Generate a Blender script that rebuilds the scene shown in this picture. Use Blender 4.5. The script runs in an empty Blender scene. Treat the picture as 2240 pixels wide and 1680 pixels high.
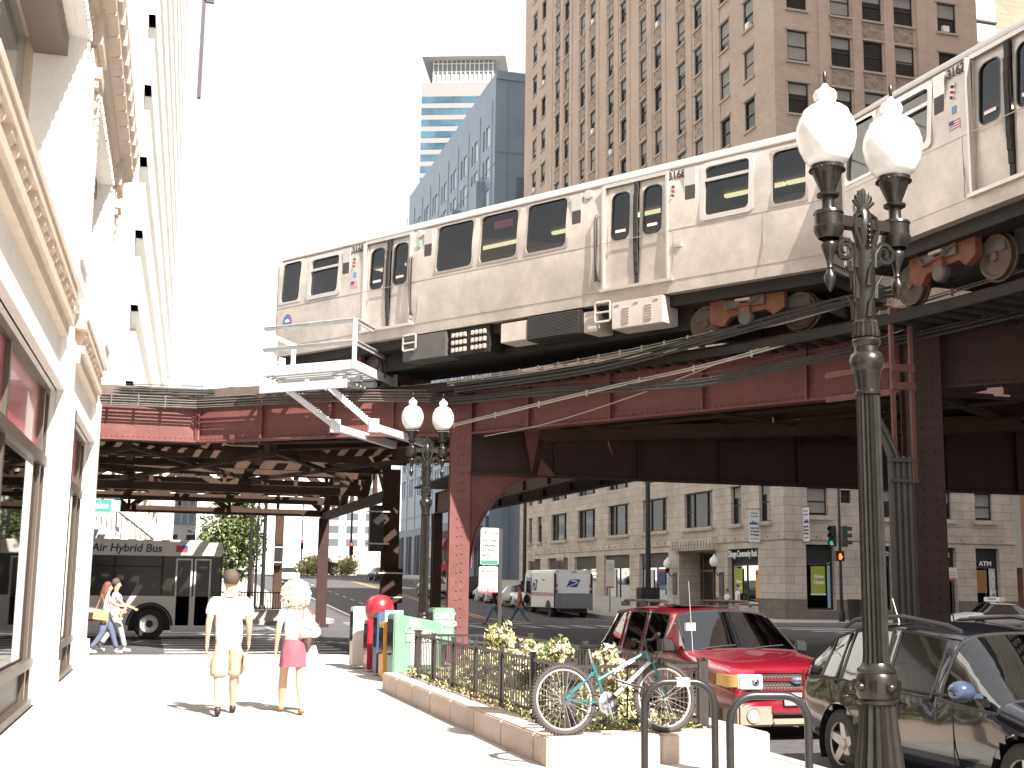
import bpy, bmesh, math, random
from mathutils import Vector, Matrix, noise
R_ = math.radians
rnd = random.Random(7)
sc = bpy.context.scene
COL = sc.collection
# ---------------- camera ----------------
f_px, YAW, PIT, ROL, H = 2733.0, R_(16.1), R_(9.08), .0135, 1.66
F = Vector((math.sin(YAW)*math.cos(PIT), math.cos(YAW)*math.cos(PIT), math.sin(PIT)))
R0 = Vector((math.cos(YAW), -math.sin(YAW), 0)); U0 = R0.cross(F)
Rt = R0*math.cos(ROL)+U0*math.sin(ROL); Up = -R0*math.sin(ROL)+U0*math.cos(ROL)
cd = bpy.data.cameras.new('camera'); cam = bpy.data.objects.new('camera', cd); COL.objects.link(cam)
M = Matrix((Rt, Up, -F)).transposed().to_4x4(); M.translation = (0, 0, H); cam.matrix_world = M
cd.sensor_width = 36; cd.lens = f_px/2240*36; cd.clip_end = 3000; cd.clip_start = .1
sc.camera = cam
# ---------------- sky, sun, exposure ----------------
SUN_AZ, SUN_EL = R_(163), R_(44.5)          # clockwise from +Y
sd = Vector((math.sin(SUN_AZ)*math.cos(SUN_EL), math.cos(SUN_AZ)*math.cos(SUN_EL), math.sin(SUN_EL)))
w = bpy.data.worlds.new('World'); sc.world = w; w.use_nodes = True
nt = w.node_tree; nt.nodes.clear()
sky = nt.nodes.new('ShaderNodeTexSky'); sky.sky_type = 'NISHITA'; sky.sun_disc = False
sky.sun_elevation = SUN_EL; sky.sun_rotation = SUN_AZ; sky.dust_density = 3.0; sky.air_density = 1.0; sky.ozone_density = .6
bg = nt.nodes.new('ShaderNodeBackground'); bg.inputs[1].default_value = .11
hazy = nt.nodes.new('ShaderNodeMix'); hazy.data_type = 'RGBA'; hazy.inputs[0].default_value = .86
hazy.inputs[7].default_value = (3.5, 3.52, 3.55, 1)    # thin bright summer haze over the whole sky
nt.links.new(sky.outputs[0], hazy.inputs[6]); nt.links.new(hazy.outputs[2], bg.inputs[0])
ow = nt.nodes.new('ShaderNodeOutputWorld'); nt.links.new(bg.outputs[0], ow.inputs[0])
sl = bpy.data.lights.new('sun', 'SUN'); sl.energy = 4.9; sl.angle = R_(.5); sl.color = (1, .95, .88)
so = bpy.data.objects.new('sun', sl); COL.objects.link(so); so.rotation_euler = sd.to_track_quat('Z', 'Y').to_euler(); so.location = (0, 0, 60)
sc.view_settings.view_transform = 'Standard'; sc.view_settings.look = 'None'
sc.view_settings.exposure = 1.58; sc.view_settings.gamma = 1.0
sc.render.engine = 'CYCLES'
sc.cycles.max_bounces = 8; sc.cycles.transparent_max_bounces = 12; sc.cycles.glossy_bounces = 4; sc.cycles.diffuse_bounces = 4
sc.cycles.sample_clamp_indirect = 8; sc.cycles.use_denoising = True
# ---------------- helpers ----------------
def tag(o, label=None, cat=None, group=None, kind=None):
    if label: o['label'] = label
    if cat: o['category'] = cat
    if group: o['group'] = group
    if kind: o['kind'] = kind
    return o
def empty(name, loc=(0, 0, 0), rz=0, label=None, cat=None, group=None):
    o = bpy.data.objects.new(name, None); COL.objects.link(o); o.location = loc; o.rotation_euler = (0, 0, rz)
    o.empty_display_size = .2
    return tag(o, label, cat, group)
def copy_tree(o, parent=None):
    c = o.copy(); COL.objects.link(c); c.parent = parent
    for ch in list(o.children): copy_tree(ch, c)
    return c
def rootmat(o):
    while o.parent: o = o.parent
    return Matrix.Translation(o.location) @ o.rotation_euler.to_matrix().to_4x4() @ Matrix.Diagonal((*o.scale, 1))
MATS = {}
def mat(name, col, rough=.6, metal=0., n=None, bump=None, spec=.5, coat=0, emit=None, alpha=None, n2=None):
    if name in MATS: return MATS[name]
    m = bpy.data.materials.new(name); m.use_nodes = True; t = m.node_tree; b = t.nodes['Principled BSDF']
    b.inputs['Base Color'].default_value = (*col, 1); b.inputs['Roughness'].default_value = rough; b.inputs['Metallic'].default_value = metal
    b.inputs['Specular IOR Level'].default_value = spec
    if coat: b.inputs['Coat Weight'].default_value = coat; b.inputs['Coat Roughness'].default_value = .04
    if emit: b.inputs['Emission Color'].default_value = (*emit[0], 1); b.inputs['Emission Strength'].default_value = emit[1]
    tc = t.nodes.new('ShaderNodeTexCoord')
    src = None
    for (sc_, amt) in [x for x in (n, n2) if x]:
        no = t.nodes.new('ShaderNodeTexNoise'); no.inputs['Scale'].default_value = sc_; no.inputs['Detail'].default_value = 6; no.inputs['Roughness'].default_value = .65
        t.links.new(tc.outputs['Object'], no.inputs['Vector'])
        mr = t.nodes.new('ShaderNodeMapRange'); mr.inputs[1].default_value = .3; mr.inputs[2].default_value = .7
        mr.inputs[3].default_value = 1-amt; mr.inputs[4].default_value = 1+amt*.6
        t.links.new(no.outputs[0], mr.inputs[0])
        mx = t.nodes.new('ShaderNodeMix'); mx.data_type = 'RGBA'; mx.blend_type = 'MULTIPLY'; mx.inputs[0].default_value = 1
        if src: t.links.new(src, mx.inputs[6])
        else: mx.inputs[6].default_value = (*col, 1)
        t.links.new(mr.outputs[0], mx.inputs[7]); src = mx.outputs[2]
        t.links.new(src, b.inputs['Base Color'])
    if bump:
        no = t.nodes.new('ShaderNodeTexNoise'); no.inputs['Scale'].default_value = bump[0]; no.inputs['Detail'].default_value = 5
        t.links.new(tc.outputs['Object'], no.inputs['Vector'])
        bu = t.nodes.new('ShaderNodeBump'); bu.inputs['Strength'].default_value = bump[1]; bu.inputs['Distance'].default_value = .02
        t.links.new(no.outputs[0], bu.inputs['Height']); t.links.new(bu.outputs[0], b.inputs['Normal'])
    MATS[name] = m; return m
def matblocks(name, c1, c2, mortar, bw, bh, ms=.02, rough=.8, stain=.25, sscale=.35, bump=.3):
    m = bpy.data.materials.new(name); m.use_nodes = True; t = m.node_tree; b = t.nodes['Principled BSDF']
    b.inputs['Roughness'].default_value = rough; b.inputs['Specular IOR Level'].default_value = .25
    tc = t.nodes.new('ShaderNodeTexCoord'); sx = t.nodes.new('ShaderNodeSeparateXYZ'); t.links.new(tc.outputs['Object'], sx.inputs[0])
    ad = t.nodes.new('ShaderNodeMath'); ad.operation = 'ADD'; t.links.new(sx.outputs[0], ad.inputs[0]); t.links.new(sx.outputs[1], ad.inputs[1])
    cx = t.nodes.new('ShaderNodeCombineXYZ'); t.links.new(ad.outputs[0], cx.inputs[0]); t.links.new(sx.outputs[2], cx.inputs[1])
    br = t.nodes.new('ShaderNodeTexBrick'); t.links.new(cx.outputs[0], br.inputs['Vector'])
    br.inputs['Color1'].default_value = (*c1, 1); br.inputs['Color2'].default_value = (*c2, 1); br.inputs['Mortar'].default_value = (*mortar, 1)
    br.inputs['Scale'].default_value = 1; br.inputs['Brick Width'].default_value = bw; br.inputs['Row Height'].default_value = bh
    br.inputs['Mortar Size'].default_value = ms; br.inputs['Bias'].default_value = -.1
    no = t.nodes.new('ShaderNodeTexNoise'); no.inputs['Scale'].default_value = sscale; no.inputs['Detail'].default_value = 8; no.inputs['Roughness'].default_value = .7
    t.links.new(tc.outputs['Object'], no.inputs['Vector'])
    mr = t.nodes.new('ShaderNodeMapRange'); mr.inputs[1].default_value = .3; mr.inputs[2].default_value = .7; mr.inputs[3].default_value = 1-stain; mr.inputs[4].default_value = 1+stain*.6
    t.links.new(no.outputs[0], mr.inputs[0])
    mx = t.nodes.new('ShaderNodeMix'); mx.data_type = 'RGBA'; mx.blend_type = 'MULTIPLY'; mx.inputs[0].default_value = 1
    t.links.new(br.outputs[0], mx.inputs[6]); t.links.new(mr.outputs[0], mx.inputs[7]); t.links.new(mx.outputs[2], b.inputs['Base Color'])
    if bump:
        bu = t.nodes.new('ShaderNodeBump'); bu.inputs['Strength'].default_value = bump; bu.inputs['Distance'].default_value = .01; bu.invert = True
        t.links.new(br.outputs[1], bu.inputs['Height']); t.links.new(bu.outputs[0], b.inputs['Normal'])
    MATS[name] = m; return m
def glassmat(name, tint=(.35, .38, .38), fac=.12, rough=.02, refl=(1, 1, 1), ior=1.45):
    """see-through pane: tinted transmission plus a fresnel reflection"""
    m = bpy.data.materials.new(name); m.use_nodes = True; t = m.node_tree; t.nodes.clear()
    o = t.nodes.new('ShaderNodeOutputMaterial'); mx = t.nodes.new('ShaderNodeMixShader')
    tr = t.nodes.new('ShaderNodeBsdfTransparent'); tr.inputs[0].default_value = (*tint, 1)
    gl = t.nodes.new('ShaderNodeBsdfGlossy'); gl.inputs['Roughness'].default_value = rough; gl.inputs[0].default_value = (*refl, 1)
    lw = t.nodes.new('ShaderNodeFresnel'); lw.inputs[0].default_value = ior
    ad = t.nodes.new('ShaderNodeMath'); ad.operation = 'ADD'; ad.use_clamp = True; ad.inputs[1].default_value = fac
    t.links.new(lw.outputs[0], ad.inputs[0]); t.links.new(ad.outputs[0], mx.inputs[0])
    t.links.new(tr.outputs[0], mx.inputs[1]); t.links.new(gl.outputs[0], mx.inputs[2]); t.links.new(mx.outputs[0], o.inputs[0])
    MATS[name] = m; return m
class MB:
    def __init__(s): s.v = []; s.f = []; s.m = []; s.T = None
    def add(s, vs, fs, mi=0):
        k = len(s.v)
        if s.T is not None: vs = [tuple(s.T @ Vector(v)) for v in vs]
        s.v += [tuple(v) for v in vs]; s.f += [tuple(i+k for i in f) for f in fs]; s.m += [mi]*len(fs)
    def box(s, a, b, mi=0):
        x0, y0, z0 = a; x1, y1, z1 = b
        s.add([(x0, y0, z0), (x1, y0, z0), (x1, y1, z0), (x0, y1, z0), (x0, y0, z1), (x1, y0, z1), (x1, y1, z1), (x0, y1, z1)],
              [(0, 3, 2, 1), (4, 5, 6, 7), (0, 1, 5, 4), (1, 2, 6, 5), (2, 3, 7, 6), (3, 0, 4, 7)], mi)
    def bar(s, p, q, w, h, mi=0, up=(0, 0, 1)):
        p = Vector(p); q = Vector(q); d = (q-p)
        if d.length < 1e-6: return
        d.normalize(); u = Vector(up)
        if abs(d.dot(u)) > .98: u = Vector((1, 0, 0))
        r = d.cross(u).normalized()*w/2; t = r.cross(d).normalized()*h/2
        vs = [c+a*r+b*t for c in (p, q) for a, b in ((-1, -1), (1, -1), (1, 1), (-1, 1))]
        s.add(vs, [(0, 1, 2, 3), (7, 6, 5, 4), (0, 4, 5, 1), (1, 5, 6, 2), (2, 6, 7, 3), (3, 7, 4, 0)], mi)
    def tube(s, pts, r, n=8, mi=0, cap=True, closed=False):
        pts = [Vector(p) for p in pts]; L = len(pts); rs = r if isinstance(r, (list, tuple)) else [r]*L
        vs = []; prev = None
        for i, p in enumerate(pts):
            if closed: d = pts[(i+1) % L]-pts[i-1]
            else: d = (pts[min(i+1, L-1)]-pts[max(i-1, 0)])
            d.normalize()
            if prev is None:
                a = Vector((0, 0, 1)) if abs(d.z) < .9 else Vector((1, 0, 0)); x = d.cross(a).normalized()
            else: x = (prev-d*prev.dot(d)).normalized()
            prev = x; y = d.cross(x)
            for k in range(n):
                t = 2*math.pi*k/n; vs.append(p+(x*math.cos(t)+y*math.sin(t))*rs[i])
        fs = []
        for i in range(L if closed else L-1):
            j = (i+1) % L
            for k in range(n): fs.append((i*n+k, i*n+(k+1) % n, j*n+(k+1) % n, j*n+k))
        if cap and not closed: fs += [tuple(range(n-1, -1, -1)), tuple((L-1)*n+k for k in range(n))]
        s.add(vs, fs, mi)
    def lathe(s, prof, c=(0, 0, 0), n=24, mi=0, axis='z', flute=0, fn=0, cap=True):
        vs = []; c = Vector(c)
        for (r, z) in prof:
            for k in range(n):
                t = 2*math.pi*k/n; rr = r*(1-flute*abs(math.sin(t*fn/2))) if fn else r
                a, b = rr*math.cos(t), rr*math.sin(t)
                vs.append(c+Vector((a, b, z) if axis == 'z' else ((z, a, b) if axis == 'x' else (a, z, b))))
        fs = []
        for i in range(len(prof)-1):
            for k in range(n): fs.append((i*n+k, i*n+(k+1) % n, (i+1)*n+(k+1) % n, (i+1)*n+k))
        if cap and prof[0][0] > 1e-4: fs.append(tuple(range(n-1, -1, -1)))
        if cap and prof[-1][0] > 1e-4: fs.append(tuple((len(prof)-1)*n+k for k in range(n)))
        s.add(vs, fs, mi)
    def prism(s, poly, a, b, axis='z', mi=0):
        n = len(poly)
        def P3(p, h): return (p[0], p[1], h) if axis == 'z' else ((h, p[0], p[1]) if axis == 'x' else (p[0], h, p[1]))
        vs = [P3(p, a) for p in poly]+[P3(p, b) for p in poly]
        s.add(vs, [tuple(range(n-1, -1, -1)), tuple(range(n, 2*n))]+[(i, (i+1) % n, n+(i+1) % n, n+i) for i in range(n)], mi)
    def quad(s, *p, mi=0): s.add(p, [tuple(range(len(p)))], mi)
    def ball(s, c, r, n=8, mi=0, sz=1):
        pr = [(r*math.sin(math.pi*i/n), -r*sz*math.cos(math.pi*i/n)) for i in range(n+1)]
        pr[0] = (0.0001*r, pr[0][1]); pr[-1] = (0.0001*r, pr[-1][1]); s.lathe(pr, c, max(6, n+2), mi)
    def build(s, name, mats, parent=None, smooth=None, world=False, bevel=0, weld=False):
        me = bpy.data.meshes.new(name); me.from_pydata(s.v, [], s.f)
        if not isinstance(mats, (list, tuple)): mats = [mats]
        for m in mats: me.materials.append(MATS[m] if isinstance(m, str) else m)
        me.polygons.foreach_set('material_index', s.m)
        bm = bmesh.new(); bm.from_mesh(me)
        if weld or bevel or smooth: bmesh.ops.remove_doubles(bm, verts=bm.verts, dist=1e-4)
        if bevel:
            bmesh.ops.recalc_face_normals(bm, faces=bm.faces)
            es = [e for e in bm.edges if len(e.link_faces) == 2 and e.calc_face_angle(0) > R_(28)]
            bmesh.ops.bevel(bm, geom=es, offset=bevel, segments=2, affect='EDGES', clamp_overlap=True)
        bmesh.ops.recalc_face_normals(bm, faces=bm.faces); bm.to_mesh(me); bm.free()
        if smooth:
            me.polygons.foreach_set('use_smooth', [True]*len(me.polygons)); me.set_sharp_from_angle(angle=R_(smooth))
        o = bpy.data.objects.new(name, me); COL.objects.link(o)
        if parent is not None:
            o.parent = parent
            if world: me.transform(rootmat(parent).inverted())
        return o
def lerp(a, b, t): return a+(b-a)*t
def text_obj(s, size, mt, parent=None, M4=None, name='lettering', ext=.004, align='CENTER', shear=0, bold=0, sx=1.0):
    cu = bpy.data.curves.new('txt', 'FONT'); cu.body = s; cu.size = size; cu.extrude = ext; cu.align_x = align; cu.align_y = 'CENTER'
    cu.shear = shear; cu.offset = bold; cu.resolution_u = 3
    o = bpy.data.objects.new('txt', cu); COL.objects.link(o)
    dg = bpy.context.evaluated_depsgraph_get(); me = bpy.data.meshes.new_from_object(o.evaluated_get(dg))
    bpy.data.objects.remove(o); bpy.data.curves.remove(cu)
    me.materials.clear(); me.materials.append(MATS[mt] if isinstance(mt, str) else mt)
    for p in me.polygons: p.material_index = 0
    if sx != 1: me.transform(Matrix.Diagonal((sx, 1, 1, 1)))
    if M4 is not None: me.transform(M4)
    r = bpy.data.objects.new(name, me); COL.objects.link(r)
    if parent: r.parent = parent
    return r
def MU(o, u, n=None):
    """matrix: local x -> u (2D), local y -> +z, local z -> outward normal"""
    u = Vector((u[0], u[1], 0)).normalized(); z = Vector((0, 0, 1)); nn = u.cross(z)
    m = Matrix((u, z, nn)).transposed().to_4x4(); m.translation = o; return m
def prof(y):
    if y < 66: return 0.
    if y < 112: return .042*(y-66)
    if y < 150: return 1.932+.016*(y-112)
    return 2.54
def skin_mesh(name, verts, edges, radii, mats, parent=None, sub=1, world=False, root=0):
    me = bpy.data.meshes.new(name); me.from_pydata(verts, edges, [])
    o = bpy.data.objects.new(name, me); COL.objects.link(o)
    sk = o.modifiers.new('s', 'SKIN'); sk.use_smooth_shade = True; sk.branch_smoothing = .5
    for i, r in enumerate(radii):
        v = me.skin_vertices[0].data[i]; v.radius = r if isinstance(r, (tuple, list)) else (r, r); v.use_root = (i == root)
    if sub: ss = o.modifiers.new('u', 'SUBSURF'); ss.levels = sub; ss.render_levels = sub
    dg = bpy.context.evaluated_depsgraph_get(); m2 = bpy.data.meshes.new_from_object(o.evaluated_get(dg))
    bpy.data.objects.remove(o); bpy.data.meshes.remove(me)
    m2.name = name; m2.materials.clear()
    for m in (mats if isinstance(mats, (list, tuple)) else [mats]): m2.materials.append(MATS[m] if isinstance(m, str) else m)
    m2.polygons.foreach_set('use_smooth', [True]*len(m2.polygons)); m2.polygons.foreach_set('material_index', [0]*len(m2.polygons))
    r = bpy.data.objects.new(name, m2); COL.objects.link(r)
    if parent:
        r.parent = parent
        if world: m2.transform(rootmat(parent).inverted())
    return r
# ---------------- shared materials ----------------
mat('asphalt', (.10, .094, .098), .85, n=(.5, .25), n2=(14, .35), bump=(60, .3), spec=.3)
mat('concrete', (.46, .44, .41), .85, n=(.6, .12), n2=(9, .12), bump=(40, .15), spec=.3)
mat('kerb', (.34, .32, .30), .8, n=(3, .2))
mat('roadpaint', (.62, .61, .6), .7, n=(2.5, .35), n2=(20, .4))
mat('yellowpaint', (.62, .38, .10), .7, n=(2, .3))
mat('maroon', (.165, .056, .051), .55, n=(1.3, .22), n2=(11, .18), spec=.5)
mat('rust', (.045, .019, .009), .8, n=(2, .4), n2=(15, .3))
mat('tie', (.028, .021, .017), .9, n=(4, .4))
mat('steel_rail', (.25, .22, .2), .35, 1.)
mat('blackiron', (.018, .016, .015), .28, .55, n=(6, .3), bump=(30, .05))
mat('blackpaint', (.02, .019, .019), .35, n=(8, .3))
mat('darkmetal', (.045, .04, .038), .5, .3)
mat('galv', (.62, .62, .63), .45, .35, n=(5, .15))
mat('whitepaint', (.8, .79, .77), .4)
mat('white', (.8, .8, .8), .6)
mat('black', (.012, .012, .012), .5)
mat('rubber', (.022, .021, .021), .75, n=(20, .2))
mat('chrome', (.7, .7, .7), .12, 1.)
mat('alloy', (.62, .6, .58), .3, .25)
mat('dirt', (.07, .05, .035), .95, n=(8, .4))
mat('redlight', (.5, .02, .02), .2)
mat('interior', (.05, .045, .042), .7)
glassmat('carglass', (.22, .25, .24), .02)
mat('blueink', (.03, .05, .25), .5)
mat('unusedgreen', (.10, .27, .18), .4, n=(6, .12))
# ================= ground, road, pavements =================
KW, KE, KS, KN = 6.2, 24.3, 29.3, 54.6      # kerb lines: Wells-like street west/east, cross street south/north
ys = [-60, 0, 20, 40, 60, 66, 72, 80, 90, 100, 112, 120, 130, 140, 150, 200, 400, 1500]
def sheet(name, xs, ys, dz, m, kind='structure'):
    b = MB(); vs = [(x, y, prof(y)+dz) for y in ys for x in xs]; n = len(xs)
    b.add(vs, [(j*n+i, j*n+i+1, (j+1)*n+i+1, (j+1)*n+i) for j in range(len(ys)-1) for i in range(n-1)])
    return tag(b.build(name, m), kind=kind)
sheet('ground', [-1500, -80, 0, 80, 1500], ys, -.30, 'dirt')
sheet('road', [-80, 0, 40, 120], [y for y in ys if y <= 200], -.16, 'asphalt')
def walk(name, poly, m='concrete', split=True, kerbw=.16):
    """raised pavement slab with a kerb stone round its edge; follows the rise of the street"""
    if max(p[1] for p in poly) <= 66:
        b = MB(); b.prism(poly, -.2, 0.0); o = tag(b.build(name, m), kind='structure')
    else:
        yy = sorted({min(p[1] for p in poly), 66, 72, 80, 90, 100, 112, 120, 130, 140, 150, max(p[1] for p in poly)})
        yy = [y for y in yy if min(p[1] for p in poly) <= y <= max(p[1] for p in poly)]
        x0, x1 = min(p[0] for p in poly), max(p[0] for p in poly); b = MB()
        vs = [(x, y, prof(y)+dz) for y in yy for x, dz in ((x0, -.2), (x0, 0), (x1, 0), (x1, -.2))]
        b.add(vs, [(j*4+i, j*4+i+1, j*4+5+i, j*4+4+i) for j in range(len(yy)-1) for i in range(3)]+[(0, 1, 2, 3)])
        o = tag(b.build(name, m), kind='structure')
    return o
def corner(cx, cy, r, a0, a1, n=8): return [(cx+r*math.cos(R_(lerp(a0, a1, i/n))), cy+r*math.sin(R_(lerp(a0, a1, i/n)))) for i in range(n+1)]
swp = [(-60, -60), (KW, -60)]+corner(KW-3, KS-3, 3, 0, 90)+[(-60, KS)]
walk('pavement', swp)
nwp = [(-60, KN-1)]+corner(8.2-3, KN-1+3, 3, -90, 0)+[(8.2, 66), (-60, 66)]
walk('pavement', nwp); walk('pavement', [(-60, 66.004), (8.2, 66.004), (8.2, 150), (-60, 150)])
nep = [(KE, 66), (100, 66), (100, KN)]+corner(KE+3, KN+3, 3, 270, 180)
walk('pavement', nep); walk('pavement', [(KE, 66.004), (100, 66.004), (100, 150), (KE, 150)])
sep = [(KE, -60), (100, -60), (100, KS)]+corner(KE+3, KS-3, 3, 90, 180)
walk('pavement', sep)
# kerb stones
def kerbline(pts, z=0.006):
    b = MB()
    for i in range(len(pts)-1):
        p, q = pts[i], pts[i+1]
        b.bar((p[0], p[1], prof(p[1])+z-.1), (q[0], q[1], prof(q[1])+z-.1), .16, .2)
    tag(b.build('kerb', 'kerb'), kind='structure')
kerbline([(KW-.07, -40)]+corner(KW-3, KS-3, 2.93, 0, 90)+[(-60, KS-.07)])
kerbline([(-60, KN-.93)]+corner(5.2, KN+2, 2.93, -90, 0)+[(8.13, 66), (8.13, 112), (8.13, 150)])
kerbline([(100, KN+.07)]+corner(KE+3, KN+3, 2.93, 270, 180)+[(KE+.07, 66), (KE+.07, 112), (KE+.07, 150)])
kerbline([(KE+.07, -40)]+corner(KE+3, KS-3, 2.93, 180, 90)+[(100, KS-.07)])
# joints scored in our pavement (thin dark sheet lines)
mat('joint', (.30, .27, .22), .9)
b = MB()
for x in (0.25, 1.8, 3.35): b.box((x-.006, -2, .0005), (x+.006, KS-.4, .004))
for k in range(22):
    y = -1+k*1.5
    if y < KS-.4: b.box((-1.1, y-.006, .0005), (6.0, y+.006, .0045))
tag(b.build('pavement_joints', 'joint'), kind='structure')
# painted markings
b = MB()
def stripe(x0, y0, x1, y1, w_, m=0, dz=-.155):
    n = max(1, int(abs(y1-y0)/6)); d = Vector((x1-x0, y1-y0, 0)).normalized(); nn = Vector((-d.y, d.x, 0))*w_/2
    for i in range(n):
        a = Vector((lerp(x0, x1, i/n), lerp(y0, y1, i/n), 0)); c = Vector((lerp(x0, x1, (i+1)/n), lerp(y0, y1, (i+1)/n), 0))
        b.quad(*[(p.x, p.y, prof(p.y)+dz) for p in (a-nn, c-nn, c+nn, a+nn)], mi=m)
for i in range(17):                                   # ladder bars across the cross street, west side
    y = 30.4+i*1.35
    if y < KN-1.8: stripe(.6, y, 5.2, y, .62)
for i in range(15):                                   # ladder bars across the main street, north side
    x = 8.9+i*1.2
    stripe(x, 51.0, x, 53.9, .42)
stripe(8.4, 50.7, 26, 50.7, .2); stripe(8.4, 54.2, 26, 54.2, .2)
for i in range(12): stripe(27.3, 31+i*1.9, 31.0, 31+i*1.9, .6)
stripe(8.6, 56.2, 17.2, 56.2, .5)
tag(b.build('crosswalk_paint', 'roadpaint'), kind='structure')
b = MB()
for y0, y1 in ((57, 66), (66, 112), (112, 150)):
    stripe(17.35, y0, 17.35, y1, .12, 0); stripe(17.7, y0, 17.7, y1, .12, 0)
tag(b.build('centre_line_paint', 'yellowpaint'), kind='structure')
b = MB()
for x in (13.0,):
    y = 57
    while y < 110: stripe(x, y, x, y+1.6, .12); y += 3.4
stripe(22.9, 57, 22.9, 66, .12); stripe(22.9, 66, 22.9, 110, .12); stripe(10.6, 57, 10.6, 66, .12); stripe(10.6, 66, 10.6, 105, .12)
for k in range(5): stripe(11.0+k*.15, 60+k*3, 13.0, 60.5+k*3, .14)
tag(b.build('lane_paint', 'roadpaint'), kind='structure')
# manhole cover at the bottom of the view
b = MB(); b.lathe([(.34, .002), (.34, .012), (.3, .014), (.3, .010), (.001, .011)], (3.05, 11.35, 0), 28)
o = b.build('manhole_cover', 'kerb', smooth=40); tag(o, 'round metal cover set flush in the pale pavement near the planter corner', 'manhole cover')
# ================= elevated railway =================
EL = empty('elevated_railway', (6.8, 27.9, 0), 0, 'dark red riveted steel elevated railway curving over the street corner', 'elevated railway')
def rivet(b, c, n, r=.028, mi=0):
    c = Vector(c); n = Vector(n).normalized(); a = Vector((0, 0, 1)) if abs(n.z) < .9 else Vector((1, 0, 0)); x = n.cross(a).normalized(); y = n.cross(x)
    vs = [c+(x*math.cos(t)+y*math.sin(t))*r for t in [k*math.pi/3 for k in range(6)]]
    v2 = [c+(x*math.cos(t)+y*math.sin(t))*r*.6+n*r*.6 for t in [k*math.pi/3 for k in range(6)]]
    b.add(vs+v2, [(k, (k+1) % 6, 6+(k+1) % 6, 6+k) for k in range(6)]+[(6, 7, 8, 9, 10, 11)], mi)
def girder(p, q, z0, z1, fl=.32, web=.03, step=1.55, name='girder', rivets=True, m='maroon', side=1, stiff=True):
    """plate girder from p to q (2D) with flanges, stiffeners and rivet rows; side: which face carries rivets"""
    b = MB(); P = Vector((*p, 0)); Q = Vector((*q, 0)); d = (Q-P); L = d.length; d.normalize(); n = Vector((d.y, -d.x, 0))*side
    up = Vector((0, 0, 1))
    b.bar(P+up*(z0+z1)/2, Q+up*(z0+z1)/2, web, z1-z0-.03)
    for z in (z0+.018, z1-.018): b.bar(P+up*z, Q+up*z, fl, .036)
    for z, s_ in ((z0+.10, 1), (z1-.10, 1)):            # flange angles against the web
        b.bar(P+up*z+n*.028, Q+up*z+n*.028, .022, .14)
    k = int(L/step)
    for i in range(k+1):
        c = P+d*(L*i/max(1, k)) if k else P
        if stiff:
            for s_ in (1, -1):
                e = c+n*s_*.07
                b.box2(e, d, n, up, .05, .11, z0+.04, z1-.04)
    if rivets:
        s_ = .125; m_ = int(L/s_)
        for i in range(m_):
            c = P+d*(s_*(i+.5))
            rivet(b, c+up*(z0+.10)+n*.041, n, .02); rivet(b, c+up*(z1-.10)+n*.041, n, .02)
        for i in range(k+1):
            c = P+d*(L*i/max(1, k))+d*.085
            j = z0+.25
            while j < z1-.22: rivet(b, c+up*j+n*.018, n, .02); j += .115
    return b.build(name, m, EL, world=True)
def box2(s, c, d, n, up, wd, wn, z0, z1, mi=0):
    vs = [c+d*a*wd/2+n*e*wn/2+up*z for z in (z0, z1) for a, e in ((-1, -1), (1, -1), (1, 1), (-1, 1))]
    s.add(vs, [(0, 3, 2, 1), (4, 5, 6, 7), (0, 1, 5, 4), (1, 2, 6, 5), (2, 3, 7, 6), (3, 0, 4, 7)], mi)
MB.box2 = box2
def offs(p, q, o):
    d = Vector((q[0]-p[0], q[1]-p[1])).normalized(); n = Vector((-d.y, d.x)); return (p[0]+n.x*o, p[1]+n.y*o), (q[0]+n.x*o, q[1]+n.y*o)
GA, GE, GB, GL = (6.76, 27.9), (12.65, 18.24), (1.09, 31.77), (-16, 32.6)
ZG0, ZG1 = 5.0, 6.05
GE2 = (GE[0]+.2, GE[1]-9.5)
mat('maroonshade', (.042, .015, .013), .6, n=(1.5, .3), n2=(12, .2))  # the maroon paint with shade put into its colour, for shadowed columns and girders
# outer (near) girders, left to right
girder(GL, GB, ZG0, ZG1, step=2.3); girder(GB, (4.04, 29.35), ZG0, ZG1, step=1.9)
girder((4.04, 29.35), GA, ZG0, ZG1, step=1.5); girder(GA, GE, ZG0, ZG1, step=1.9)
girder(GE, (GE[0]+5.2, GE[1]-6.4), 5.0, 6.4, step=1.6, m='maroonshade')
# inner girders and stringers (under the rails of both tracks)
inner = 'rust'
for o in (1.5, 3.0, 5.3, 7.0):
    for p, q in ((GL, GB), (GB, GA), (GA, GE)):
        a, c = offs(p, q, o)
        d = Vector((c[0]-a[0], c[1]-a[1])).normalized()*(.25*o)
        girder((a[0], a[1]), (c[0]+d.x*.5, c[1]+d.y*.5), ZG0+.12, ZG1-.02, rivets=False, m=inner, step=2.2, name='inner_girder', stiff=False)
mat('maroonshade', (.042, .015, .013), .6, n=(1.5, .3), n2=(12, .2))
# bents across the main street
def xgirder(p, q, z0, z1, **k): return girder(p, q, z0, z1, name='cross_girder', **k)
xgirder((6.9, 27.55), (25.6, 27.25), 4.1, 5.75, fl=.4, step=1.9, m='maroonshade')
xgirder((GE[0]+.1, GE[1]+.3), (25.6, GE[1]+.0), 5.0, 6.3, fl=.36, rivets=False, step=2.4, m='maroonshade')
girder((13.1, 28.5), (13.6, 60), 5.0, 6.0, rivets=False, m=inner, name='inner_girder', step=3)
girder((15.0, 27.5), (15.0, 60), 5.0, 6.0, rivets=False, m=inner, name='inner_girder', step=3)
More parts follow.
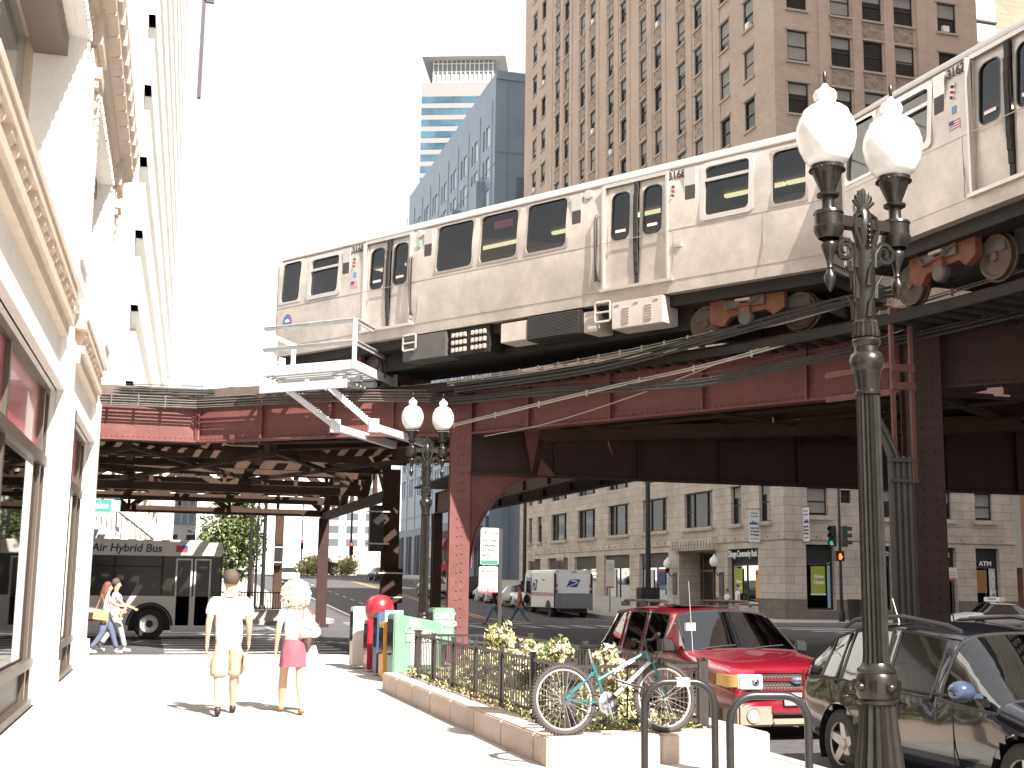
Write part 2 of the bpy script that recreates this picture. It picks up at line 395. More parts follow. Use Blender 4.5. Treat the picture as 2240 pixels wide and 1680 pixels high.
# columns
def column(x, y, z1, w=.42, face=(0, -1), name='column', rv=True, m='maroon', z0=-.16):
    """built-up H column: two plates with rivet rows and a web between"""
    b = MB(); n = Vector((face[0], face[1], 0)).normalized(); d = Vector((-n.y, n.x, 0)); c = Vector((x, y, 0)); up = Vector((0, 0, 1))
    b.box2(c+n*w*.42, d, n, up, w, .05, z0, z1); b.box2(c-n*w*.42, d, n, up, w, .05, z0, z1); b.box2(c, d, n, up, .05, w*.8, z0, z1)
    b.box2(c+d*w*.36, d, n, up, .02, w*.84, z0, z1) ; b.box2(c-d*w*.36, d, n, up, .02, w*.84, z0, z1)
    b.box2(c, d, n, up, w*1.5, w*1.5, z0, z0+.12)
    if rv:
        z = z0+.25; i = 0
        while z < z1-.05:
            for s_ in (-.045, .045) if w < .5 else (-.09, .09): rivet(b, c+n*(w*.42+.026)+d*(s_*1.15)+up*(z+(.0 if s_ < 0 else .02)), n, .026)
            z += .2
    return b.build(name, m, EL, world=True)
camdir = lambda x, y: (-x/math.hypot(x, y), -y/math.hypot(x, y))
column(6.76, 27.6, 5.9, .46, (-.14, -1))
column(12.33, 18.0, 6.2, .52, (-.2, -1), m='maroonshade')
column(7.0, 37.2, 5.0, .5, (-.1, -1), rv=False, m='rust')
column(6.9, 51.2, 4.2, .42, (-.1, -1), rv=False, m='maroonshade')
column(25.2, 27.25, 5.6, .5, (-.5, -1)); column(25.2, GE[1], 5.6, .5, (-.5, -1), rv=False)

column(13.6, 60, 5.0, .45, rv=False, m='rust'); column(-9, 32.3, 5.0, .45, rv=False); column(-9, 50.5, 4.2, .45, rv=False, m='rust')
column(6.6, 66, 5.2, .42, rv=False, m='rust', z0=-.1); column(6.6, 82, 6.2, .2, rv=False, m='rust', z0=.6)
# arched knee brace plates under the cross girder
def knee(x0, y, z1, rx, rz, sgn):
    b = MB(); pts = [(x0, z1)]; n = 14
    for i in range(n+1):
        t = math.pi/2*i/n
        pts.append((x0+sgn*rx*(1-math.cos(t)) if False else x0+sgn*(rx-rx*math.cos(t)), z1-rz+rz*math.sin(t)))
    # pts: column line bottom -> up along the arc to the girder
    b.prism(pts, y-.02, y+.02, axis='y')
    arc = [(p[0], y, p[1]) for p in pts[1:]]
    for i in range(len(arc)-1): b.bar(arc[i], arc[i+1], .3, .03, up=(0, 1, 0) if False else (0, 0, 1))
    return b.build('knee_brace', 'maroon', EL, world=True)
knee(7.0, 27.5, 4.1, 1.75, 2.1, 1); knee(25.0, 27.25, 4.1, 2.2, 1.7, -1)
# triangular gusset against column at the near girder
b = MB(); b.prism([(8.0, 5.9), (8.35, 4.2), (8.7, 5.9)], 27.2, 27.24, axis='y'); b.prism([(8.5, 4.12), (8.95, 4.12), (8.6, 4.5)], 27.28, 27.31, axis='y')
b.build('gusset', 'maroon', EL, world=True)
# north truss over the cross street, with top and bottom chords and crossed web members
def truss(p, q, z0, z1, n, name='truss', m='rust'):
    b = MB(); P = Vector((*p, 0)); Q = Vector((*q, 0)); up = Vector((0, 0, 1))
    for z in (z0, z1): b.bar(P+up*z, Q+up*z, .3, .26)
    for i in range(n+1):
        c = P.lerp(Q, i/n)
        b.bar(c+up*z0, c+up*z1, .16, .12)
        if i < n:
            e = P.lerp(Q, (i+1)/n)
            if i % 2: b.bar(c+up*z1, e+up*z0, .22, .22)
            else: b.bar(c+up*z0, e+up*z1, .22, .22)
    return b.build(name, m, EL, world=True)
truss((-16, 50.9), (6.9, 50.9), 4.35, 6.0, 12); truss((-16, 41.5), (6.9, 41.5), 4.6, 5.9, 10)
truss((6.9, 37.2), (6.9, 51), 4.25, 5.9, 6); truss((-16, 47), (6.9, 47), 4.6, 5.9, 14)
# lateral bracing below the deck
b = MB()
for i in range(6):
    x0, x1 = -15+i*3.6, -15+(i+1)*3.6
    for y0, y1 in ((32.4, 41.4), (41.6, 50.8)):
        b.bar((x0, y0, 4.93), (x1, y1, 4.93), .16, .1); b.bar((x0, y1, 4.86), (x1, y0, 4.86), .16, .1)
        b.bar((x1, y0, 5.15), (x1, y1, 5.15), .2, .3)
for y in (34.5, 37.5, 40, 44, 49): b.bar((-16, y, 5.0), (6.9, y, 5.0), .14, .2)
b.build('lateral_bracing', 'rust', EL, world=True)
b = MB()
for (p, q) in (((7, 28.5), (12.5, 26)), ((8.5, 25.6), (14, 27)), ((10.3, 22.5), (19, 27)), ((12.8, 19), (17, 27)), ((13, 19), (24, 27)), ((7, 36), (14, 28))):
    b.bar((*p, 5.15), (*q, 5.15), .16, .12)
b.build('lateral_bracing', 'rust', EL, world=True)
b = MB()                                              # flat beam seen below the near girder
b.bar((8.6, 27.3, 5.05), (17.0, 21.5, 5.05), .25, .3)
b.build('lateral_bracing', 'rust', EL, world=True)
# deck: ties across the tracks following the curve
path = [Vector((-16, 33.6, 0)), Vector((-6, 33.6, 0)), Vector((0, 33.2, 0)), Vector((3.2, 32.2, 0)), Vector((6.2, 29.6, 0)), Vector((9.2, 25.4, 0)), Vector((11.6, 21.2, 0)), Vector((12.9, 17.3, 0)), Vector((13.4, 13, 0)), Vector((13.6, 6, 0)), Vector((13.6, -30, 0))]
def catmull(P, k=10):
    out = []
    for i in range(len(P)-1):
        a, b_, c, d = P[max(i-1, 0)], P[i], P[i+1], P[min(i+2, len(P)-1)]
        for j in range(k):
            t = j/k; out.append(.5*((2*b_)+(c-a)*t+(2*a-5*b_+4*c-d)*t*t+(3*b_-a-3*c+d)*t**3))
    out.append(P[-1]); return out
def resample(pts, s_):
    out = [pts[0].copy()]; acc = 0
    for i in range(1, len(pts)):
        seg = pts[i]-pts[i-1]; L = seg.length; t = s_-acc
        while t <= L: out.append(pts[i-1]+seg*(t/L)); t += s_
        acc = (acc+L) % s_
    return out
trk = catmull(path)
ZT = 5.98
b = MB(); rp = resample(trk, .42)
for i in range(1, len(rp)-1):
    d = (rp[i+1]-rp[i-1]).normalized(); n = Vector((d.y, -d.x, 0)); c = rp[i]
    ext = 1.15
    b.box2(c+n*(ext-1.4)/2+Vector((0, 0, 0)), n, d, Vector((0, 0, 1)), 1.4+ext, .2, ZT, ZT+.17)
ties = b.build('ties', 'tie', EL, world=True); ties['kind'] = 'stuff'
b = MB()
for o in (1.55,):                                       # outer footwalk plank and guard timber
    for i in range(0, len(rp)-2):
        d = (rp[i+1]-rp[i]).normalized(); n = Vector((d.y, -d.x, 0))
        b.bar(rp[i]+n*1.0+Vector((0, 0, ZT+.2)), rp[i+1]+n*1.0+Vector((0, 0, ZT+.2)), .12, .06)
b.build('guard_timber', 'tie', EL, world=True)
b = MB()
for i in range(0, len(rp)-2):
    d = (rp[i+1]-rp[i]).normalized(); n = Vector((d.y, -d.x, 0)); b.bar(rp[i]+n*1.17+Vector((0, 0, ZT+.08)), rp[i+1]+n*1.17+Vector((0, 0, ZT+.08)), .05, .16)
b.build('fascia_board', 'tie', EL, world=True)
def rail(o):
    b = MB()
    for i in range(0, len(rp)-1):
        d = (rp[i+1]-rp[i]).normalized(); n = Vector((d.y, -d.x, 0)); a = rp[i]+n*o; c = rp[i+1]+n*o; z = Vector((0, 0, ZT+.17))
        b.bar(a+z+Vector((0, 0, .07)), c+z+Vector((0, 0, .07)), .06, .14)
    b.build('rail', 'steel_rail', EL, world=True)
rail(.72); rail(-.72)
# second track and its deck, across the inside of the curve
path2 = [p.copy() for p in path]; tr2 = []
rp2 = resample(trk, .42)
b = MB(); r1 = MB(); last = None
for i in range(1, len(rp2)-1):
    d = (rp2[i+1]-rp2[i-1]).normalized(); n = Vector((-d.y, d.x, 0)); c = rp2[i]+n*4.1
    b.box2(c, n, d, Vector((0, 0, 1)), 2.6, .2, ZT, ZT+.17)
    if last is not None:
        for o in (.72, -.72):
            a, e = last[0]+last[1]*o, c+n*o; r1.bar(a+Vector((0, 0, ZT+.24)), e+Vector((0, 0, ZT+.24)), .06, .14)
    last = (c, n)
for i in range(42): b.box((-16, 38.6+i*.3, ZT), (6.5, 38.76+i*.3, ZT+.17)) if i*.3 < 12.2 and i % 2 == 0 else None
for i in range(34): b.box((14.9, 28+i*.9, ZT), (17.3, 28.2+i*.9, ZT+.17))
o = b.build('ties', 'tie', EL, world=True); o['kind'] = 'stuff'
r1.build('rail', 'steel_rail', EL, world=True)
b = MB(); b.prism([(8.6, 29.4), (11.2, 25.9), (13.6, 21.6), (14.9, 17.0), (15.2, 8), (26, 8), (26, 30), (15, 61), (12.6, 61), (12.2, 31.5), (9.6, 31.5)], 6.26, 6.33); b.build('shade_deck', 'tie', EL, world=True)  # solid slab added above the girders to keep sun off the underside
# timber walkway boards between tracks (keeps the underside dark)
b = MB()
for i in range(1, len(rp2)-1, 3):
    if i+3 >= len(rp2)-1: break
    d = (rp2[i+3]-rp2[i]).normalized(); n = Vector((-d.y, d.x, 0))
    b.bar(rp2[i]+n*2.2+Vector((0, 0, ZT+.2)), rp2[i+3]+n*2.2+Vector((0, 0, ZT+.2)), .9, .05)
b.build('walkway', 'tie', EL, world=True)
# steel parapet plate and conduits along the cross-street span (left)
b = MB(); b.bar((-16, 32.38, 6.2), (1.0, 31.6, 6.2), .04, .26); b.bar((1.0, 31.6, 6.2), (4.0, 29.2, 6.22), .04, .22)
b.build('edge_plate', mat('weathered', (.13, .095, .085), .7, n=(3, .3)), EL, world=True)
b = MB()
for k, z in enumerate((6.06, 5.98, 5.92, 5.85, 5.80)):
    b.tube([(-16, 32.2-.02*k, z), (-4, 31.75-.02*k, z-.01), (1.0, 31.45-.02*k, z+.02), (4.0, 29.0-.02*k, z+.02), (6.4, 27.75, z-.02)], .022, 5)
for i in range(22):
    x = -13+i*.63; b.box((x, 31.62-(x+4)*.05, 5.78), (x+.04, 31.72-(x+4)*.05, 6.1))
b.build('conduit', mat('conduitmat', (.12, .105, .095), .5, .3, n=(9, .3)), EL, world=True)
# ---- messenger cables swagging in front of the near girder ----
mat('cable', (.035, .032, .03), .5, n=(9, .3)); mat('cablelight', (.42, .38, .34), .45)
def cable(pts, r, m, label, k=10, clips=0, group='cables strung along the railway', name='cable'):
    P = catmull([Vector(p) for p in pts], k); b = MB()
    for dz, rr in r: b.tube([p+Vector((0, 0, dz)) for p in P], rr, 5)
    if clips:
        q = resample(P, clips)
        for p in q: b.box((p.x-.015, p.y-.02, p.z-.05), (p.x+.015, p.y+.02, p.z+.08))
    o = b.build(name, m); tag(o, label, 'cable', group); return o
# ================= train =================
mat('stainless', (.57, .505, .45), .42, .4, n=(.7, .26), n2=(4, .12), bump=(3, .05))
mat('stainless2', (.40, .355, .32), .42, .6, n=(2, .15))
mat('rimsteel', (.6, .56, .52), .3, .6)
mat('trainroof', (.36, .33, .31), .5, .2, n=(2, .1))
mat('underdark', (.016, .012, .010), .7, n=(4, .3)); mat('underlight', (.48, .42, .37), .55, n=(3, .15)); mat('undergrey', (.09, .083, .078), .6, n=(3, .2))
mat('truckrust', (.17, .062, .033), .75, n=(5, .35)); mat('wheelsteel', (.10, .065, .05), .55, .3, n=(5, .25))
mat('louver', (.05, .042, .038), .6); mat('numberink', (.045, .04, .04), .6)
mat('seatblue', (.03, .05, .10), .7); mat('wallbeige', (.16, .14, .12), .6)
mat('tube', (.9, .9, .6), .5, emit=((1, .93, .55), .75))
mat('trainglass_dummy', (.1, .1, .1)); glassmat('trainglass', (.38, .38, .37), .025)
mat('signpink', (.5, .10, .22), .5, emit=((.8, .12, .3), .12)); mat('flagred', (.45, .05, .06), .5)
def rr(x0, x1, z0, z1, r, n=4):
    o = []
    for cx, cz, a in ((x1-r, z0+r, -90), (x1-r, z1-r, 0), (x0+r, z1-r, 90), (x0+r, z0+r, 180)):
        for i in range(n+1):
            t = R_(a+90*i/n); o.append((cx+r*math.cos(t), cz+r*math.sin(t)))
    return o
def dprof(z):
    if z < .9: return .07*(1-z/.9)**1.5
    if z < 1.7: return 0.
    return .11*((z-1.7)/.8)**1.6
def ring(b, outer, inner, yo, yi, mi=0, f=dprof):
    n = len(outer)
    vs = [(p[0], f(p[1])+yo, p[1]) for p in outer]+[(p[0], f(p[1])+yo, p[1]) for p in inner]+[(p[0], f(p[1])+yi, p[1]) for p in inner]+[(p[0], f(p[1])+yi, p[1]) for p in outer]
    fs = []
    for i in range(n):
        j = (i+1) % n; fs += [(i, j, n+j, n+i), (n+i, n+j, 2*n+j, 2*n+i), (3*n+i, i, j, 3*n+j)]
    b.add(vs, fs, mi)
def rrwin(parent, x0, x1, z0, z1, r=.13, rim=.035, rimmat='rimsteel', bar=None, name='window', proud=.012, rimw=None):
    b = MB(); rim = rimw or rim
    out = rr(x0-.02, x1+.02, z0-.02, z1+.02, .03 if rimw is None else r); inn = rr(x0+rim, x1-rim, z0+rim, z1-rim, r)
    ring(b, out, inn, -proud, .05, 0)
    b.add([(p[0], dprof(p[1])+.035, p[1]) for p in inn], [tuple(range(len(inn)))], 1)
    if bar: b.box((x0+rim, dprof(bar)-.005, bar-.03), (x1-rim, dprof(bar)+.04, bar+.03), 0)
    return b.build(name, [rimmat, 'trainglass'], parent, smooth=35)
L_, W_, HS = 14.9, 2.86, 2.5
def train_car(number, label, full=True):
    T = empty('train_car', (0, 0, 0), 0, label, 'train car', 'cars of the elevated train')
    win = [(.07, .84, 1.32, 2.40), (1.13, 2.30, 1.30, 2.37), (5.45, 6.60, 1.30, 2.42), (6.76, 7.88, 1.30, 2.42), (8.07, 9.20, 1.30, 2.42), (12.40, 13.50, 1.28, 2.40), (13.86, 14.60, 1.27, 2.34)]
    doors = [(3.16, 4.66), (10.14, 11.62)]
    ops = [(a+.03, b_-.03, c+.03, d-.03) for a, b_, c, d in win]+[(a, b_, .30, 2.38) for a, b_ in doors]
    b = MB()
    xs = sorted({0., L_}|{o[0] for o in ops}|{o[1] for o in ops}); zs = sorted({0., .3, .6, .9, 1.2, 1.5, 1.7, 1.9, 2.1, 2.3, 2.42, HS}|{o[2] for o in ops}|{o[3] for o in ops})
    for i in range(len(xs)-1):
        for j in range(len(zs)-1):
            cx, cz = (xs[i]+xs[i+1])/2, (zs[j]+zs[j+1])/2
            if any(o[0] < cx < o[1] and o[2] < cz < o[3] for o in ops): continue
            b.quad((xs[i], dprof(zs[j]), zs[j]), (xs[i+1], dprof(zs[j]), zs[j]), (xs[i+1], dprof(zs[j+1]), zs[j+1]), (xs[i], dprof(zs[j+1]), zs[j+1]))
    for o in ops:
        for (p, q) in (((o[0], o[2]), (o[0], o[3])), ((o[1], o[2]), (o[1], o[3])), ((o[0], o[2]), (o[1], o[2])), ((o[0], o[3]), (o[1], o[3]))):
            b.quad((p[0], dprof(p[1]), p[1]), (q[0], dprof(q[1]), q[1]), (q[0], dprof(q[1])+.09, q[1]), (p[0], dprof(p[1])+.09, p[1]))
    # far side (same profile mirrored), with openings left so that daylight passes through
    fo = [(x0, x1, 1.3, 2.3) for x0, x1 in ((.3, 1.9), (5.4, 9.1), (12.3, 14.4))]
    xs2 = sorted({0., L_}|{o[0] for o in fo}|{o[1] for o in fo}); zs2 = [0., 1.3, 2.3, HS]
    for i in range(len(xs2)-1):
        for j in range(3):
            cx, cz = (xs2[i]+xs2[i+1])/2, (zs2[j]+zs2[j+1])/2
            if any(o[0] < cx < o[1] and o[2] < cz < o[3] for o in fo): continue
            b.quad((xs2[i], W_-dprof(zs2[j]), zs2[j]), (xs2[i+1], W_-dprof(zs2[j]), zs2[j]), (xs2[i+1], W_-dprof(zs2[j+1]), zs2[j+1]), (xs2[i], W_-dprof(zs2[j+1]), zs2[j+1]))
    endp = [(dprof(z), z) for z in zs]+[(W_-dprof(z), z) for z in reversed(zs)]
    for x in (0, L_): b.add([(x, p[0], p[1]) for p in endp], [tuple(range(len(endp)))])
    b.quad((0, 0.07, 0), (L_, .07, 0), (L_, W_-.07, 0), (0, W_-.07, 0))
    b.build('body', 'stainless', T, smooth=25)
    # sill strip, seams, gutter
    b = MB()
    for z in (.235, 1.21): b.box((0.02, dprof(z)-.006, z-.007), (L_-.02, dprof(z)+.01, z+.007))
    b.box((0, dprof(2.47)-.03, 2.455), (L_, dprof(2.47)+.02, 2.485))
    for x in (2.98, 4.95, 9.98, 11.78, 13.7): b.box((x-.004, -.004, .25), (x+.004, .01, 1.2))
    b.build('moulding', 'stainless2', T)
    b = MB()                                            # corrugation: fine flutes on the roof shoulder
    rp_ = [(dprof(HS)+.0, HS), (.16, 2.60), (.30, 2.70), (.6, 2.80), (1.0, 2.86), (W_/2, 2.88), (W_-1.0, 2.86), (W_-.6, 2.80), (W_-.3, 2.70), (W_-.16, 2.60), (W_-dprof(HS), HS)]
    xs3 = [0, .15, .6, L_-.6, L_-.15, L_]; dz = [-.16, -.04, 0, 0, -.04, -.16]
    vs = [(x, p[0], p[1]+dz[i]*((p[1]-HS)/.38)) for i, x in enumerate(xs3) for p in rp_]; n = len(rp_)
    b.add(vs, [(i*n+k, i*n+k+1, (i+1)*n+k+1, (i+1)*n+k) for i in range(5) for k in range(n-1)]+[tuple(range(n)), tuple(range(5*n, 6*n))])
    b.build('roof', 'trainroof', T, smooth=40)
    b = MB()                                            # interior: floor, ceiling, far-side posts and seats
    b.box((.1, .12, .28), (L_-.1, W_-.12, .32), 0); b.box((.1, .14, 2.40), (L_-.1, W_-.14, 2.43), 1)
    for x in (2.3, 5.2, 9.4, 12.1): b.box((x, .3, .32), (x+.04, W_-.3, 2.1), 1)
    for k in range(9):
        x = .5+k*1.5
        if 2.6 < x < 4.8 or 9.6 < x < 11.8: continue
        b.box((x, .5, .75), (x+.5, W_-.5, .82), 2); b.box((x, .5, .82), (x+.07, W_-.5, 1.35), 2)
    b.box((.1, W_-.2, .3), (L_-.1, W_-.16, 1.3), 1)
    b.build('interior', ['interior', 'wallbeige', 'seatblue'], T)
    for x in (.6, 2.6, 5.0, 7.3, 9.5, 11.8, 13.2):
        b = MB(); b.box((x, W_*.66, 2.33), (x+1.35, W_*.66+.1, 2.39)); b.build('light_tube', 'tube', T)
    for i, (a, c, d, e) in enumerate(win):
        if i in (1, 5): rrwin(T, a, c, d, e, r=.10, rimw=.075, bar=e-.34, proud=.03)
        else: rrwin(T, a, c, d, e, r=.12, rim=.03, rimmat='stainless2' if i else 'rimsteel')
    for (a, c) in doors:
        mid = (a+c)/2
        fr = MB()
        for x in (a-.045, c): fr.box((x, -.02, .26), (x+.045, .06, 2.40))
        fr.box((a-.045, -.02+dprof(2.4), 2.38), (c+.045, .1, 2.45)); fr.box((a-.1, -.03, .22), (c+.14, .09, .28))
        fr.build('door_frame', 'rimsteel', T)
        for s_, (p, q) in enumerate(((a, mid-.04), (mid+.04, c))):
            d_ = MB(); o_ = rr(p+.005, q-.005, .28, 2.37, .02, 4); wx0, wx1 = (p+.14, q-.12) if s_ == 0 else (p+.12, q-.14)
            i_ = rr(wx0, wx1, 1.24, 2.24, .14, 4)
            f2 = lambda z: dprof(z)+.05
            ring(d_, o_, i_, 0, .04, 0, f=f2); ri = rr(wx0+.02, wx1-.02, 1.26, 2.22, .13, 4); ring(d_, i_, ri, -.008, .03, 1, f=f2)
            d_.add([(v[0], f2(v[1])+.02, v[1]) for v in ri], [tuple(range(len(ri)))], 2)
            d_.box((wx0+.1, f2(1.42)+.008, 1.40), (wx1-.1, f2(1.42)+.016, 1.45), 3); d_.box((wx0+.1, f2(1.46)+.008, 1.45), (wx1-.1, f2(1.46)+.016, 1.465), 4)
            d_.build('door', ['stainless', 'blackpaint', 'trainglass', 'white', 'flagred'], T, smooth=30)
        sm = MB()
        zz = [.28, .5, .7, .9, 1.2, 1.6, 1.9, 2.1, 2.37]
        for k in range(8): sm.box((mid-.045, dprof(zz[k])+.015, zz[k]), (mid+.045, dprof(zz[k])+.06, zz[k+1]))
        sm.build('door_seal', 'rubber', T)
    for x in (4.74, 9.98):
        b = MB(); b.tube([(x, -.02, 1.82), (x, -.07, 1.75), (x, -.075, 1.2), (x+.02, -.07, .7), (x+.05, -.05, .48), (x+.05, 0, .44)], .022, 6)
        b.box((x-.07, -.012, .46), (x-.0, .004, 1.80), 0); b.build('grab_rail', 'darkmetal', T, smooth=40)
    for x in (4.93, 9.72):
        b = MB(); b.T = Matrix.Translation((x, 0.06, 2.32)) @ Matrix.Rotation(R_(0), 4, 'X')
        b.lathe([(.075, -.05), (.10, -.045), (.105, -.02), (.105, .04)], (0, 0, 0), 18, axis='y'); b.lathe([(.075, -.05), (.072, -.035), (.001, -.03)], (0, 0, 0), 18, axis='y', mi=1)
        b.build('speaker', ['rimsteel', 'undergrey'], T, smooth=40)
    for x in (2.385, 5.12, 9.33, 12.05):
        b = MB()
        b.box((x-.02, dprof(2)+-.012, 1.70), (x+.24, dprof(2)+.02, 2.38), 0); b.box((x, dprof(2)-.0, 1.73), (x+.22, dprof(2)-.02, 2.03), 1); b.box((x, dprof(2.2)-.0, 2.06), (x+.22, dprof(2.2)-.03, 2.35), 1)
        b.build('louvre', ['rimsteel', 'louver'], T)
    for x in (2.80, 11.78):
        b = MB(); b.box((x-.05, dprof(2.1)-.02, 1.84), (x+.05, dprof(2.1)+.02, 2.12), 0)
        for k, z in enumerate((1.89, 1.98, 2.07)): b.lathe([(.001, -.02), (.026, -.015), (.03, 0)], (x, dprof(z)-.022, z), 8, 1 if k != 1 else 2, axis='y')
        b.build('door_light', ['rimsteel', 'louver', 'redlight'], T)
        text_obj(number, .2, 'numberink', T, MU((x+.06, dprof(2.3)-.028, 2.305), (1, 0)), name='car_number', bold=.007)
    b = MB(); b.box((2.72, -.006, 1.36), (2.96, .01, 1.52), 0)
    for k in range(4): b.box((2.72, -.010, 1.375+k*.04), (2.96, .0, 1.393+k*.04), 1)
    b.box((2.72, -.013, 1.45), (2.82, .0, 1.52), 2); b.box((2.79, -.006, 1.62), (2.89, .01, 1.74), 3); b.box((4.86, -.006, 2.0), (5.0, .01, 2.12), 4)
    b.build('decal', ['white', 'flagred', 'blueink', mat('decalblue', (.10, .25, .42), .5), mat('decalgreen', (.25, .38, .34), .5)], T)
    text_obj('24', .11, 'numberink', T, MU((4.93, dprof(2.06)-.008, 2.06), (1, 0)), name='decal_text')
    b = MB(); b.lathe([(.001, -.012), (.17, -.012), (.175, .01)], (.42, dprof(.85), .86), 24, 0, axis='y'); b.lathe([(.001, -.016), (.15, -.016), (.15, -.01)], (.42, dprof(.85), .86), 24, 1, axis='y')
    b.build('emblem', ['flagred', mat('emblemblue', (.07, .15, .30), .5)], T, smooth=40)
    text_obj('cta', .13, 'white', T, MU((.42, dprof(.85)-.019, .86), (1, 0)), name='emblem_text', bold=.003)
    b = MB(); b.box((11.80, -.035, .85), (11.98, .01, .97)); b.box((11.82, -.04, .88), (11.93, -.03, .95)); b.build('junction_box', 'rimsteel', T, bevel=.006)
    b = MB(); b.box((7.0, .25, 2.12), (7.52, .27, 2.28)); b.build('destination_sign', 'signpink', T)
    text_obj('to Loop', .12, 'white', T, MU((7.26, .245, 2.2), (1, 0)), name='sign_text')
    # under-frame
    b = MB(); b.box((.1, .25, -.22), (L_-.1, W_-.25, 0.0)); b.box((3.2, .7, -.62), (11.8, W_-.6, -.2)); b.build('underframe', 'underdark', T)
    def ubox(x0, x1, z0, z1, m, name='equipment_box', y0=.05, d=.55): 
        bb = MB(); bb.box((x0, y0, z0), (x1, y0+d, z1)); return bb.build(name, m, T, bevel=.015)
    ubox(4.46, 5.80, -.60, -.03, 'undergrey')
    def stirrup(x0, x1, z0, z1):
        bb = MB(); y = .0
        bb.tube([(x0, y, z1), (x0, y, z0+.03), (x0+.03, y, z0), (x1-.03, y, z0), (x1, y, z0+.03), (x1, y, z1), (x1-.03, y, z1+.02), (x0+.03, y, z1+.02)], .025, 6, closed=True); bb.tube([(x0, y, (z0+z1)/2), (x1, y, (z0+z1)/2)], .02, 6)
        bb.build('step', 'rimsteel', T, smooth=40)
    stirrup(4.52, 4.92, -.36, -.03); stirrup(9.93, 10.30, -.38, -.0)
    bb = MB(); bb.box((5.86, .12, -.62), (7.02, .6, -.04)); bb.build('resistor_bank', 'underdark', T)
    for i in range(3):
        for j in range(9):
            if j == 4: continue
            bb = MB(); x, z = 5.98+j*.115, -.16-i*.165; bb.box((x-.035, .07, z-.05), (x+.035, .13, z+.05)); bb.build('resistor', 'underlight', T, bevel=.008)
    ubox(7.40, 8.12, -.50, -.08, 'underlight')
    ubox(8.13, 9.55, -.54, -.03, 'underdark', name='grille_box')
    bb = MB()
    for k in range(16): bb.box((8.17, .025, -.50+k*.029), (9.50, .06, -.49+k*.029))
    bb.build('grille', 'undergrey', T)
    ubox(9.56, 9.92, -.53, -.10, 'underlight', y0=.1)
    cab = ubox(10.33, 11.53, -.57, -.02, 'underlight', name='cabinet', y0=-.0)
    bb = MB()
    for x in (10.62, 11.15):
        for k in range(6): bb.box((x-.02, -.02, -.46+k*.055), (x+.13, .0, -.445+k*.055))
    for x in (10.42, 10.87, 11.34): bb.box((x, -.015, -.10), (x+.1, .0, -.08))
    bb.build('vent_slats', 'rimsteel', T)
    for cx in (1.9, 13.1):
        tr = MB(); y = .42
        tr.prism([(cx-.78, -.62), (cx-.78, -.2), (cx-.3, -.2), (cx-.2, -.30), (cx+.25, -.30), (cx+.3, -.2), (cx+.78, -.2), (cx+.78, -.5), (cx+.55, -.62), (cx+.4, -.5), (cx-.35, -.55), (cx-.5, -.72)], y, y+.14, axis='y')
        tr.box((cx-.45, y-.06, -.42), (cx-.1, y+.02, -.26), 1); tr.box((cx+.05, y-.05, -.40), (cx+.4, y+.02, -.22), 1); tr.box((cx-.2, y-.09, -.30), (cx+.12, y-.02, -.24), 2)
        tr.box((cx-.14, y-.07, -.62), (cx+.1, y+.1, -.34), 0); tr.lathe([(.13, -.08), (.15, -.04), (.15, .05)], (cx, y, -.62), 14, 1, axis='y')
        tr.tube([(cx-.5, y-.08, -.2), (cx-.3, y-.1, -.42), (cx+.1, y-.08, -.38), (cx+.5, y-.05, -.16)], .018, 5, 1)
        tr.box((cx-1.2, .6, -.5), (cx+1.2, W_-.6, -.3), 1)
        tr.box((cx-.7, W_-.56, -.62), (cx+.7, W_-.42, -.2), 0)
        tk = tr.build('truck_frame', ['truckrust', 'undergrey', 'underlight'], T, bevel=.008)
        for wx in (cx-.98, cx+.98):
            for yy in (.60, W_-.60-.12):
                wv = MB(); s_ = 1 if yy < 1 else -1
                wv.lathe([(.001, -.03), (.07, -.03), (.08, 0), (.16, .03), (.27, .035), (.30, .01), (.345, .0), (.35, .08), (.385, .09), (.385, .12), (.001, .12)], (wx, yy, -.57), 30, axis='y')
                wv.build('wheel', 'wheelsteel', T, smooth=35)
    # car end: door and coupler
    for x, s_ in ((0, -1), (L_, 1)):
        b = MB(); b.box((x+s_*.0, .2, .1), (x+s_*.05, W_-.2, 2.35), 0); b.box((x+s_*.05, 1.0, .15), (x+s_*.07, W_-1.0, 2.2), 1)
        b.box((x+s_*.02, W_/2-.15, -.45), (x+s_*.42, W_/2+.15, -.2), 1)
        b.build('car_end', ['stainless2', 'undergrey'], T)
    b = MB(); b.box((-.07, .02, -.1), (.0, .12, 2.3)); b.build('end_post', 'stainless2', T)
    return T
def place_car(T, A, Bp, z):
    T.location = (A[0], A[1], z); T.rotation_euler = (0, 0, math.atan2(Bp[1]-A[1], Bp[0]-A[0]))
c1 = train_car('3168', 'silver train car numbered 3168, its whole side with two double doors in view'); place_car(c1, (2.84, 31.26), (11.105, 18.86), 7.2)
c2 = train_car('3167', 'silver train car numbered 3167 running out of the frame above the tall lamp'); place_car(c2, (11.23, 18.40), (11.56, 14.19), 7.2)
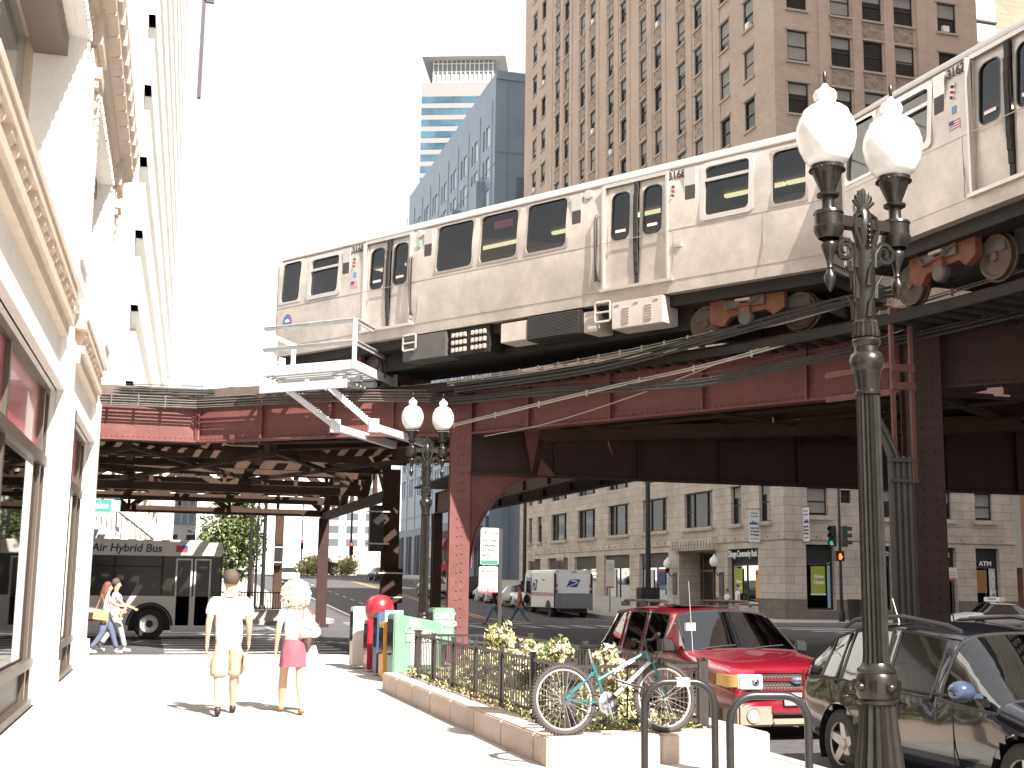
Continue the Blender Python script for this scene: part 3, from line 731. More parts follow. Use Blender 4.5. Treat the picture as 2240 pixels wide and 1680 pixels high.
# ================= buildings =================
matblocks('tanbrick', (.54, .42, .345), (.48, .37, .30), (.45, .37, .31), .42, .14, .012, stain=.14, sscale=.25)
matblocks('stone', (.54, .475, .415), (.47, .41, .355), (.26, .215, .18), 1.05, .46, .012, stain=.28, sscale=.5)
matblocks('granite', (.20, .17, .15), (.17, .145, .13), (.1, .085, .075), 1.4, .5, .01, stain=.3, sscale=2)
mat('spandrel', (.13, .105, .085), .7, n=(9, .5), bump=(14, .9)); mat('spandreltan', (.34, .27, .22), .75, n=(8, .3), bump=(12, .9))
mat('terracotta', (.82, .80, .77), .55, n=(.8, .08), n2=(12, .06), bump=(30, .1)); mat('terratrim', (.62, .52, .43), .6, n=(4, .12))
mat('lintel', (.42, .37, .32), .7); mat('winframe', (.035, .032, .03), .5); mat('winglass', (.02, .022, .025), .08, spec=.5)
mat('blind', (.30, .29, .27), .7, n=(3, .1)); mat('blinddark', (.12, .12, .115), .7); mat('bronze', (.11, .085, .07), .4, .4); mat('bronzedark', (.05, .042, .038), .4, .3)
mat('goldtrim', (.30, .17, .06), .4, .5)
glassmat('shopglass', (.30, .31, .32), .0, ior=1.18)
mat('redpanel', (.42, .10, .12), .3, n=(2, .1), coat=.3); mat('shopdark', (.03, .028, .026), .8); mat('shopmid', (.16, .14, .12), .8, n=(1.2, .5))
class Fac:
    """a facade plane: O 2D start, direction u, outward normal to the right-hand side given by sgn"""
    def __init__(s, O, u, sgn=1):
        s.O = Vector((O[0], O[1], 0)); s.u = Vector((u[0], u[1], 0)).normalized(); s.n = Vector((s.u.y, -s.u.x, 0))*sgn
    def p(s, a, z, d=0): return s.O+s.u*a+s.n*d+Vector((0, 0, z))
    def wall(s, b, a0, a1, z0, z1, ops, depth=.3, mi=0, rmi=None):
        us = sorted({a0, a1}|{o[0] for o in ops if a0 < o[0] < a1}|{o[1] for o in ops if a0 < o[1] < a1}); zs = sorted({z0, z1}|{o[2] for o in ops if z0 < o[2] < z1}|{o[3] for o in ops if z0 < o[3] < z1})
        for j in range(len(zs)-1):
            cz = (zs[j]+zs[j+1])/2; row = [o for o in ops if o[2] < cz < o[3]]; st = None
            for i in range(len(us)-1):
                cu = (us[i]+us[i+1])/2; hole = any(o[0] < cu < o[1] for o in row)
                if not hole:
                    b.quad(s.p(us[i], zs[j]), s.p(us[i+1], zs[j]), s.p(us[i+1], zs[j+1]), s.p(us[i], zs[j+1]), mi=mi)
        r = mi if rmi is None else rmi
        for o in ops:
            dd = o[4] if len(o) > 4 else depth
            u0, u1, c, d = o[:4]
            for (A, B) in (((u0, c), (u0, d)), ((u1, d), (u1, c)), ((u0, d), (u1, d)), ((u1, c), (u0, c))):
                b.quad(s.p(A[0], A[1]), s.p(B[0], B[1]), s.p(B[0], B[1], -dd), s.p(A[0], A[1], -dd), mi=r)
    def box(s, b, a0, a1, z0, z1, d0, d1, mi=0):
        vs = [s.p(a, z, d) for z in (z0, z1) for a, d in ((a0, d0), (a1, d0), (a1, d1), (a0, d1))]
        b.add(vs, [(0, 3, 2, 1), (4, 5, 6, 7), (0, 1, 5, 4), (1, 2, 6, 5), (2, 3, 7, 6), (3, 0, 4, 7)], mi)
    def mtx(s, a, z, d=0):
        m = Matrix((s.u if s.n.dot(Vector((s.u.y, -s.u.x, 0))) > 0 else -s.u, Vector((0, 0, 1)), s.n)).transposed().to_4x4(); m.translation = s.p(a, z, d); return m
WP = {}
def win_mesh(w_, h_, style):
    """sash window mesh, local x across, y up, z outward, origin at the lower middle"""
    k = (round(w_, 2), round(h_, 2), style)
    if k in WP: return WP[k]
    b = MB(); x = w_/2; f = .06
    def bx(x0, x1, y0, y1, z0, z1, mi): b.box((x0, y0, z0), (x1, y1, z1), mi)
    bx(-x, -x+f, 0, h_, -.04, .05, 0); bx(x-f, x, 0, h_, -.04, .05, 0); bx(-x+f, x-f, h_-f, h_, -.04, .05, 0); bx(-x+f, x-f, 0, f, -.04, .05, 0)
    kind, lv = style[:2]
    if len(style) > 2: bx(-x-.12, x+.12, h_, h_+.13, .13, .22, 4); bx(-x-.1, x+.1, -.12, 0, .13, .25, 4)
    if kind == 'sash': bx(-x+f, x-f, h_*.5-.03, h_*.5+.03, -.03, .04, 0)
    if kind == 'triple':
        for s_ in (-.24, .24): bx(w_*s_-.05, w_*s_+.05, f, h_-f, -.04, .05, 0)
        for c in (-.38, .38): bx(w_*c-.12*w_/1, w_*c+.12*w_/1, h_*.45, h_*.45+.05, -.03, .04, 0)
    b.quad((-x+f, f, -.02), (x-f, f, -.02), (x-f, h_-f, -.02), (-x+f, h_-f, -.02), mi=1)
    if lv > 0: b.quad((-x+f, h_*(1-lv), -.012), (x-f, h_*(1-lv), -.012), (x-f, h_-f, -.012), (-x+f, h_-f, -.012), mi=2)
    if kind == 'ac':
        bx(-x+f, x-f, h_*.5-.03, h_*.5+.03, -.03, .04, 0); bx(-.3, .12, f, f+.36, -.02, .2, 3)
    if kind == 'triple' and lv:
        pass
    me = b.build('window', ['winframe', 'winglass', 'blind', 'whitepaint', 'lintel']); m = me.data; bpy.data.objects.remove(me); WP[k] = m; return m
def add_window(par, fac, a, z, w_, h_, d, style):
    o = bpy.data.objects.new('window', win_mesh(w_, h_, style)); COL.objects.link(o); o.parent = par
    o.matrix_parent_inverse = Matrix.Identity(4); o.matrix_local = rootmat(par).inverted() @ fac.mtx(a, z, -d); return o
# ---- tan brick tower with a stone base ----
BX, BY = 32.47, 60.0
T = empty('office_tower', (BX, BY, 0), 0, 'tall tan brick office building with a pale stone base at the far corner', 'building')
FW = Fac((BX, BY), (0, 1), -1)      # west face, a = y-60
FS = Fac((BX, BY), (1, 0), 1)       # south face, a = x-32.47
wc = [46.1, 43.4, 39.3, 36.8, 32.7, 30.2, 26.1, 23.4, 19.5, 16.8, 12.8, 10.1, 6.3, 3.1]
scs = [1.45, 4.25, 6.35, 8.45, 11.4]
tops = [29.85+3.12*k for k in range(-5, 12)]
WW, WHt = 1.26, 1.86
opsW = [(c-WW/2, c+WW/2, t-WHt, t, .15) for c in wc for t in tops]; opsS = [(c-WW/2, c+WW/2, t-WHt, t, .22) for c in scs for t in tops]
b = MB(); ZB = 12.2
FW.wall(b, 0, 49.3, ZB, 70, opsW); FS.wall(b, 0, 13.5, ZB, 70, opsS)
b.quad(FW.p(49.3, 0), FW.p(49.3, 70), FW.p(49.3, 70, -30), FW.p(49.3, 0, -30)); b.quad(FS.p(13.5, 0), FS.p(13.5, 70), FS.p(13.5, 70, -49), FS.p(13.5, 0, -49)); b.quad(FW.p(0, 70), FW.p(49.3, 70), FW.p(49.3, 70, -13.5), FW.p(0, 70, -13.5))
b.build('wall', 'tanbrick', T, world=True)
b = MB()                                               # brick piers standing proud
for c0, c1 in zip(wc[2:12], wc[3:13]):
    m_ = (c0+c1)/2; hw = .36 if c0-c1 < 3.2 else 1.05
    if c0-c1 < 3.2: FW.box(b, m_-hw, m_+hw, ZB, 70, -.05, .05)
    else:
        FW.box(b, m_-1.25, m_-.55, ZB, 70, -.05, .05); FW.box(b, m_+.55, m_+1.25, ZB, 70, -.05, .05)
FW.box(b, 40.7, 41.3, ZB, 70, -.05, .05); FW.box(b, 8.0, 8.7, ZB, 70, -.05, .05)
for x in (3.1, 5.3, 7.4, 9.6): FS.box(b, x-.3, x+.3, ZB, 70, -.05, .10)
b.build('pier', 'tanbrick', T, world=True)
b = MB()
for t in tops:                                          # ornamental spandrels with raised diamond / rosette relief
    cs = [(FS, c) for c in scs[1:4]]+[(FW, c) for c in wc[2:12]]
    for F_, c in cs:
        F_.box(b, c-WW/2, c+WW/2, t+.16, t+1.10, -.02, .03)
        z = t+.63
        b.add([F_.p(c-.34, z, .03), F_.p(c, z-.34, .03), F_.p(c+.34, z, .03), F_.p(c, z+.34, .03), F_.p(c, z, .14)], [(0, 1, 4), (1, 2, 4), (2, 3, 4), (3, 0, 4)])
        for sx_ in (-.5, .5):
            for sz_ in (-.32, .32): F_.box(b, c+sx_-.07, c+sx_+.07, z+sz_-.07, z+sz_+.07, .02, .08)
b.build('spandrel_relief', 'spandreltan', T, world=True)
# windows: nearest 96 as parts, the rest one stuff part
allw = [(FW, c, t) for c in wc for t in tops if t > 22]+[(FS, c, t) for c in scs for t in tops if t > 22]
styles = [('sash', 0, 1), ('sash', .35, 1), ('sash', .55, 1), ('sash', .9, 1), ('ac', .5, 1), ('sash', .7, 1), ('sash', .0, 1), ('sash', .2, 1)]
allw.sort(key=lambda q: (q[0].p(q[1], q[2])-Vector((0, 0, 1.6))).length)
rest = MB()
for i, (F_, c, t) in enumerate(allw):
    st = rnd.choice(styles)
    if i < 90: add_window(T, F_, c, t-WHt, WW, WHt, .12, st)
    else:
        me = win_mesh(WW, WHt, st); m4 = F_.mtx(c, t-WHt, -.15)
        rest.T = m4; 
        k = len(rest.v); rest.v += [tuple(m4 @ v.co) for v in me.vertices]; rest.f += [tuple(j+k for j in p.vertices) for p in me.polygons]; rest.m += [p.material_index for p in me.polygons]
o = rest.build('window', ['winframe', 'winglass', 'blind', 'whitepaint', 'lintel'], T, world=True); o['kind'] = 'stuff'
# stone base
b = MB()
w2 = [(45.57, 46.5, 's'), (42.7, 43.9, 's'), (36.07, 40.04, 'w'), (29.3, 33.3, 'w'), (22.5, 26.5, 'w'), (15.7, 19.8, 'w'), (8.8, 12.9, 'w'), (5.0, 6.3, 's'), (1.5, 2.8, 's')]
row = [(a, c, 5.22, 7.36) for a, c, k in w2]+[(a, c, 8.5, 10.6) for a, c, k in w2]
shops = [(35.7, 40.9), (29.1, 34.05), (22.3, 27.4), (15.5, 20.5), (3.06, 6.86)]
row += [(a, c, .62, 3.8, .45) for a, c in shops]+[(8.5, 13.8, .02, 3.8, 1.6), (43.0, 46.6, .62, 3.8, .45)]
FW.wall(b, 0, 49.3, -.3, ZB, row, depth=.35)
s2 = [(1.39, 2.61), (5.66, 6.9), (9.1, 10.33), (11.85, 12.98)]
rowS = [(a, c, 5.5, 7.0) for a, c in s2]+[(a, c, 8.5, 10.6) for a, c in s2]+[(3.42, 4.05, 6.2, 6.9)]
shS = [(1.25, 2.95, .5), (4.7, 6.45, .5), (8.85, 10.5, .04), (11.76, 13.3, .04)]
rowS += [(a, c, z, 3.95, .45) for a, c, z in shS]
FS.wall(b, 0, 14.4, -.3, ZB, rowS, depth=.35)
b.quad(FS.p(14.4, 0), FS.p(14.4, ZB), FS.p(14.4, ZB, -30), FS.p(14.4, 0, -30)); b.quad(FW.p(49.3, -.3), FW.p(49.3, ZB), FW.p(49.3, ZB, -30), FW.p(49.3, -.3, -30))
b.quad(FW.p(0, ZB), FW.p(49.3, ZB), FW.p(49.3, ZB, -14), FW.p(0, ZB, -14))
b.build('base_wall', 'stone', T, world=True)
b = MB(); FW.box(b, 14, 49.3, -.3, .5, 0, .06); FW.box(b, 6.9, 8.4, -.3, 1.05, 0, .06); FW.box(b, -.06, 3.0, -.3, 1.05, 0, .06)
for a, c in ((0.0, 1.2), (3.0, 4.65), (6.5, 8.8), (10.55, 11.7), (13.35, 14.4)): FS.box(b, a, c, -.3, 1.05, 0.0, .06)
for a, c, z in shS[:2]: FS.box(b, a-.05, c+.05, -.3, z-.02, 0, .05)
b.build('plinth', 'granite', T, world=True)
b = MB()
for a, c, k in w2:
    FW.box(b, a-.25, c+.25, 5.0, 5.2, -.02, .22); FW.box(b, a-.1, c+.1, 7.38, 7.46, -.02, .06)
for a, c in s2: FS.box(b, a-.2, c+.2, 5.26, 5.48, -.02, .2)
FW.box(b, 0, 49.3, 4.2, 4.3, 0, .07); FS.box(b, 0, 14.4, 4.2, 4.3, 0, .07)
for i in range(38): FW.box(b, .6+i*1.28, .72+i*1.28, 4.32, 4.44, 0, .10)
for i in range(11): FS.box(b, .6+i*1.28, .72+i*1.28, 4.32, 4.44, 0, .10)
b.build('sill', 'stone', T, world=True)
b = MB()
for a, c, k in w2:
    if k == 'w': FW.box(b, a+.02, c-.02, 7.37, 8.49, -.3, -.12)
b.build('spandrel_panel', 'spandrel', T, world=True)
for a, c, k in w2:
    for z, h_ in ((5.22, 2.14), (8.5, 2.1)):
        add_window(T, FW, (a+c)/2, z, c-a, h_, .22, ('triple', 0) if k == 'w' else ('sash', .3 if z < 6 else 0))
for a, c in s2:
    for z, h_ in ((5.5, 1.5), (8.5, 2.1)): add_window(T, FS, (a+c)/2, z, c-a, h_, .22, rnd.choice([('sash', 0), ('sash', .9), ('sash', .4)]))
add_window(T, FS, 3.735, 6.2, .63, .7, .2, ('sash', 0))
# shop fronts
def shop(F_, a, c, z0, z1, kick=True, awn=True, mull=2, door=None):
    b = MB(); d = -.32
    F_.box(b, a, a+.08, z0, z1, d-.05, d+.05); F_.box(b, c-.08, c, z0, z1, d-.05, d+.05); F_.box(b, a+.08, c-.08, z0, z0+.1, d-.05, d+.05); F_.box(b, a+.08, c-.08, 2.85, 2.95, d-.05, d+.06)
    for i in range(1, mull): x = a+(c-a)*i/mull; F_.box(b, x-.04, x+.04, z0+.1, 2.85, d-.05, d+.05)
    b.quad(F_.p(a, z0, d), F_.p(c, z0, d), F_.p(c, 2.9, d), F_.p(a, 2.9, d), mi=1)
    F_.box(b, a+.02, c-.02, 2.95, z1-.01, d-.04, d+.10 if awn else d, 2)
    # shop interior box
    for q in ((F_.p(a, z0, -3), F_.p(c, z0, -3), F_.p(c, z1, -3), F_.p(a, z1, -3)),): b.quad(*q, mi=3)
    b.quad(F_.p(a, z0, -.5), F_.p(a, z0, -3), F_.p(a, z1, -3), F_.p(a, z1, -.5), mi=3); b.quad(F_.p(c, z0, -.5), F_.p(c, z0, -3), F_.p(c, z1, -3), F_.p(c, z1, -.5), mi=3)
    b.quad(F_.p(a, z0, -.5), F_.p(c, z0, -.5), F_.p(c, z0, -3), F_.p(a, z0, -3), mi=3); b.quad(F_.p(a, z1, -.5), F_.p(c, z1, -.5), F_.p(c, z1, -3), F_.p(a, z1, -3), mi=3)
    return b.build('shop_front', ['winframe', 'shopglass', 'shopawn' if awn else 'shopdark', 'shopdark'], T, world=True)
mat('shopawn', (.085, .075, .065), .8)
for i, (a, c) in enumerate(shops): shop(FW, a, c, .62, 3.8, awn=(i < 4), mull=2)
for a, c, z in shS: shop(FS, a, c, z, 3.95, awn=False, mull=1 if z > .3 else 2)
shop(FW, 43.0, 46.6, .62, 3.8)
def poster(F_, a, c, z0, z1, m, label=None, d=-.26):
    b = MB(); F_.box(b, a, c, z0, z1, d-.01, d); return b.build('poster', m, T, world=True)
mat('lime', (.34, .39, .05), .6); mat('orange', (.75, .38, .06), .6); mat('navy', (.04, .04, .12), .6); mat('postred', (.5, .05, .06), .6); mat('paper', (.62, .6, .58), .7); mat('skyb', (.3, .5, .6), .6)
poster(FW, 5.5, 6.5, 1.3, 2.7, 'lime'); poster(FW, 3.25, 3.9, .9, 2.6, 'orange'); poster(FW, 3.25, 3.9, .9, 1.05, 'postred', d=-.255)
poster(FW, 25.6, 27.2, .8, 2.8, 'paper'); poster(FW, 18.6, 20.2, .7, 2.7, 'paper'); poster(FW, 16.6, 18.0, 1.7, 2.75, 'navy'); poster(FW, 16.6, 18.0, 2.6, 2.75, 'postred', d=-.255); poster(FW, 15.7, 16.4, .7, 2.7, 'skyb'); poster(FW, 15.5, 15.9, .6, 3.8, 'black', d=-.2)
poster(FS, 1.65, 2.5, 1.35, 2.8, 'lime'); poster(FS, 1.62, 2.52, 1.28, 1.35, 'white', d=-.25); poster(FS, 2.62, 2.8, .6, 3.0, 'skyb'); poster(FS, 11.95, 12.6, 1.5, 2.75, 'goldtrim'); poster(FS, 12.75, 13.15, .8, 2.9, 'galv')
def sign(F_, s, a, z, size, m, d=-.18, sx=1., name='sign_lettering', bold=.006):
    o = text_obj(s, size, m, T, rootmat(T).inverted() @ F_.mtx(a, z, d), name=name, bold=bold, sx=sx, ext=.01); return o
mat('signwhite', (.85, .85, .85), .4)
sign(FW, 'Chicago Community Bank', 4.95, 3.5, .52, 'signwhite', sx=.66, d=.02); sign(FW, 'FREE', 3.58, 2.4, .24, 'postred', d=-.24); sign(FW, '203', 10.6, 3.0, .95, 'goldtrim', d=-1.42, sx=.8)
sign(FS, 'Chicago', 5.6, 3.58, .48, 'signwhite', d=-.2); sign(FS, 'Bank', 9.75, 3.58, .48, 'signwhite', d=-.2); sign(FS, 'Lake', 9.35, 3.05, .3, 'signwhite', d=-.2); sign(FS, 'ATM', 12.5, 3.1, .36, 'signwhite', d=-.2, sx=1.1)
sign(FS, 'Now', 2.12, 2.25, .28, 'signwhite', d=-.25); sign(FS, 'Open', 2.12, 1.95, .28, 'signwhite', d=-.25); sign(FW, 'Now', 5.95, 1.95, .3, 'signwhite', d=-.25); sign(FW, 'Open', 5.95, 1.6, .3, 'signwhite', d=-.25)
for k, ch in enumerate('ATM'): sign(FS, ch, 12.98, 2.45-k*.5, .48, 'signwhite', d=-.24)
sign(FW, 'GRUB', 26.4, 2.3, .4, 'navy', d=-.24, sx=.7); sign(FW, 'Fresh food', 26.4, 1.8, .2, 'postred', d=-.24)
# portal with carved hood, bronze doors
b = MB(); FW.box(b, 8.1, 14.2, 3.82, 4.55, 0.02, .42)
for i in range(14): FW.box(b, 8.3+i*.42, 8.55+i*.42, 3.95, 4.42, .42, .5)
b.build('portal_hood', 'stone', T, world=True)
b = MB()
for a in (8.55, 10.1, 10.9, 11.7, 13.2): FW.box(b, a, a+.1, .02, 3.78, -1.5, -1.4)
FW.box(b, 8.5, 13.8, 2.55, 2.68, -1.5, -1.38); FW.box(b, 8.5, 13.8, 3.68, 3.8, -1.5, -1.4); FW.box(b, 8.5, 13.8, 0.02, .3, -1.5, -1.42)
b.quad(FW.p(8.5, 0, -1.47), FW.p(13.8, 0, -1.47), FW.p(13.8, 3.8, -1.47), FW.p(8.5, 3.8, -1.47), mi=1)
b.build('entrance_door', ['goldtrim', 'winglass'], T, world=True)
b = MB(); FW.box(b, 14.15, 14.75, 1.1, 2.5, 0, .05); FW.box(b, 7.35, 7.95, 1.1, 2.5, 0, .05); b.build('plaque', 'bronzedark', T, world=True)
def wall_lamp(F_, a, z, label):
    p = F_.p(a, z, .5); L = empty('wall_lamp', p, 0, label, 'wall lamp', 'globe lamps beside the entrance')
    b = MB(); b.T = None
    b.tube([Vector((0, 0, -.35))+F_.n*-.5, Vector((0, 0, -.5))+F_.n*-.25, Vector((0, 0, -.2))], .035, 6); b.lathe([(.03, -.3), (.10, -.2), (.14, -.02), (.16, 0)], (0, 0, 0), 12); b.build('bracket', 'blackiron', L, smooth=40)
    b = MB(); b.lathe([(.12, 0), (.24, .12), (.28, .3), (.22, .5), (.1, .58), (.06, .66), (.001, .75)], (0, 0, 0), 16); b.build('globe', 'globeglass', L, smooth=60)
mat('globeglass', (.85, .84, .80), .22, spec=.6, n=(3, .04))
wall_lamp(FW, 14.45, 2.75, 'pale glass globe lamp on the wall left of the stone doorway'); wall_lamp(FW, 7.6, 2.8, 'pale glass globe lamp on the wall right of the stone doorway')
# banners
def banner(F_, a, z0, z1, dirn, label, w_=.66):
    p = F_.p(a, z0, .1); B = empty('banner', p, 0, label, 'banner', 'white banners at the building corner'); n = F_.n; up = Vector((0, 0, 1))
    for z in (0, z1-z0):
        b = MB(); b.bar(n*-.08+up*z, n*(w_+.1)+up*z, .03, .03); b.build('rod', 'darkmetal', B)
    side = n.cross(up)
    b = MB(); b.box2(n*w_/2, n, side, up, w_, .012, .03, z1-z0-.03); b.build('cloth', 'paperwhite', B)
    u = n if dirn > 0 else -n
    nn = u.cross(up)
    def tx(s, z, size, m='navy', sx=.8):
        m4 = Matrix((u, up, nn)).transposed().to_4x4(); m4.translation = n*w_/2+up*z+nn*.012
        text_obj(s, size, m, B, m4, name='lettering', sx=sx, bold=.004)
    h = z1-z0
    tx('2006 LAKE', h*.88, .11, 'signgrey'); tx('PROPERTIES', h*.78, .11, 'signgrey'); tx('Improving', h*.44, .16); tx('The Properties', h*.34, .15, sx=.62); tx('We Manage', h*.24, .15, sx=.75); tx('312 292 4000', h*.12, .11, 'signgrey')
    b = MB()
    for k in range(9): hh = (.08, .14, .1, .18, .12, .2, .1, .15, .07)[k]; b.box2(n*(.16+k*.055)+nn*.012, n, nn, up, .05, .012, h*.54, h*.54+hh)
    b.build('skyline_print', 'blueink', B)
mat('signgrey', (.25, .27, .3), .6); mat('paperwhite', (.78, .79, .8), .7)
banner(FW, 2.6, 4.05, 5.9, -1, 'white hanging banner with blue skyline print on the west face of the stone base'); banner(FS, 1.05, 4.05, 5.9, 1, 'white hanging banner with blue skyline print round the corner beside a dark window')
# ---- brick block behind the tower, top right ----
def plain_building(name, x0, x1, y0, y1, z, m, label, cat='building', z0=-.3):
    t = empty(name, ((x0+x1)/2, y0, 0), 0, label, cat); b = MB(); b.box((x0, y0, z0), (x1, y1, z)); b.build('wall', m, t, world=True); return t
matblocks('redbrick', (.42, .25, .18), (.36, .2, .145), (.36, .28, .22), .5, .16, .012, stain=.15)
t = plain_building('brick_building', 50.4, 62, 64, 90, 75, 'redbrick', 'orange red brick block rising behind the right edge of the tan tower')
b = MB(); b.box((47.3, 63.8, 3), (50.3, 64.3, 70), 0)
for i in range(30): b.box((47.25, 63.7, 8+i*2.1), (50.35, 63.8, 8.12+i*2.1), 1)
b.build('stair_panel', [mat('panelgrey', (.42, .42, .38), .6), 'winframe'], t, world=True)
b = MB(); b.box((46.4, 64, 3), (47.2, 64.4, 70)); b.build('glass_strip', mat('cyanglass', (.25, .42, .48), .15), t, world=True)
# ---- unseen SE corner block, added and sized to shade the crossing and tan tower ----
t = plain_building('shade_building', 33, 80, -22, 25, 76, 'tanbrick', 'unseen tan brick block beyond the near right corner, added to shade the crossing')
# ---- grey-blue corner block further up ----
mat('greyclad', (.22, .28, .345), .5, n=(.25, .12)); mat('greydark', (.13, .155, .19), .3); mat('bluegrey', (.07, .10, .17), .5); mat('palepane', (.80, .84, .88), .15); mat('joints', (.22, .24, .27), .6)
GX, GY = 32.5, 120.2
t = empty('grey_building', (GX, GY, prof(GY)), 0, 'blue grey clad block with pale windows beyond the tan tower', 'building')
FG = Fac((GX, GY), (0, 1), -1); FGS = Fac((GX, GY), (1, 0), 1)
ops = []
gl = []
for k in range(12):
    for i in range(9):
        a = 2.2+i*5.0; z = 12.5+k*3.5
        if z+1.9 < 52: ops.append((a, a+1.5, z, z+2.3, .25)); ops.append((a+2.1, a+2.7, z, z+2.3, .25)); gl.append((a, z))
b = MB(); FG.wall(b, 0, 45, -2, 54.7, ops); FGS.wall(b, 0, 14, -2, 54.7, []); b.quad(FG.p(0, 54.7), FG.p(45, 54.7), FG.p(45, 54.7, -14), FG.p(0, 54.7, -14))
b.build('wall', 'greyclad', t, world=True)
for a, z in gl:
    b = MB(); FG.box(b, a, a+1.5, z, z+2.3, -.22, -.18, 0); FG.box(b, a+2.1, a+2.7, z, z+2.3, -.22, -.18, 1); b.build('window', ['palepane', 'greydark'], t, world=True)
b = MB()
for i in range(10): FG.box(b, 1.2+i*5-.06, 1.2+i*5+.06, 8, 52, 0, .05)
for k in range(6): FG.box(b, 0, 45, 9.8+k*7-.05, 9.8+k*7+.05, 0, .05)
for i in range(4): FG.box(b, 4+i*11, 7+i*11, 30+0*i, 44, 0.02, .9, 2) if i < 3 else None
FGS.box(b, 1.3, 1.4, 0, 54.7, 0, .05); FGS.box(b, 0, 14, 46, 46.12, 0, .05); FGS.box(b, 0, 14, 37, 37.12, 0, .05); FGS.box(b, 0, 14, 54.0, 54.9, 0, .15, 2)
FGS.box(b, 2.4, 5.4, 0, 43.5, .02, .06, 1); FGS.box(b, 5.4, 14, 36.5, 38, .02, .06, 1)
b.build('joint', ['joints', 'greydark', 'greyclad'], t, world=True)
b = MB(); FG.box(b, 0, 45, 0, 8.3, .02, .35)
for i in range(9): FG.box(b, 1+i*5, 4.2+i*5, 2.0, 7.4, .3, .37, 1); FG.box(b, 2.5+i*5, 2.7+i*5, 2.0, 7.4, .34, .42, 0)
b.build('ground_floor', ['bluegrey', 'shopdark'], t, world=True)
b = MB()
for i, a in enumerate((3.0, 13)):
    b.prism([(0, 5.2), (0, 6.6), (.9, 6.4), (1.5, 5.2)], 0, 3.2, axis='y'); 
    b.v = [(GX-.36-v[0], GY+a+v[1], v[2]) if v[0] < 2 and v[1] < 4 else v for v in b.v]
b.build('awning', mat('awningred', (.20, .03, .05), .7), t, world=True)
# dark infill between grey block and tower
t = plain_building('infill_building', 34.5, 46, 111, 119.9, 33, 'greydark', 'dark glass infill building between tan tower and grey block')
b = MB(); b.box((34.3, 109.6, -1), (46, 112, 10.5)); b.build('brick_front', 'redbrick', t, world=True)
# ---- glass banded tower far off ----
t = empty('glass_tower', (62, 300, 2.5), 0, 'distant tower with blue glass bands and a projecting white crown', 'building')
FT = Fac((61.5, 300), (.94, -.342), 1)
b = MB(); FT.box(b, 0, 22, 2, 128.5, -20, 0, 0)
for k in range(22): FT.box(b, -.05, 22.1, 58+k*3.1, 59.75+k*3.1, -20.1, .06, 1)
FT.box(b, 0, 21.5, 135.0, 139, -21, 1.8, 2); FT.box(b, 2.4, 18.5, 128.5, 135.0, -18, -1.2, 3)
b.build('wall', [mat('twhite', (.235, .225, .22), .6), mat('tblue', (.07, .14, .20), .25, spec=.4, n=(.12, .5)), mat('tcrown', (.62, .63, .64), .6), mat('tgrid', (.27, .28, .29), .5)], t, world=True)
b = MB()
for i in range(14): FT.box(b, 2.6+i*1.18, 2.85+i*1.18, 128.5, 135, -1.3, -.8, 0)
for z in (129, 131.8, 134): FT.box(b, 2.5, 18.4, z, z+.25, -1.3, -.9, 0)
b.build('crown_screen', 'whitepaint', t, world=True)
# ---- pale high-rise in the haze ----
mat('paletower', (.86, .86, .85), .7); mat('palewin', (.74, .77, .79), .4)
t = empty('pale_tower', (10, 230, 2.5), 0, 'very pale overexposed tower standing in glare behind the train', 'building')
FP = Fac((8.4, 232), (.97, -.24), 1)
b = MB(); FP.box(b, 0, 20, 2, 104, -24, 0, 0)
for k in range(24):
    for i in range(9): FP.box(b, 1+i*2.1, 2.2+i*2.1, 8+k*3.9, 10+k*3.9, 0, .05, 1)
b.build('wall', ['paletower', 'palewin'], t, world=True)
# ---- left: terracotta shop building ----
c_ = (-1.10, 27.07)
FL = Fac((-1.36, 15), (c_[0]+1.36, c_[1]-15), 1)      # a=0 at y=15; corner a=12.07
T = empty('terracotta_building', (-1.2, 15, 0), 0, 'cream terracotta shop building with red panelled windows and deep cornice on the left', 'building')
bays = [(-18.5, -9.5), (-7.6, 1.5), (3.45, 8.45)]    # bay 2: nearest visible, bay 3: by the corner
bays = [(-16, -7.2), (-5.2, 3.0), (5.2, 9.9)]
ops = []
for a, c in bays: ops += [(a, c, 0.0, 4.2, .16), (a+.25, c-.25, 6.0, 9.2, .75)]
b = MB(); FL.wall(b, -25, 12.07, -.2, 12.4, ops, depth=.4)
b.quad(FL.p(12.07, -.2), FL.p(12.07, 12.4), FL.p(12.07, 12.4, -20), FL.p(12.07, -.2, -20)); b.quad(FL.p(-25, 12.4), FL.p(12.07, 12.4), FL.p(12.07, 12.4, -20), FL.p(-25, 12.4, -20))
b.build('wall', 'terracotta', T, world=True)
b = MB()                                               # pilasters, base blocks, bead mouldings
piers = [(-7.0, -5.4), (3.2, 5.0), (10.1, 12.0)]
for a, c in piers:
    FL.box(b, a, c, .0, 5.2, -.02, .06); FL.box(b, a-.08, c+.08, 0, .45, -.02, .12); FL.box(b, a+.1, c-.1, 5.9, 9.3, -.02, .14); FL.box(b, a+.35, c-.35, 6.2, 8.2, .14, .18)
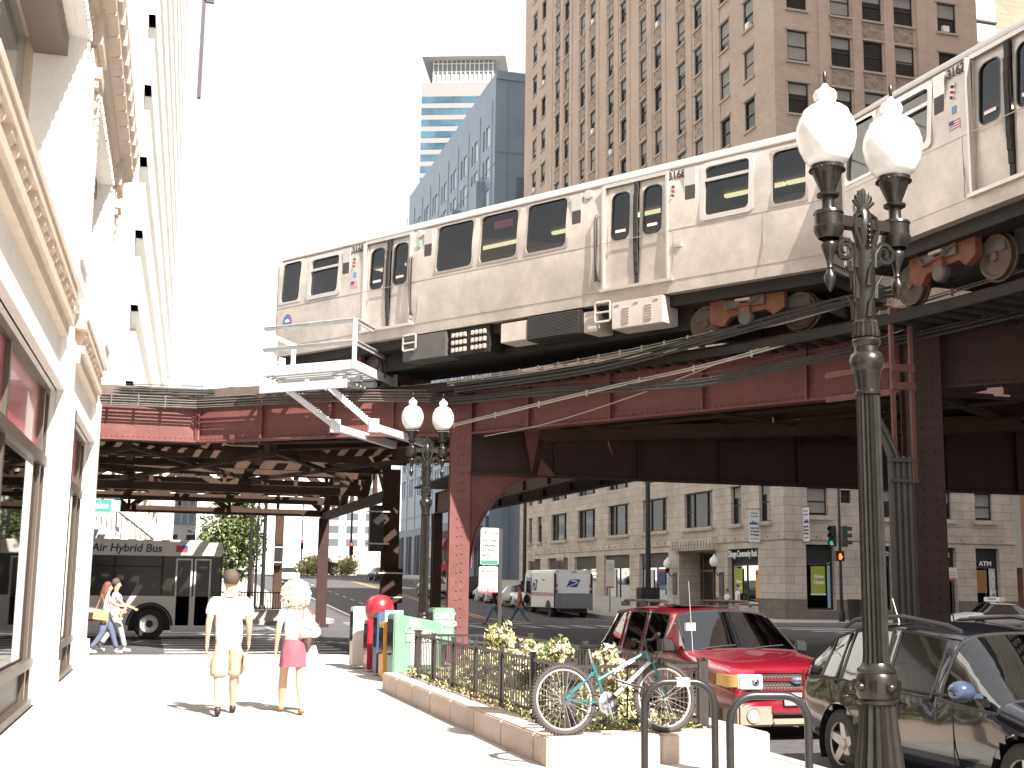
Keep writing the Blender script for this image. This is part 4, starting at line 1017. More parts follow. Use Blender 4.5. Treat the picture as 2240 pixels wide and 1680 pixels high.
for a, c in bays:
    FL.box(b, a-.12, a, .0, 4.3, -.02, .09); FL.box(b, c, c+.12, .0, 4.3, -.02, .09); FL.box(b, a, c, 4.2, 4.34, -.02, .10)
    FL.box(b, a+.05, a+.2, 5.9, 9.35, -.02, .10); FL.box(b, c-.2, c-.05, 5.9, 9.35, -.02, .10); FL.box(b, a+.05, c-.05, 9.22, 9.42, -.02, .12)
    for k in range(26): z = 6+k*.125; FL.box(b, c-.19, c-.06, z, z+.05, .1, .13); FL.box(b, a+.06, a+.19, z, z+.05, .1, .13)
    for i in range(int((c-a)/.14)): FL.box(b, a+.1+i*.14, a+.16+i*.14, 9.25, 9.38, .12, .15)
b.build('moulding', 'terracotta', T, world=True)
for a, c in bays:                                       # bracketed sill cornice below the big windows
    b = MB(); FL.box(b, a-.1, c+.1, 5.48, 5.62, -.02, .17); FL.box(b, a-.05, c+.05, 5.62, 5.72, -.02, .19); FL.box(b, a, c, 4.95, 5.1, -.02, .10); FL.box(b, a, c, 5.1, 5.22, -.02, .16)
    n = int((c-a)/.85)
    for i in range(n):
        x = a+.35+i*(c-a-.5)/max(1, n-1)
        b.prism([(0, 5.48), (.52, 5.48), (.50, 5.40), (.38, 5.36), (.30, 5.27), (.12, 5.24), (0, 5.12)], 0, .26, axis='y', mi=0)
        k = len(b.v)-14
        b.v[k:] = [tuple(FL.p(x+v[1]-.13, v[2], v[0]*.30)) for v in b.v[k:]]
        b.ball(FL.p(x+.42, 5.40, .07), .08, 6)
    b.build('bracketed_sill', 'terratrim', T, world=True)
def console(a, z):                                      # ornamental console with hanging fruit on each pilaster
    b = MB(); FL.box(b, a-.3, a+.3, z+.55, z+.72, 0, .24); FL.box(b, a-.26, a+.26, z+.42, z+.55, 0, .2); FL.box(b, a-.35, a+.35, z+.72, z+.95, 0, .15); FL.box(b, a-.42, a+.42, z+1.15, z+1.3, 0, .18)
    for k in range(16): b.ball(FL.p(a+rnd.uniform(-.16, .16)*(1-k/20), z+.36-k*.055, .13-.006*k+rnd.uniform(-.02, .03)), .085-.003*k, 5)
    FL.box(b, a-.3, a+.3, z-.75, z-.63, 0, .12); FL.box(b, a-.24, a+.24, z-.9, z-.75, 0, .09); FL.box(b, a-.1, a+.1, z-1.25, z-.9, 0, .1)
    b.build('console', 'terratrim', T, world=True)
console(4.1, 8.5); console(10.9, 8.5); console(-6.2, 8.5)
b = MB()                                               # main cornice: soffit panels, egg and dart, modillions
prf = [(0, 9.55), (.12, 9.62), (.14, 9.85), (.30, 9.95), (.34, 10.05), (.62, 10.1), (.66, 10.12), (.66, 10.3), (.74, 10.4), (.8, 10.62), (.8, 10.7), (0, 10.75)]
for i in range(len(prf)-1):
    p, q = prf[i], prf[i+1]; b.quad(FL.p(-25, p[1], p[0]*.6), FL.p(12.2, p[1], p[0]*.6), FL.p(12.2, q[1], q[0]*.6), FL.p(-25, q[1], q[0]*.6))
b.add([FL.p(12.2, p[1], p[0]*.6) for p in prf], [tuple(range(len(prf)))])
for i in range(150):
    a = -20+i*.217
    if a > 12.4: break
    FL.box(b, a, a+.12, 9.66, 9.83, .05, .13)
for i in range(40):
    a = -20+i*.82
    if a > 12.2: break
    FL.box(b, a, a+.035, 10.06, 10.13, .19, .40); FL.box(b, a, a+.05, 10.3, 10.6, .38, .475)
for a in (4.1, 11.0, -6.2): FL.box(b, a-.5, a+.5, 9.5, 10.05, .0, .24); FL.box(b, a-.4, a+.4, 9.3, 9.5, 0, .16)
b.build('cornice', 'terratrim', T, world=True)
b = MB(); FL.box(b, -25, 12.07, 10.75, 12.4, 0, .05); b.build('parapet', 'terracotta', T, world=True)
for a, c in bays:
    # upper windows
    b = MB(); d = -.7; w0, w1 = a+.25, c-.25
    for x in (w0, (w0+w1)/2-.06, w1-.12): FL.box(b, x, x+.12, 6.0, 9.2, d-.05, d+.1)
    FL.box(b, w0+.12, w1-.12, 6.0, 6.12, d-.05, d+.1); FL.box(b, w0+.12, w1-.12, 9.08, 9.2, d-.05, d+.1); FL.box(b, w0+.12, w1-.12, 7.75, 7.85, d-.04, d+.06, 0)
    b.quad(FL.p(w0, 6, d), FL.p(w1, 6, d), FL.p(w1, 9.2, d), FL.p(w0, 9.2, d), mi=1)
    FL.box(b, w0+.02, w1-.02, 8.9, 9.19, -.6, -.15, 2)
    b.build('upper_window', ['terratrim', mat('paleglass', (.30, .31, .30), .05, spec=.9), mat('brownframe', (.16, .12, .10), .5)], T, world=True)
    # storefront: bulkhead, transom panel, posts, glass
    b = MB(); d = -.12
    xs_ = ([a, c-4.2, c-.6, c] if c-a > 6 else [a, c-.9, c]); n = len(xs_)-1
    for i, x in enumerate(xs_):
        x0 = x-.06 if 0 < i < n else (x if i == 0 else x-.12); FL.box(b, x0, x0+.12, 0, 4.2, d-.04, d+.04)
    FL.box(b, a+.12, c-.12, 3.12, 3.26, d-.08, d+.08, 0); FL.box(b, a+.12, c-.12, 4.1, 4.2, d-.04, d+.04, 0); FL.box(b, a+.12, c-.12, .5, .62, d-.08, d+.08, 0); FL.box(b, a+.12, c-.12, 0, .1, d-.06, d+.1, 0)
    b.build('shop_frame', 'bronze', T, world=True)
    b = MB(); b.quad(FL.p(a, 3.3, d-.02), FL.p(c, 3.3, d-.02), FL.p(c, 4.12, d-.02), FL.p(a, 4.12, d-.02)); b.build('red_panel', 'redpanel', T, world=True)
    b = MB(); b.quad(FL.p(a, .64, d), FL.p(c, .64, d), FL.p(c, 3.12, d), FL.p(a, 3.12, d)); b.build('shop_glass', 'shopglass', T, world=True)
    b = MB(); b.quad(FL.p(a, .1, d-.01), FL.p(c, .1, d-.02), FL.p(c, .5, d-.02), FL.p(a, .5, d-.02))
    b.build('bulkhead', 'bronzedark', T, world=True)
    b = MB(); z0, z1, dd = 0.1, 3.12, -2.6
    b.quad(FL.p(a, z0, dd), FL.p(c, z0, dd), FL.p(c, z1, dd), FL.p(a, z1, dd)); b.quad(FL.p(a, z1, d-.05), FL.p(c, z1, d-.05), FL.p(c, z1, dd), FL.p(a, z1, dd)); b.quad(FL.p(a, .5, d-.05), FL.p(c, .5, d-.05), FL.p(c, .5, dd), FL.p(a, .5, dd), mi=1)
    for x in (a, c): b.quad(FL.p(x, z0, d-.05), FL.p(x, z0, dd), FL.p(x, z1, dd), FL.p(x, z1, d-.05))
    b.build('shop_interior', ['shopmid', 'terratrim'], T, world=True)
b = MB(); FL.box(b, -4.8, -.4, .7, 2.55, -.62, -.6); b.build('window_blind', 'paperwhite', T, world=True)
# downpipe / conduit at the first pilaster
b = MB(); b.tube([FL.p(5.12, .1, .1), FL.p(5.12, 4.2, .1)], .012, 5); b.build('conduit', 'darkmetal', T, world=True)
# ---- white parking garage / loft building across the street ----
mat('garagewhite', (.83, .82, .79), .6, n=(1, .05)); mat('garagedark', (.34, .31, .28), .8); mat('garagemid', (.5, .47, .43), .7)
T = empty('white_building', (-.94, 55.2, 0), 0, 'sunlit white building with stacked horizontal bands across the side street', 'building')
FGw = Fac((-.94-.0, 55.2), (.034, 1), 1); FGs = Fac((-.94, 55.2), (-1, .01), -1)
b = MB()
for k in range(14):
    z = 10.0+k*3.33-3.33
    FGw.box(b, -.0, 62, z, z+2.15, -1.4, 0); FGs.box(b, 0, 26, z, z+2.15, -1.4, 0)     # spandrel bands
FGw.box(b, 4, 62, 4, 56, -1.6, -1.2, 1); FGs.box(b, 2.2, 26, 4, 56, -1.6, -1.2, 1)
for k in range(14):
    z = 10.0+k*3.33-3.33
    for a, c in ((0, 1.0), (5.5, 8.5), (30, 34), (58, 62)):
        FGw.box(b, a, c, z+2.15, z+3.33, -1.2, -.3)
    for a, c in ((.5, 1.3), (3, 26)): FGs.box(b, a, c, z+2.15, z+3.33, -1.1, -.06)
b.build('wall', ['garagewhite', 'garagedark'], T, world=True)
b = MB(); FGw.box(b, 0.2, 62, -.2, 6.67, -1.5, -.3); 
for i in range(7): FGw.box(b, i*9, i*9+1.6, -.2, 6.67, -.3, 0)
FGs.box(b, 0, 26, -.2, 6.67, -1.5, -.3); b.build('base_wall', 'garagemid', T, world=True)
b = MB(); b.quad(FGw.p(62, 0, 0), FGw.p(62, 56, 0), FGw.p(62, 56, -20), FGw.p(62, 0, -20)); b.build('end_wall', 'garagewhite', T, world=True)
# stair with a sloping balustrade in front (elevated station stair)
T = empty('station_stair', (-4, 52, 0), 0, 'grey metal station stair with sloping railing behind the bus', 'stair')
b = MB()
for i in range(16): b.box((-2.4+i*.28, 54.0, 4.3-i*.22), (-2.1+i*.28, 55.0, 4.36-i*.22))
b.bar((-2.4, 53.95, 4.3), (2.2, 53.95, .8), .06, .3); b.build('flight', 'galv', T, world=True)
b = MB(); b.bar((-2.4, 53.9, 5.3), (2.2, 53.9, 1.8), .06, .07)
for i in range(24): x = -2.4+i*.195; b.box((x, 53.9, 4.3-i*.149), (x+.03, 53.93, 5.3-i*.149))
b.build('balustrade', 'darkmetal', T, world=True)
b = MB()
for x in (-2.3, -.9, .4): b.box((x, 53.9, 0), (x+.14, 54.05, 5.0))
b.build('post', 'whitepaint', T, world=True)
b = MB(); b.box((-7.5, 54, 2.3), (-2.45, 55, 5.2)); b.build('landing_box', 'panelgrey', T, world=True)
# ---- building with the dark edge, beyond ----
T = empty('cream_building', (-1, 120, 2), 0, 'bleached cream high building with one dark drainpipe edge against the sky', 'building')
b = MB(); b.box((-24, 120, 1.5), (2.3, 150, 66), 0); 
for k in range(16):
    for i in range(7): b.box((2.3, 122+i*4, 8+k*3.3), (2.36, 123.6+i*4, 10+k*3.3), 1)
b.build('wall', ['garagewhite', 'palewin'], T, world=True)
b = MB(); b.box((2.3, 119.7, 48), (2.62, 120.2, 64)); b.box((2.5, 119.7, 57.9), (3.4, 120.0, 58.3)); b.build('dark_edge', mat('plum', (.045, .03, .05), .6), T, world=True)
# ---- far street-level buildings: pale river-side blocks ----
mat('farwhite', (.40, .39, .385), .7); mat('farglass', (.13, .18, .22), .3); mat('farwin', (.09, .10, .11), .4)
T = empty('office_block', (20, 260, 2.5), 0, 'bright white office block with rows of small windows closing the street', 'building')
b = MB(); b.box((22, 262, 2), (58, 285, 22), 0); b.box((58, 262, 2), (66, 290, 34), 0); b.box((22, 255, 2), (70, 262, 7.2), 2)
for k in range(5):
    for i in range(9): b.box((24+i*4.0, 261.9, 9+k*2.7), (26.4+i*4, 262.05, 10.4+k*2.7), 1)
b.build('wall', ['farwhite', 'farwin', mat('farpink', (.36, .29, .25), .7)], T, world=True)
T = empty('glass_office', (5, 240, 2.5), 0, 'pale office with tall columns and glass bands at the street end on the left', 'building')
b = MB(); b.box((-30, 246, 10), (20.5, 270, 30), 0)
for k in range(5): b.box((-29, 245.8, 12+k*3.6), (20, 246.02, 14.2+k*3.6), 1)
for i in range(40): b.box((-29+i*1.25, 245.7, 12), (-28.8+i*1.25, 245.9, 28), 0)
for i in range(9): b.box((-28+i*5.6, 246, 2), (-26.4+i*5.6, 248, 10), 0)
b.box((-30, 252, 2), (20.5, 254, 10), 2)
b.build('wall', ['farwhite', 'farglass', 'farglass'], T, world=True)
# ================= street lamps =================
mat('castiron', (.055, .05, .046), .3, .75, n=(9, .25), bump=(40, .08)); mat('acorn', (.80, .79, .77), .12, spec=.8, n=(3, .03)); mat('acorncap', (.8, .79, .76), .15)
def spiral(cx, cz, r0, turns, a0, sgn, n=18):
    return [(cx+r0*(1-.72*i/n)*math.cos(a0+sgn*turns*2*math.pi*i/n), cz+r0*(1-.72*i/n)*math.sin(a0+sgn*turns*2*math.pi*i/n)) for i in range(n+1)]
def street_lamp(loc, label):
    L = empty('street_lamp', loc, R_(7), label, 'street lamp', 'twin globe street lamps along the kerb')
    b = MB(); N = 32
    b.lathe([(.24, 0), (.24, .08), (.215, .12), (.20, .22)], n=N); b.lathe([(.20, .22), (.185, .35), (.16, .55), (.142, .76)], n=N*2, flute=.13, fn=16)
    b.lathe([(.142, .76), (.155, .77), (.155, .79), (.14, .80)], n=N)
    b.build('base', 'castiron', L, smooth=35)
    b = MB(); b.lathe([(.14, .80), (.158, .83), (.163, .90), (.158, .97), (.145, 1.0), (.152, 1.01), (.152, 1.03), (.125, 1.05), (.11, 1.08)], n=N)
    for k in range(8):
        t = k*math.pi/4; b.ball((.163*math.cos(t), .163*math.sin(t), .9), .045, 6, sz=.8) if k % 2 == 0 else [b.box((.155*math.cos(t)-.006+.02*j, .155*math.sin(t)-.02, .86), (.155*math.cos(t)+.006+.02*j, .155*math.sin(t)+.02, .95)) for j in (-1, 0, 1)]
    b.build('ornamental_ring', 'castiron', L, smooth=35)
    b = MB(); b.lathe([(.108, 1.08), (.100, 1.15), (.098, 2.2), (.095, 3.22)], n=72, flute=.15, fn=18); b.build('shaft', 'castiron', L, smooth=50)
    b = MB(); b.lathe([(.095, 3.22), (.105, 3.225), (.105, 3.25), (.092, 3.26), (.10, 3.35), (.115, 3.42)], n=N); b.lathe([(.115, 3.42), (.138, 3.47), (.142, 3.51), (.125, 3.56), (.10, 3.58), (.095, 3.62), (.11, 3.64), (.118, 3.67), (.105, 3.69), (.092, 3.70)], n=N)
    b.lathe([(.115, 3.70), (.122, 3.74), (.105, 3.80), (.11, 3.82), (.095, 3.84)], n=64, flute=.1, fn=20); b.build('capital', 'castiron', L, smooth=35)
    b = MB(); b.lathe([(.085, 3.84), (.082, 4.0), (.095, 4.3), (.10, 4.42)], n=24)
    for k in range(6):                                   # acanthus leaves
        t = k*math.pi/3+.2; z = 3.86+(k % 2)*.16
        for j in range(2):
            zz = z+j*.26; r = .088; p = [Vector((r*math.cos(t), r*math.sin(t), zz)), Vector((r*1.12*math.cos(t+.1), r*1.12*math.sin(t+.1), zz+.12)), Vector((r*1.7*math.cos(t+.2), r*1.7*math.sin(t+.2), zz+.2))]; b.tube(p, [.028, .02, .005], 6)
    b.build('leaf_collar', 'castiron', L, smooth=50)
    b = MB()                                              # scrolls and crest, in the plane of the arms
    for s_ in (-1, 1):
        sp = spiral(s_*.20, 4.42, .085, 1.25, 0 if s_ > 0 else math.pi, -s_)
        stem = [(s_*.02, 3.95), (s_*.03, 4.15), (s_*.06, 4.33), (s_*.11, 4.44), (s_*.17, 4.50), (s_*.225, 4.50), (s_*.275, 4.46)]
        b.tube([(x, -.02, z) for x, z in stem+sp[1:]], [.03]*7+[.026-.0009*i for i in range(len(sp)-1)], 7)
        b.tube([(s_*.02, -.03, 4.35), (s_*.08, -.04, 4.5), (s_*.12, -.04, 4.62), (s_*.10, -.04, 4.72), (s_*.05, -.05, 4.74), (s_*.03, -.05, 4.68), (s_*.06, -.05, 4.65)], [.03, .03, .028, .024, .02, .016, .01], 7)
    b.lathe([(.03, 4.3), (.05, 4.45), (.085, 4.6), (.07, 4.76), (.04, 4.82), (.001, 4.84)], n=16)
    for k in range(9): b.ball((0, -.085+.0*k, 4.28+k*.045), .016, 5)
    b.build('scrollwork', 'castiron', L, smooth=50)
    b = MB()
    for k in range(-3, 4):
        a = k*.36; b.tube([(0, -.01, 4.76), (math.sin(a)*.10, -.02, 4.80+math.cos(a)*.12), (math.sin(a)*.12, -.02, 4.80+math.cos(a)*.17-abs(k)*.01)], [.012, .024, .014], 6)
    b.build('crest', 'castiron', L, smooth=50)
    for s_ in (-1, 1):
        x = s_*.345
        b = MB(); b.bar((s_*.05, 0, 4.66), (x, 0, 4.66), .11, .09); b.lathe([(.085, 4.50), (.12, 4.56), (.125, 4.6), (.115, 4.61), (.115, 4.70), (.125, 4.71), (.12, 4.73), (.06, 4.74)], (x, 0, 0), 24); b.build('arm', 'castiron', L, smooth=35)
        b = MB(); b.lathe([(.001, 4.05), (.02, 4.08), (.045, 4.14), (.05, 4.18), (.03, 4.22), (.022, 4.24), (.034, 4.25), (.022, 4.27), (.03, 4.32), (.055, 4.40), (.07, 4.44), (.062, 4.47), (.03, 4.49), (.05, 4.50), (.085, 4.50)], (x, 0, 0), 20); b.build('drop_finial', 'castiron', L, smooth=50)
        b = MB(); b.lathe([(.06, 4.74), (.052, 4.78), (.052, 4.84), (.09, 4.86), (.095, 4.88), (.06, 4.90), (.07, 4.93), (.115, 5.04), (.13, 5.08), (.14, 5.09), (.14, 5.12), (.125, 5.13)], (x, 0, 0), 24)
        for k in range(22): t = k*2*math.pi/22; b.ball((x+.142*math.cos(t), .142*math.sin(t), 5.085), .012, 4)
        b.build('cup', 'castiron', L, smooth=35)
        b = MB(); b.lathe([(.13, 5.12), (.18, 5.18), (.225, 5.27), (.248, 5.37), (.245, 5.45), (.225, 5.52), (.195, 5.57), (.19, 5.595), (.15, 5.63), (.10, 5.655), (.078, 5.68), (.095, 5.71), (.098, 5.745), (.085, 5.775), (.045, 5.80), (.02, 5.84), (.001, 5.85)], (x, 0, 0), 32); b.build('globe', 'acorn', L, smooth=60)
        b = MB(); b.lathe([(.012, 5.85), (.016, 5.87), (.02, 5.93), (.001, 5.97)], (x, 0, 0), 8); b.build('tip', 'castiron', L, smooth=60)
    return L
lp = street_lamp((5.60, 8.9, 0), 'large black twin globe street lamp standing close beside the dark car')
l2 = copy_tree(lp); l2.location = (5.66, 26.1, 0); l2.scale = (.955,)*3; l2.rotation_euler = (0, 0, R_(-5)); l2['label'] = 'smaller black twin globe street lamp rising behind the green newspaper boxes'
# ================= planter, fence, bike racks =================
PX0, PX1, PY0, PY1, PH = 3.64, 5.92, 11.3, 19.66, .27
mat('planterstone', (.50, .40, .34), .75, n=(1.2, .12), n2=(18, .12), bump=(30, .2))
P_ = empty('planter', ((PX0+PX1)/2, PY0, 0), 0, 'long low stone planter bed beside the parked red car', 'planter')
b = MB(); t_ = .34
def slab(x0, y0, x1, y1, n, along):
    for i in range(n):
        if along == 'y': b.box((x0, lerp(y0, y1, i/n)+.004, -.05), (x1, lerp(y0, y1, (i+1)/n)-.004, PH))
        else: b.box((lerp(x0, x1, i/n)+.004, y0, -.05), (lerp(x0, x1, (i+1)/n)-.004, y1, PH))
slab(PX0, PY0+.42, PX0+t_, PY1, 7, 'y'); slab(PX1-t_, PY0+.42, PX1, PY1, 7, 'y'); slab(PX0, PY0, PX1, PY0+.42, 2, 'x'); slab(PX0+t_, PY1-t_, PX1-t_, PY1, 2, 'x')
b.build('wall', 'planterstone', P_, world=True, bevel=.015)
b = MB(); b.box((PX0+t_, PY0+.4, 0), (PX1-t_, PY1-t_, .2)); b.build('soil', 'dirt', P_, world=True)
FN = empty('railing', (4.9, 15, .2), 0, 'low black iron railing round the flower bed', 'railing')
fx0, fx1, fy0, fy1 = PX0+.42, PX1-.40, PY0+.62, PY1-.5
def rail_run(p, q, n):
    b = MB(); P = Vector((*p, 0)); Q = Vector((*q, 0))
    for z in (.33, .86): b.bar(P+Vector((0, 0, z)), Q+Vector((0, 0, z)), .02, .035)
    m_ = int((Q-P).length/.105)
    for i in range(1, m_):
        c = P.lerp(Q, i/m_); b.bar(c+Vector((0, 0, .33)), c+Vector((0, 0, .86)), .014, .014)
    b.build('rail_panel', 'railpaint', FN, world=True)
    for i in range(n+1):
        c = P.lerp(Q, i/n); k = MB(); k.box((c.x-.026, c.y-.026, .18), (c.x+.026, c.y+.026, .92)); k.box((c.x-.033, c.y-.033, .92), (c.x+.033, c.y+.033, .94)); k.build('post', 'railpaint', FN, world=True)
mat('railpaint', (.045, .038, .036), .4, n=(20, .3))
rail_run((fx0, fy0), (fx0, fy1), 6); rail_run((fx1, fy0), (fx1, fy1), 6); rail_run((fx0+.05, fy1), (fx1-.05, fy1), 1); rail_run((fx0+.05, fy0), (fx1-.05, fy0), 1)
def bike_rack(x, y, label):
    K = empty('bike_rack', (x, y, 0), R_(-8), label, 'bike rack', 'black hoop bike racks on the pavement')
    b = MB(); r = .19; h = .87; w_ = .60; pts = [(-w_/2, 0, 0), (-w_/2, 0, h-r)]
    for i in range(1, 9): t = math.pi-math.pi/2*i/8; pts.append((-w_/2+r+r*math.cos(t), 0, h-r+r*math.sin(t)))
    for i in range(0, 9): t = math.pi/2-math.pi/2*i/8; pts.append((w_/2-r+r*math.cos(t), 0, h-r+r*math.sin(t)))
    pts += [(w_/2, 0, 0)]
    b.tube(pts, .030, 12); b.build('hoop', 'blackpaint', K, smooth=50)
    for s_ in (-1, 1): b = MB(); b.lathe([(.07, 0), (.07, .012), (.035, .02)], (s_*w_/2, 0, 0), 16); b.build('foot_plate', 'blackpaint', K, smooth=40)
    return K
k1 = bike_rack(4.33, 9.85, 'black hoop bike rack with white sticker in front of the leaning bicycle'); b = MB(); b.box((-.03, -.034, .885-.05), (.08, .034, .904)); b.build('sticker', 'whitepaint', k1)
k2 = copy_tree(k1)
for c in list(k2.children):
    if c.name.startswith('sticker'): bpy.data.objects.remove(c)
k2.location = (4.47, 8.55, 0); k2['label'] = 'nearer black hoop bike rack without a sticker beside the dark car'
# ================= bicycle =================
mat('teal', (.015, .13, .14), .25, coat=.6); mat('lilac', (.55, .50, .60), .3, coat=.5); mat('tyre', (.06, .05, .048), .8, bump=(80, .5))
BK = empty('bicycle', (4.38, 11.42, PH), R_(4), 'teal and white mountain bicycle leaning on the planter railing', 'bicycle')
lean = Matrix.Rotation(R_(-8), 4, 'X')
def bb_(): q = MB(); q.T = lean; return q
WR, xr, xf_ = .325, -.53, .52
for x in (xr, xf_):
    q = bb_(); q.tube([(x+(WR-.02)*math.cos(t), 0, WR+(WR-.02)*math.sin(t)) for t in [i*2*math.pi/44 for i in range(44)]], .024, 9, closed=True)
    for i in range(66):
        t = i*2*math.pi/66
        for yy in (-.014, .014): c = Vector((x+(WR+.004)*math.cos(t), yy, WR+(WR+.004)*math.sin(t))); q.box((c.x-.007, c.y-.008, c.z-.007), (c.x+.007, c.y+.008, c.z+.007))
    W = q.build('tyre', 'tyre', BK, smooth=50)
    q = bb_(); q.tube([(x+.275*math.cos(t), 0, WR+.275*math.sin(t)) for t in [i*2*math.pi/44 for i in range(44)]], .012, 6, closed=True); q.build('rim', 'alloy', BK, smooth=60)
    q = bb_()
    for i in range(28):
        t = i*2*math.pi/28; t2 = t+(.5 if i % 2 else -.5); q.tube([(x+.02*math.cos(t2), (.02 if i % 4 < 2 else -.02), WR+.02*math.sin(t2)), (x+.27*math.cos(t), 0, WR+.27*math.sin(t))], .0028, 4)
    q.lathe([(.015, -.05), (.03, -.03), (.018, -.02), (.018, .02), (.03, .03), (.015, .05)], (x, 0, WR), 12, axis='y'); q.build('spokes', 'chrome', BK)
q = bb_(); bbk = (-.10, 0, .28); st = (-.22, 0, .66); hd, hl = (.36, 0, .76), (.39, 0, .66)
q.tube([bbk, st], .016, 8); q.tube([hd, (-.17, 0, .50)], .017, 8); q.tube([hl, bbk], .020, 8, 1)
for s_ in (-1, 1): q.tube([(xr, s_*.06, WR), (-.13, s_*.04, .28)], .009, 6); q.tube([(xr, s_*.06, WR), (st[0]+.02, s_*.02, .58)], .009, 6); q.tube([(xf_, s_*.05, WR), (.42, s_*.045, .60), (.40, s_*.03, .66)], [.011, .014, .015], 7)
q.tube([hd, hl], .022, 10); q.tube([(-.16, 0, .50), (.02, 0, .43)], .0, 4) if False else None
q.build('frame', ['teal', 'lilac'], BK, smooth=60)
q = bb_(); q.tube([(hl[0]+.02, 0, .60), (hd[0]-.01, 0, .84), (.38, 0, .88)], .013, 8); q.tube([(.36, -.27, .90), (.36, -.12, .86), (.40, 0, .88), (.36, .12, .86), (.36, .27, .90)], .011, 8); q.tube([(.36, -.30, .905), (.36, -.19, .885)], .018, 8, 1); q.tube([(.36, .30, .905), (.36, .19, .885)], .018, 8, 1)
q.tube([(.40, -.14, .87), (.46, -.12, .80), (.44, -.02, .70)], .004, 5, 1); q.tube([(.40, .14, .87), (.48, .1, .78), (.42, .03, .66)], .004, 5, 1); q.build('handlebar', ['darkmetal', 'rubber'], BK, smooth=60)
q = bb_(); q.tube([st, (-.245, 0, .80)], .013, 8); q.build('seat_post', 'chrome', BK, smooth=60)
q = bb_(); q.add([(-.38, -.075, .82), (-.38, .075, .82), (-.25, -.06, .835), (-.25, .06, .835), (-.10, -.018, .825), (-.10, .018, .825), (-.37, -.07, .785), (-.37, .07, .785), (-.25, -.045, .79), (-.25, .045, .79), (-.11, -.012, .80), (-.11, .012, .80)],
    [(0, 2, 3, 1), (2, 4, 5, 3), (6, 7, 9, 8), (8, 9, 11, 10), (0, 6, 8, 2), (2, 8, 10, 4), (1, 3, 9, 7), (3, 5, 11, 9), (0, 1, 7, 6), (4, 10, 11, 5)]); q.build('saddle', 'blackpaint', BK, bevel=.012, smooth=60)
q = bb_(); q.lathe([(.10, -.062), (.105, -.06), (.105, -.05), (.06, -.05), (.06, -.054), (.10, -.056)], bbk, 26, axis='y'); q.lathe([(.02, -.07), (.02, .07)], bbk, 10, axis='y')
q.tube([(bbk[0], -.075, bbk[2]), (bbk[0]+.03, -.085, bbk[2]-.16)], .010, 6, 1); q.box((bbk[0]-.02, -.17, bbk[2]-.175), (bbk[0]+.08, -.09, bbk[2]-.155), 2); q.tube([(bbk[0], .075, bbk[2]), (bbk[0]-.03, .085, bbk[2]+.16)], .010, 6, 1)
q.lathe([(.055, -.05), (.055, -.03)], (xr, 0, WR), 20, axis='y'); q.tube([(bbk[0], -.055, bbk[2]+.10), (xr, -.045, WR+.055)], .004, 4, 2); q.tube([(bbk[0], -.055, bbk[2]-.10), (xr+.02, -.045, WR-.12), (xr, -.045, WR-.05)], .004, 4, 2); q.build('crankset', ['chrome', 'chrome', 'darkmetal'], BK, smooth=40)
q = bb_(); q.tube([(.0, -.02, .50), (.1, -.06, .46), (.25, -.07, .42), (.38, -.06, .38)], .012, 6); q.build('cable_lock', 'blackpaint', BK, smooth=60)
q = bb_(); q.box((-.20, -.012, .49), (-.17, .012, .50)); text_obj('JUPITER', .045, 'white', BK, lean @ Matrix.Translation((.1, -.019, .63)) @ Matrix.Rotation(R_(90), 4, 'X') @ Matrix.Rotation(R_(26), 4, 'Z'), name='frame_lettering', bold=.002, sx=1.6)
# ================= newspaper boxes =================
mat('redplastic', (.30, .018, .03), .3, coat=.4); mat('whitebox', (.62, .58, .54), .5, n=(3, .12)); mat('bluebox', (.06, .10, .18), .45, n=(6, .15)); mat('skyprint', (.35, .55, .72), .4); mat('orangebox', (.62, .30, .05), .45, n=(8, .25)); mat('greenbox', (.15, .26, .19), .45, n=(5, .12)); mat('darkplastic', (.03, .028, .026), .5)
def newsbox(x, y, w_, d_, h_, m, label, slant=0, rz=0, legs=True, name='newspaper_box'):
    N_ = empty(name, (x, y, 0), rz, label, 'newspaper box', 'newspaper boxes by the planter')
    b = MB(); z0 = .12 if legs else 0.05
    b.prism([(-d_/2, z0), (d_/2, z0), (d_/2, h_), (-d_/2+.02, h_-slant), (-d_/2, h_-slant-.04)], -w_/2, w_/2, axis='y'); b.build('cabinet', m, N_, bevel=.02)
    b = MB(); b.box((-d_/2-.012, -w_/2+.05, z0+.45*(h_-z0)), (-d_/2+.01, w_/2-.05, h_-slant-.10)); b.build('door_window', 'winglass', N_)
    b = MB(); b.box((-d_/2-.04, -.08, z0+.42*(h_-z0)), (-d_/2-.005, .08, z0+.45*(h_-z0))); b.build('handle', 'darkplastic', N_)
    if legs:
        for sx_ in (-1, 1):
            for sy_ in (-1, 1): b = MB(); b.box((sx_*(d_/2-.06)-.02, sy_*(w_/2-.06)-.02, 0), (sx_*(d_/2-.06)+.02, sy_*(w_/2-.06)+.02, z0)); b.build('leg', 'darkplastic', N_)
    return N_
newsbox(4.12, 24.7, .40, .36, 1.18, 'whitebox', 'narrow white newspaper box at the far end of the row', legs=False)
n_ = newsbox(4.30, 23.7, .46, .50, .98, 'redplastic', 'red newspaper box with a big red dome on top', legs=False); b = MB(); b.lathe([(.24, 0), (.27, .1), (.275, .2), (.24, .33), (.15, .42), (.001, .45)], (0, 0, .98), 28); b.build('dome', 'redplastic', n_, smooth=60)
n_ = newsbox(4.28, 22.7, .42, .46, 1.12, 'bluebox', 'dark blue newspaper box with a pale blue poster panel', legs=False); b = MB(); b.box((-.1, -.225, .68), (.23, -.212, 1.16)); b.build('poster', 'skyprint', n_); b = MB(); b.ball((.06, -.22, .98), .09, 8, sz=.8); b.box((-.02, -.232, .74), (.15, -.222, .84)); b.build('poster_print', 'white', n_)
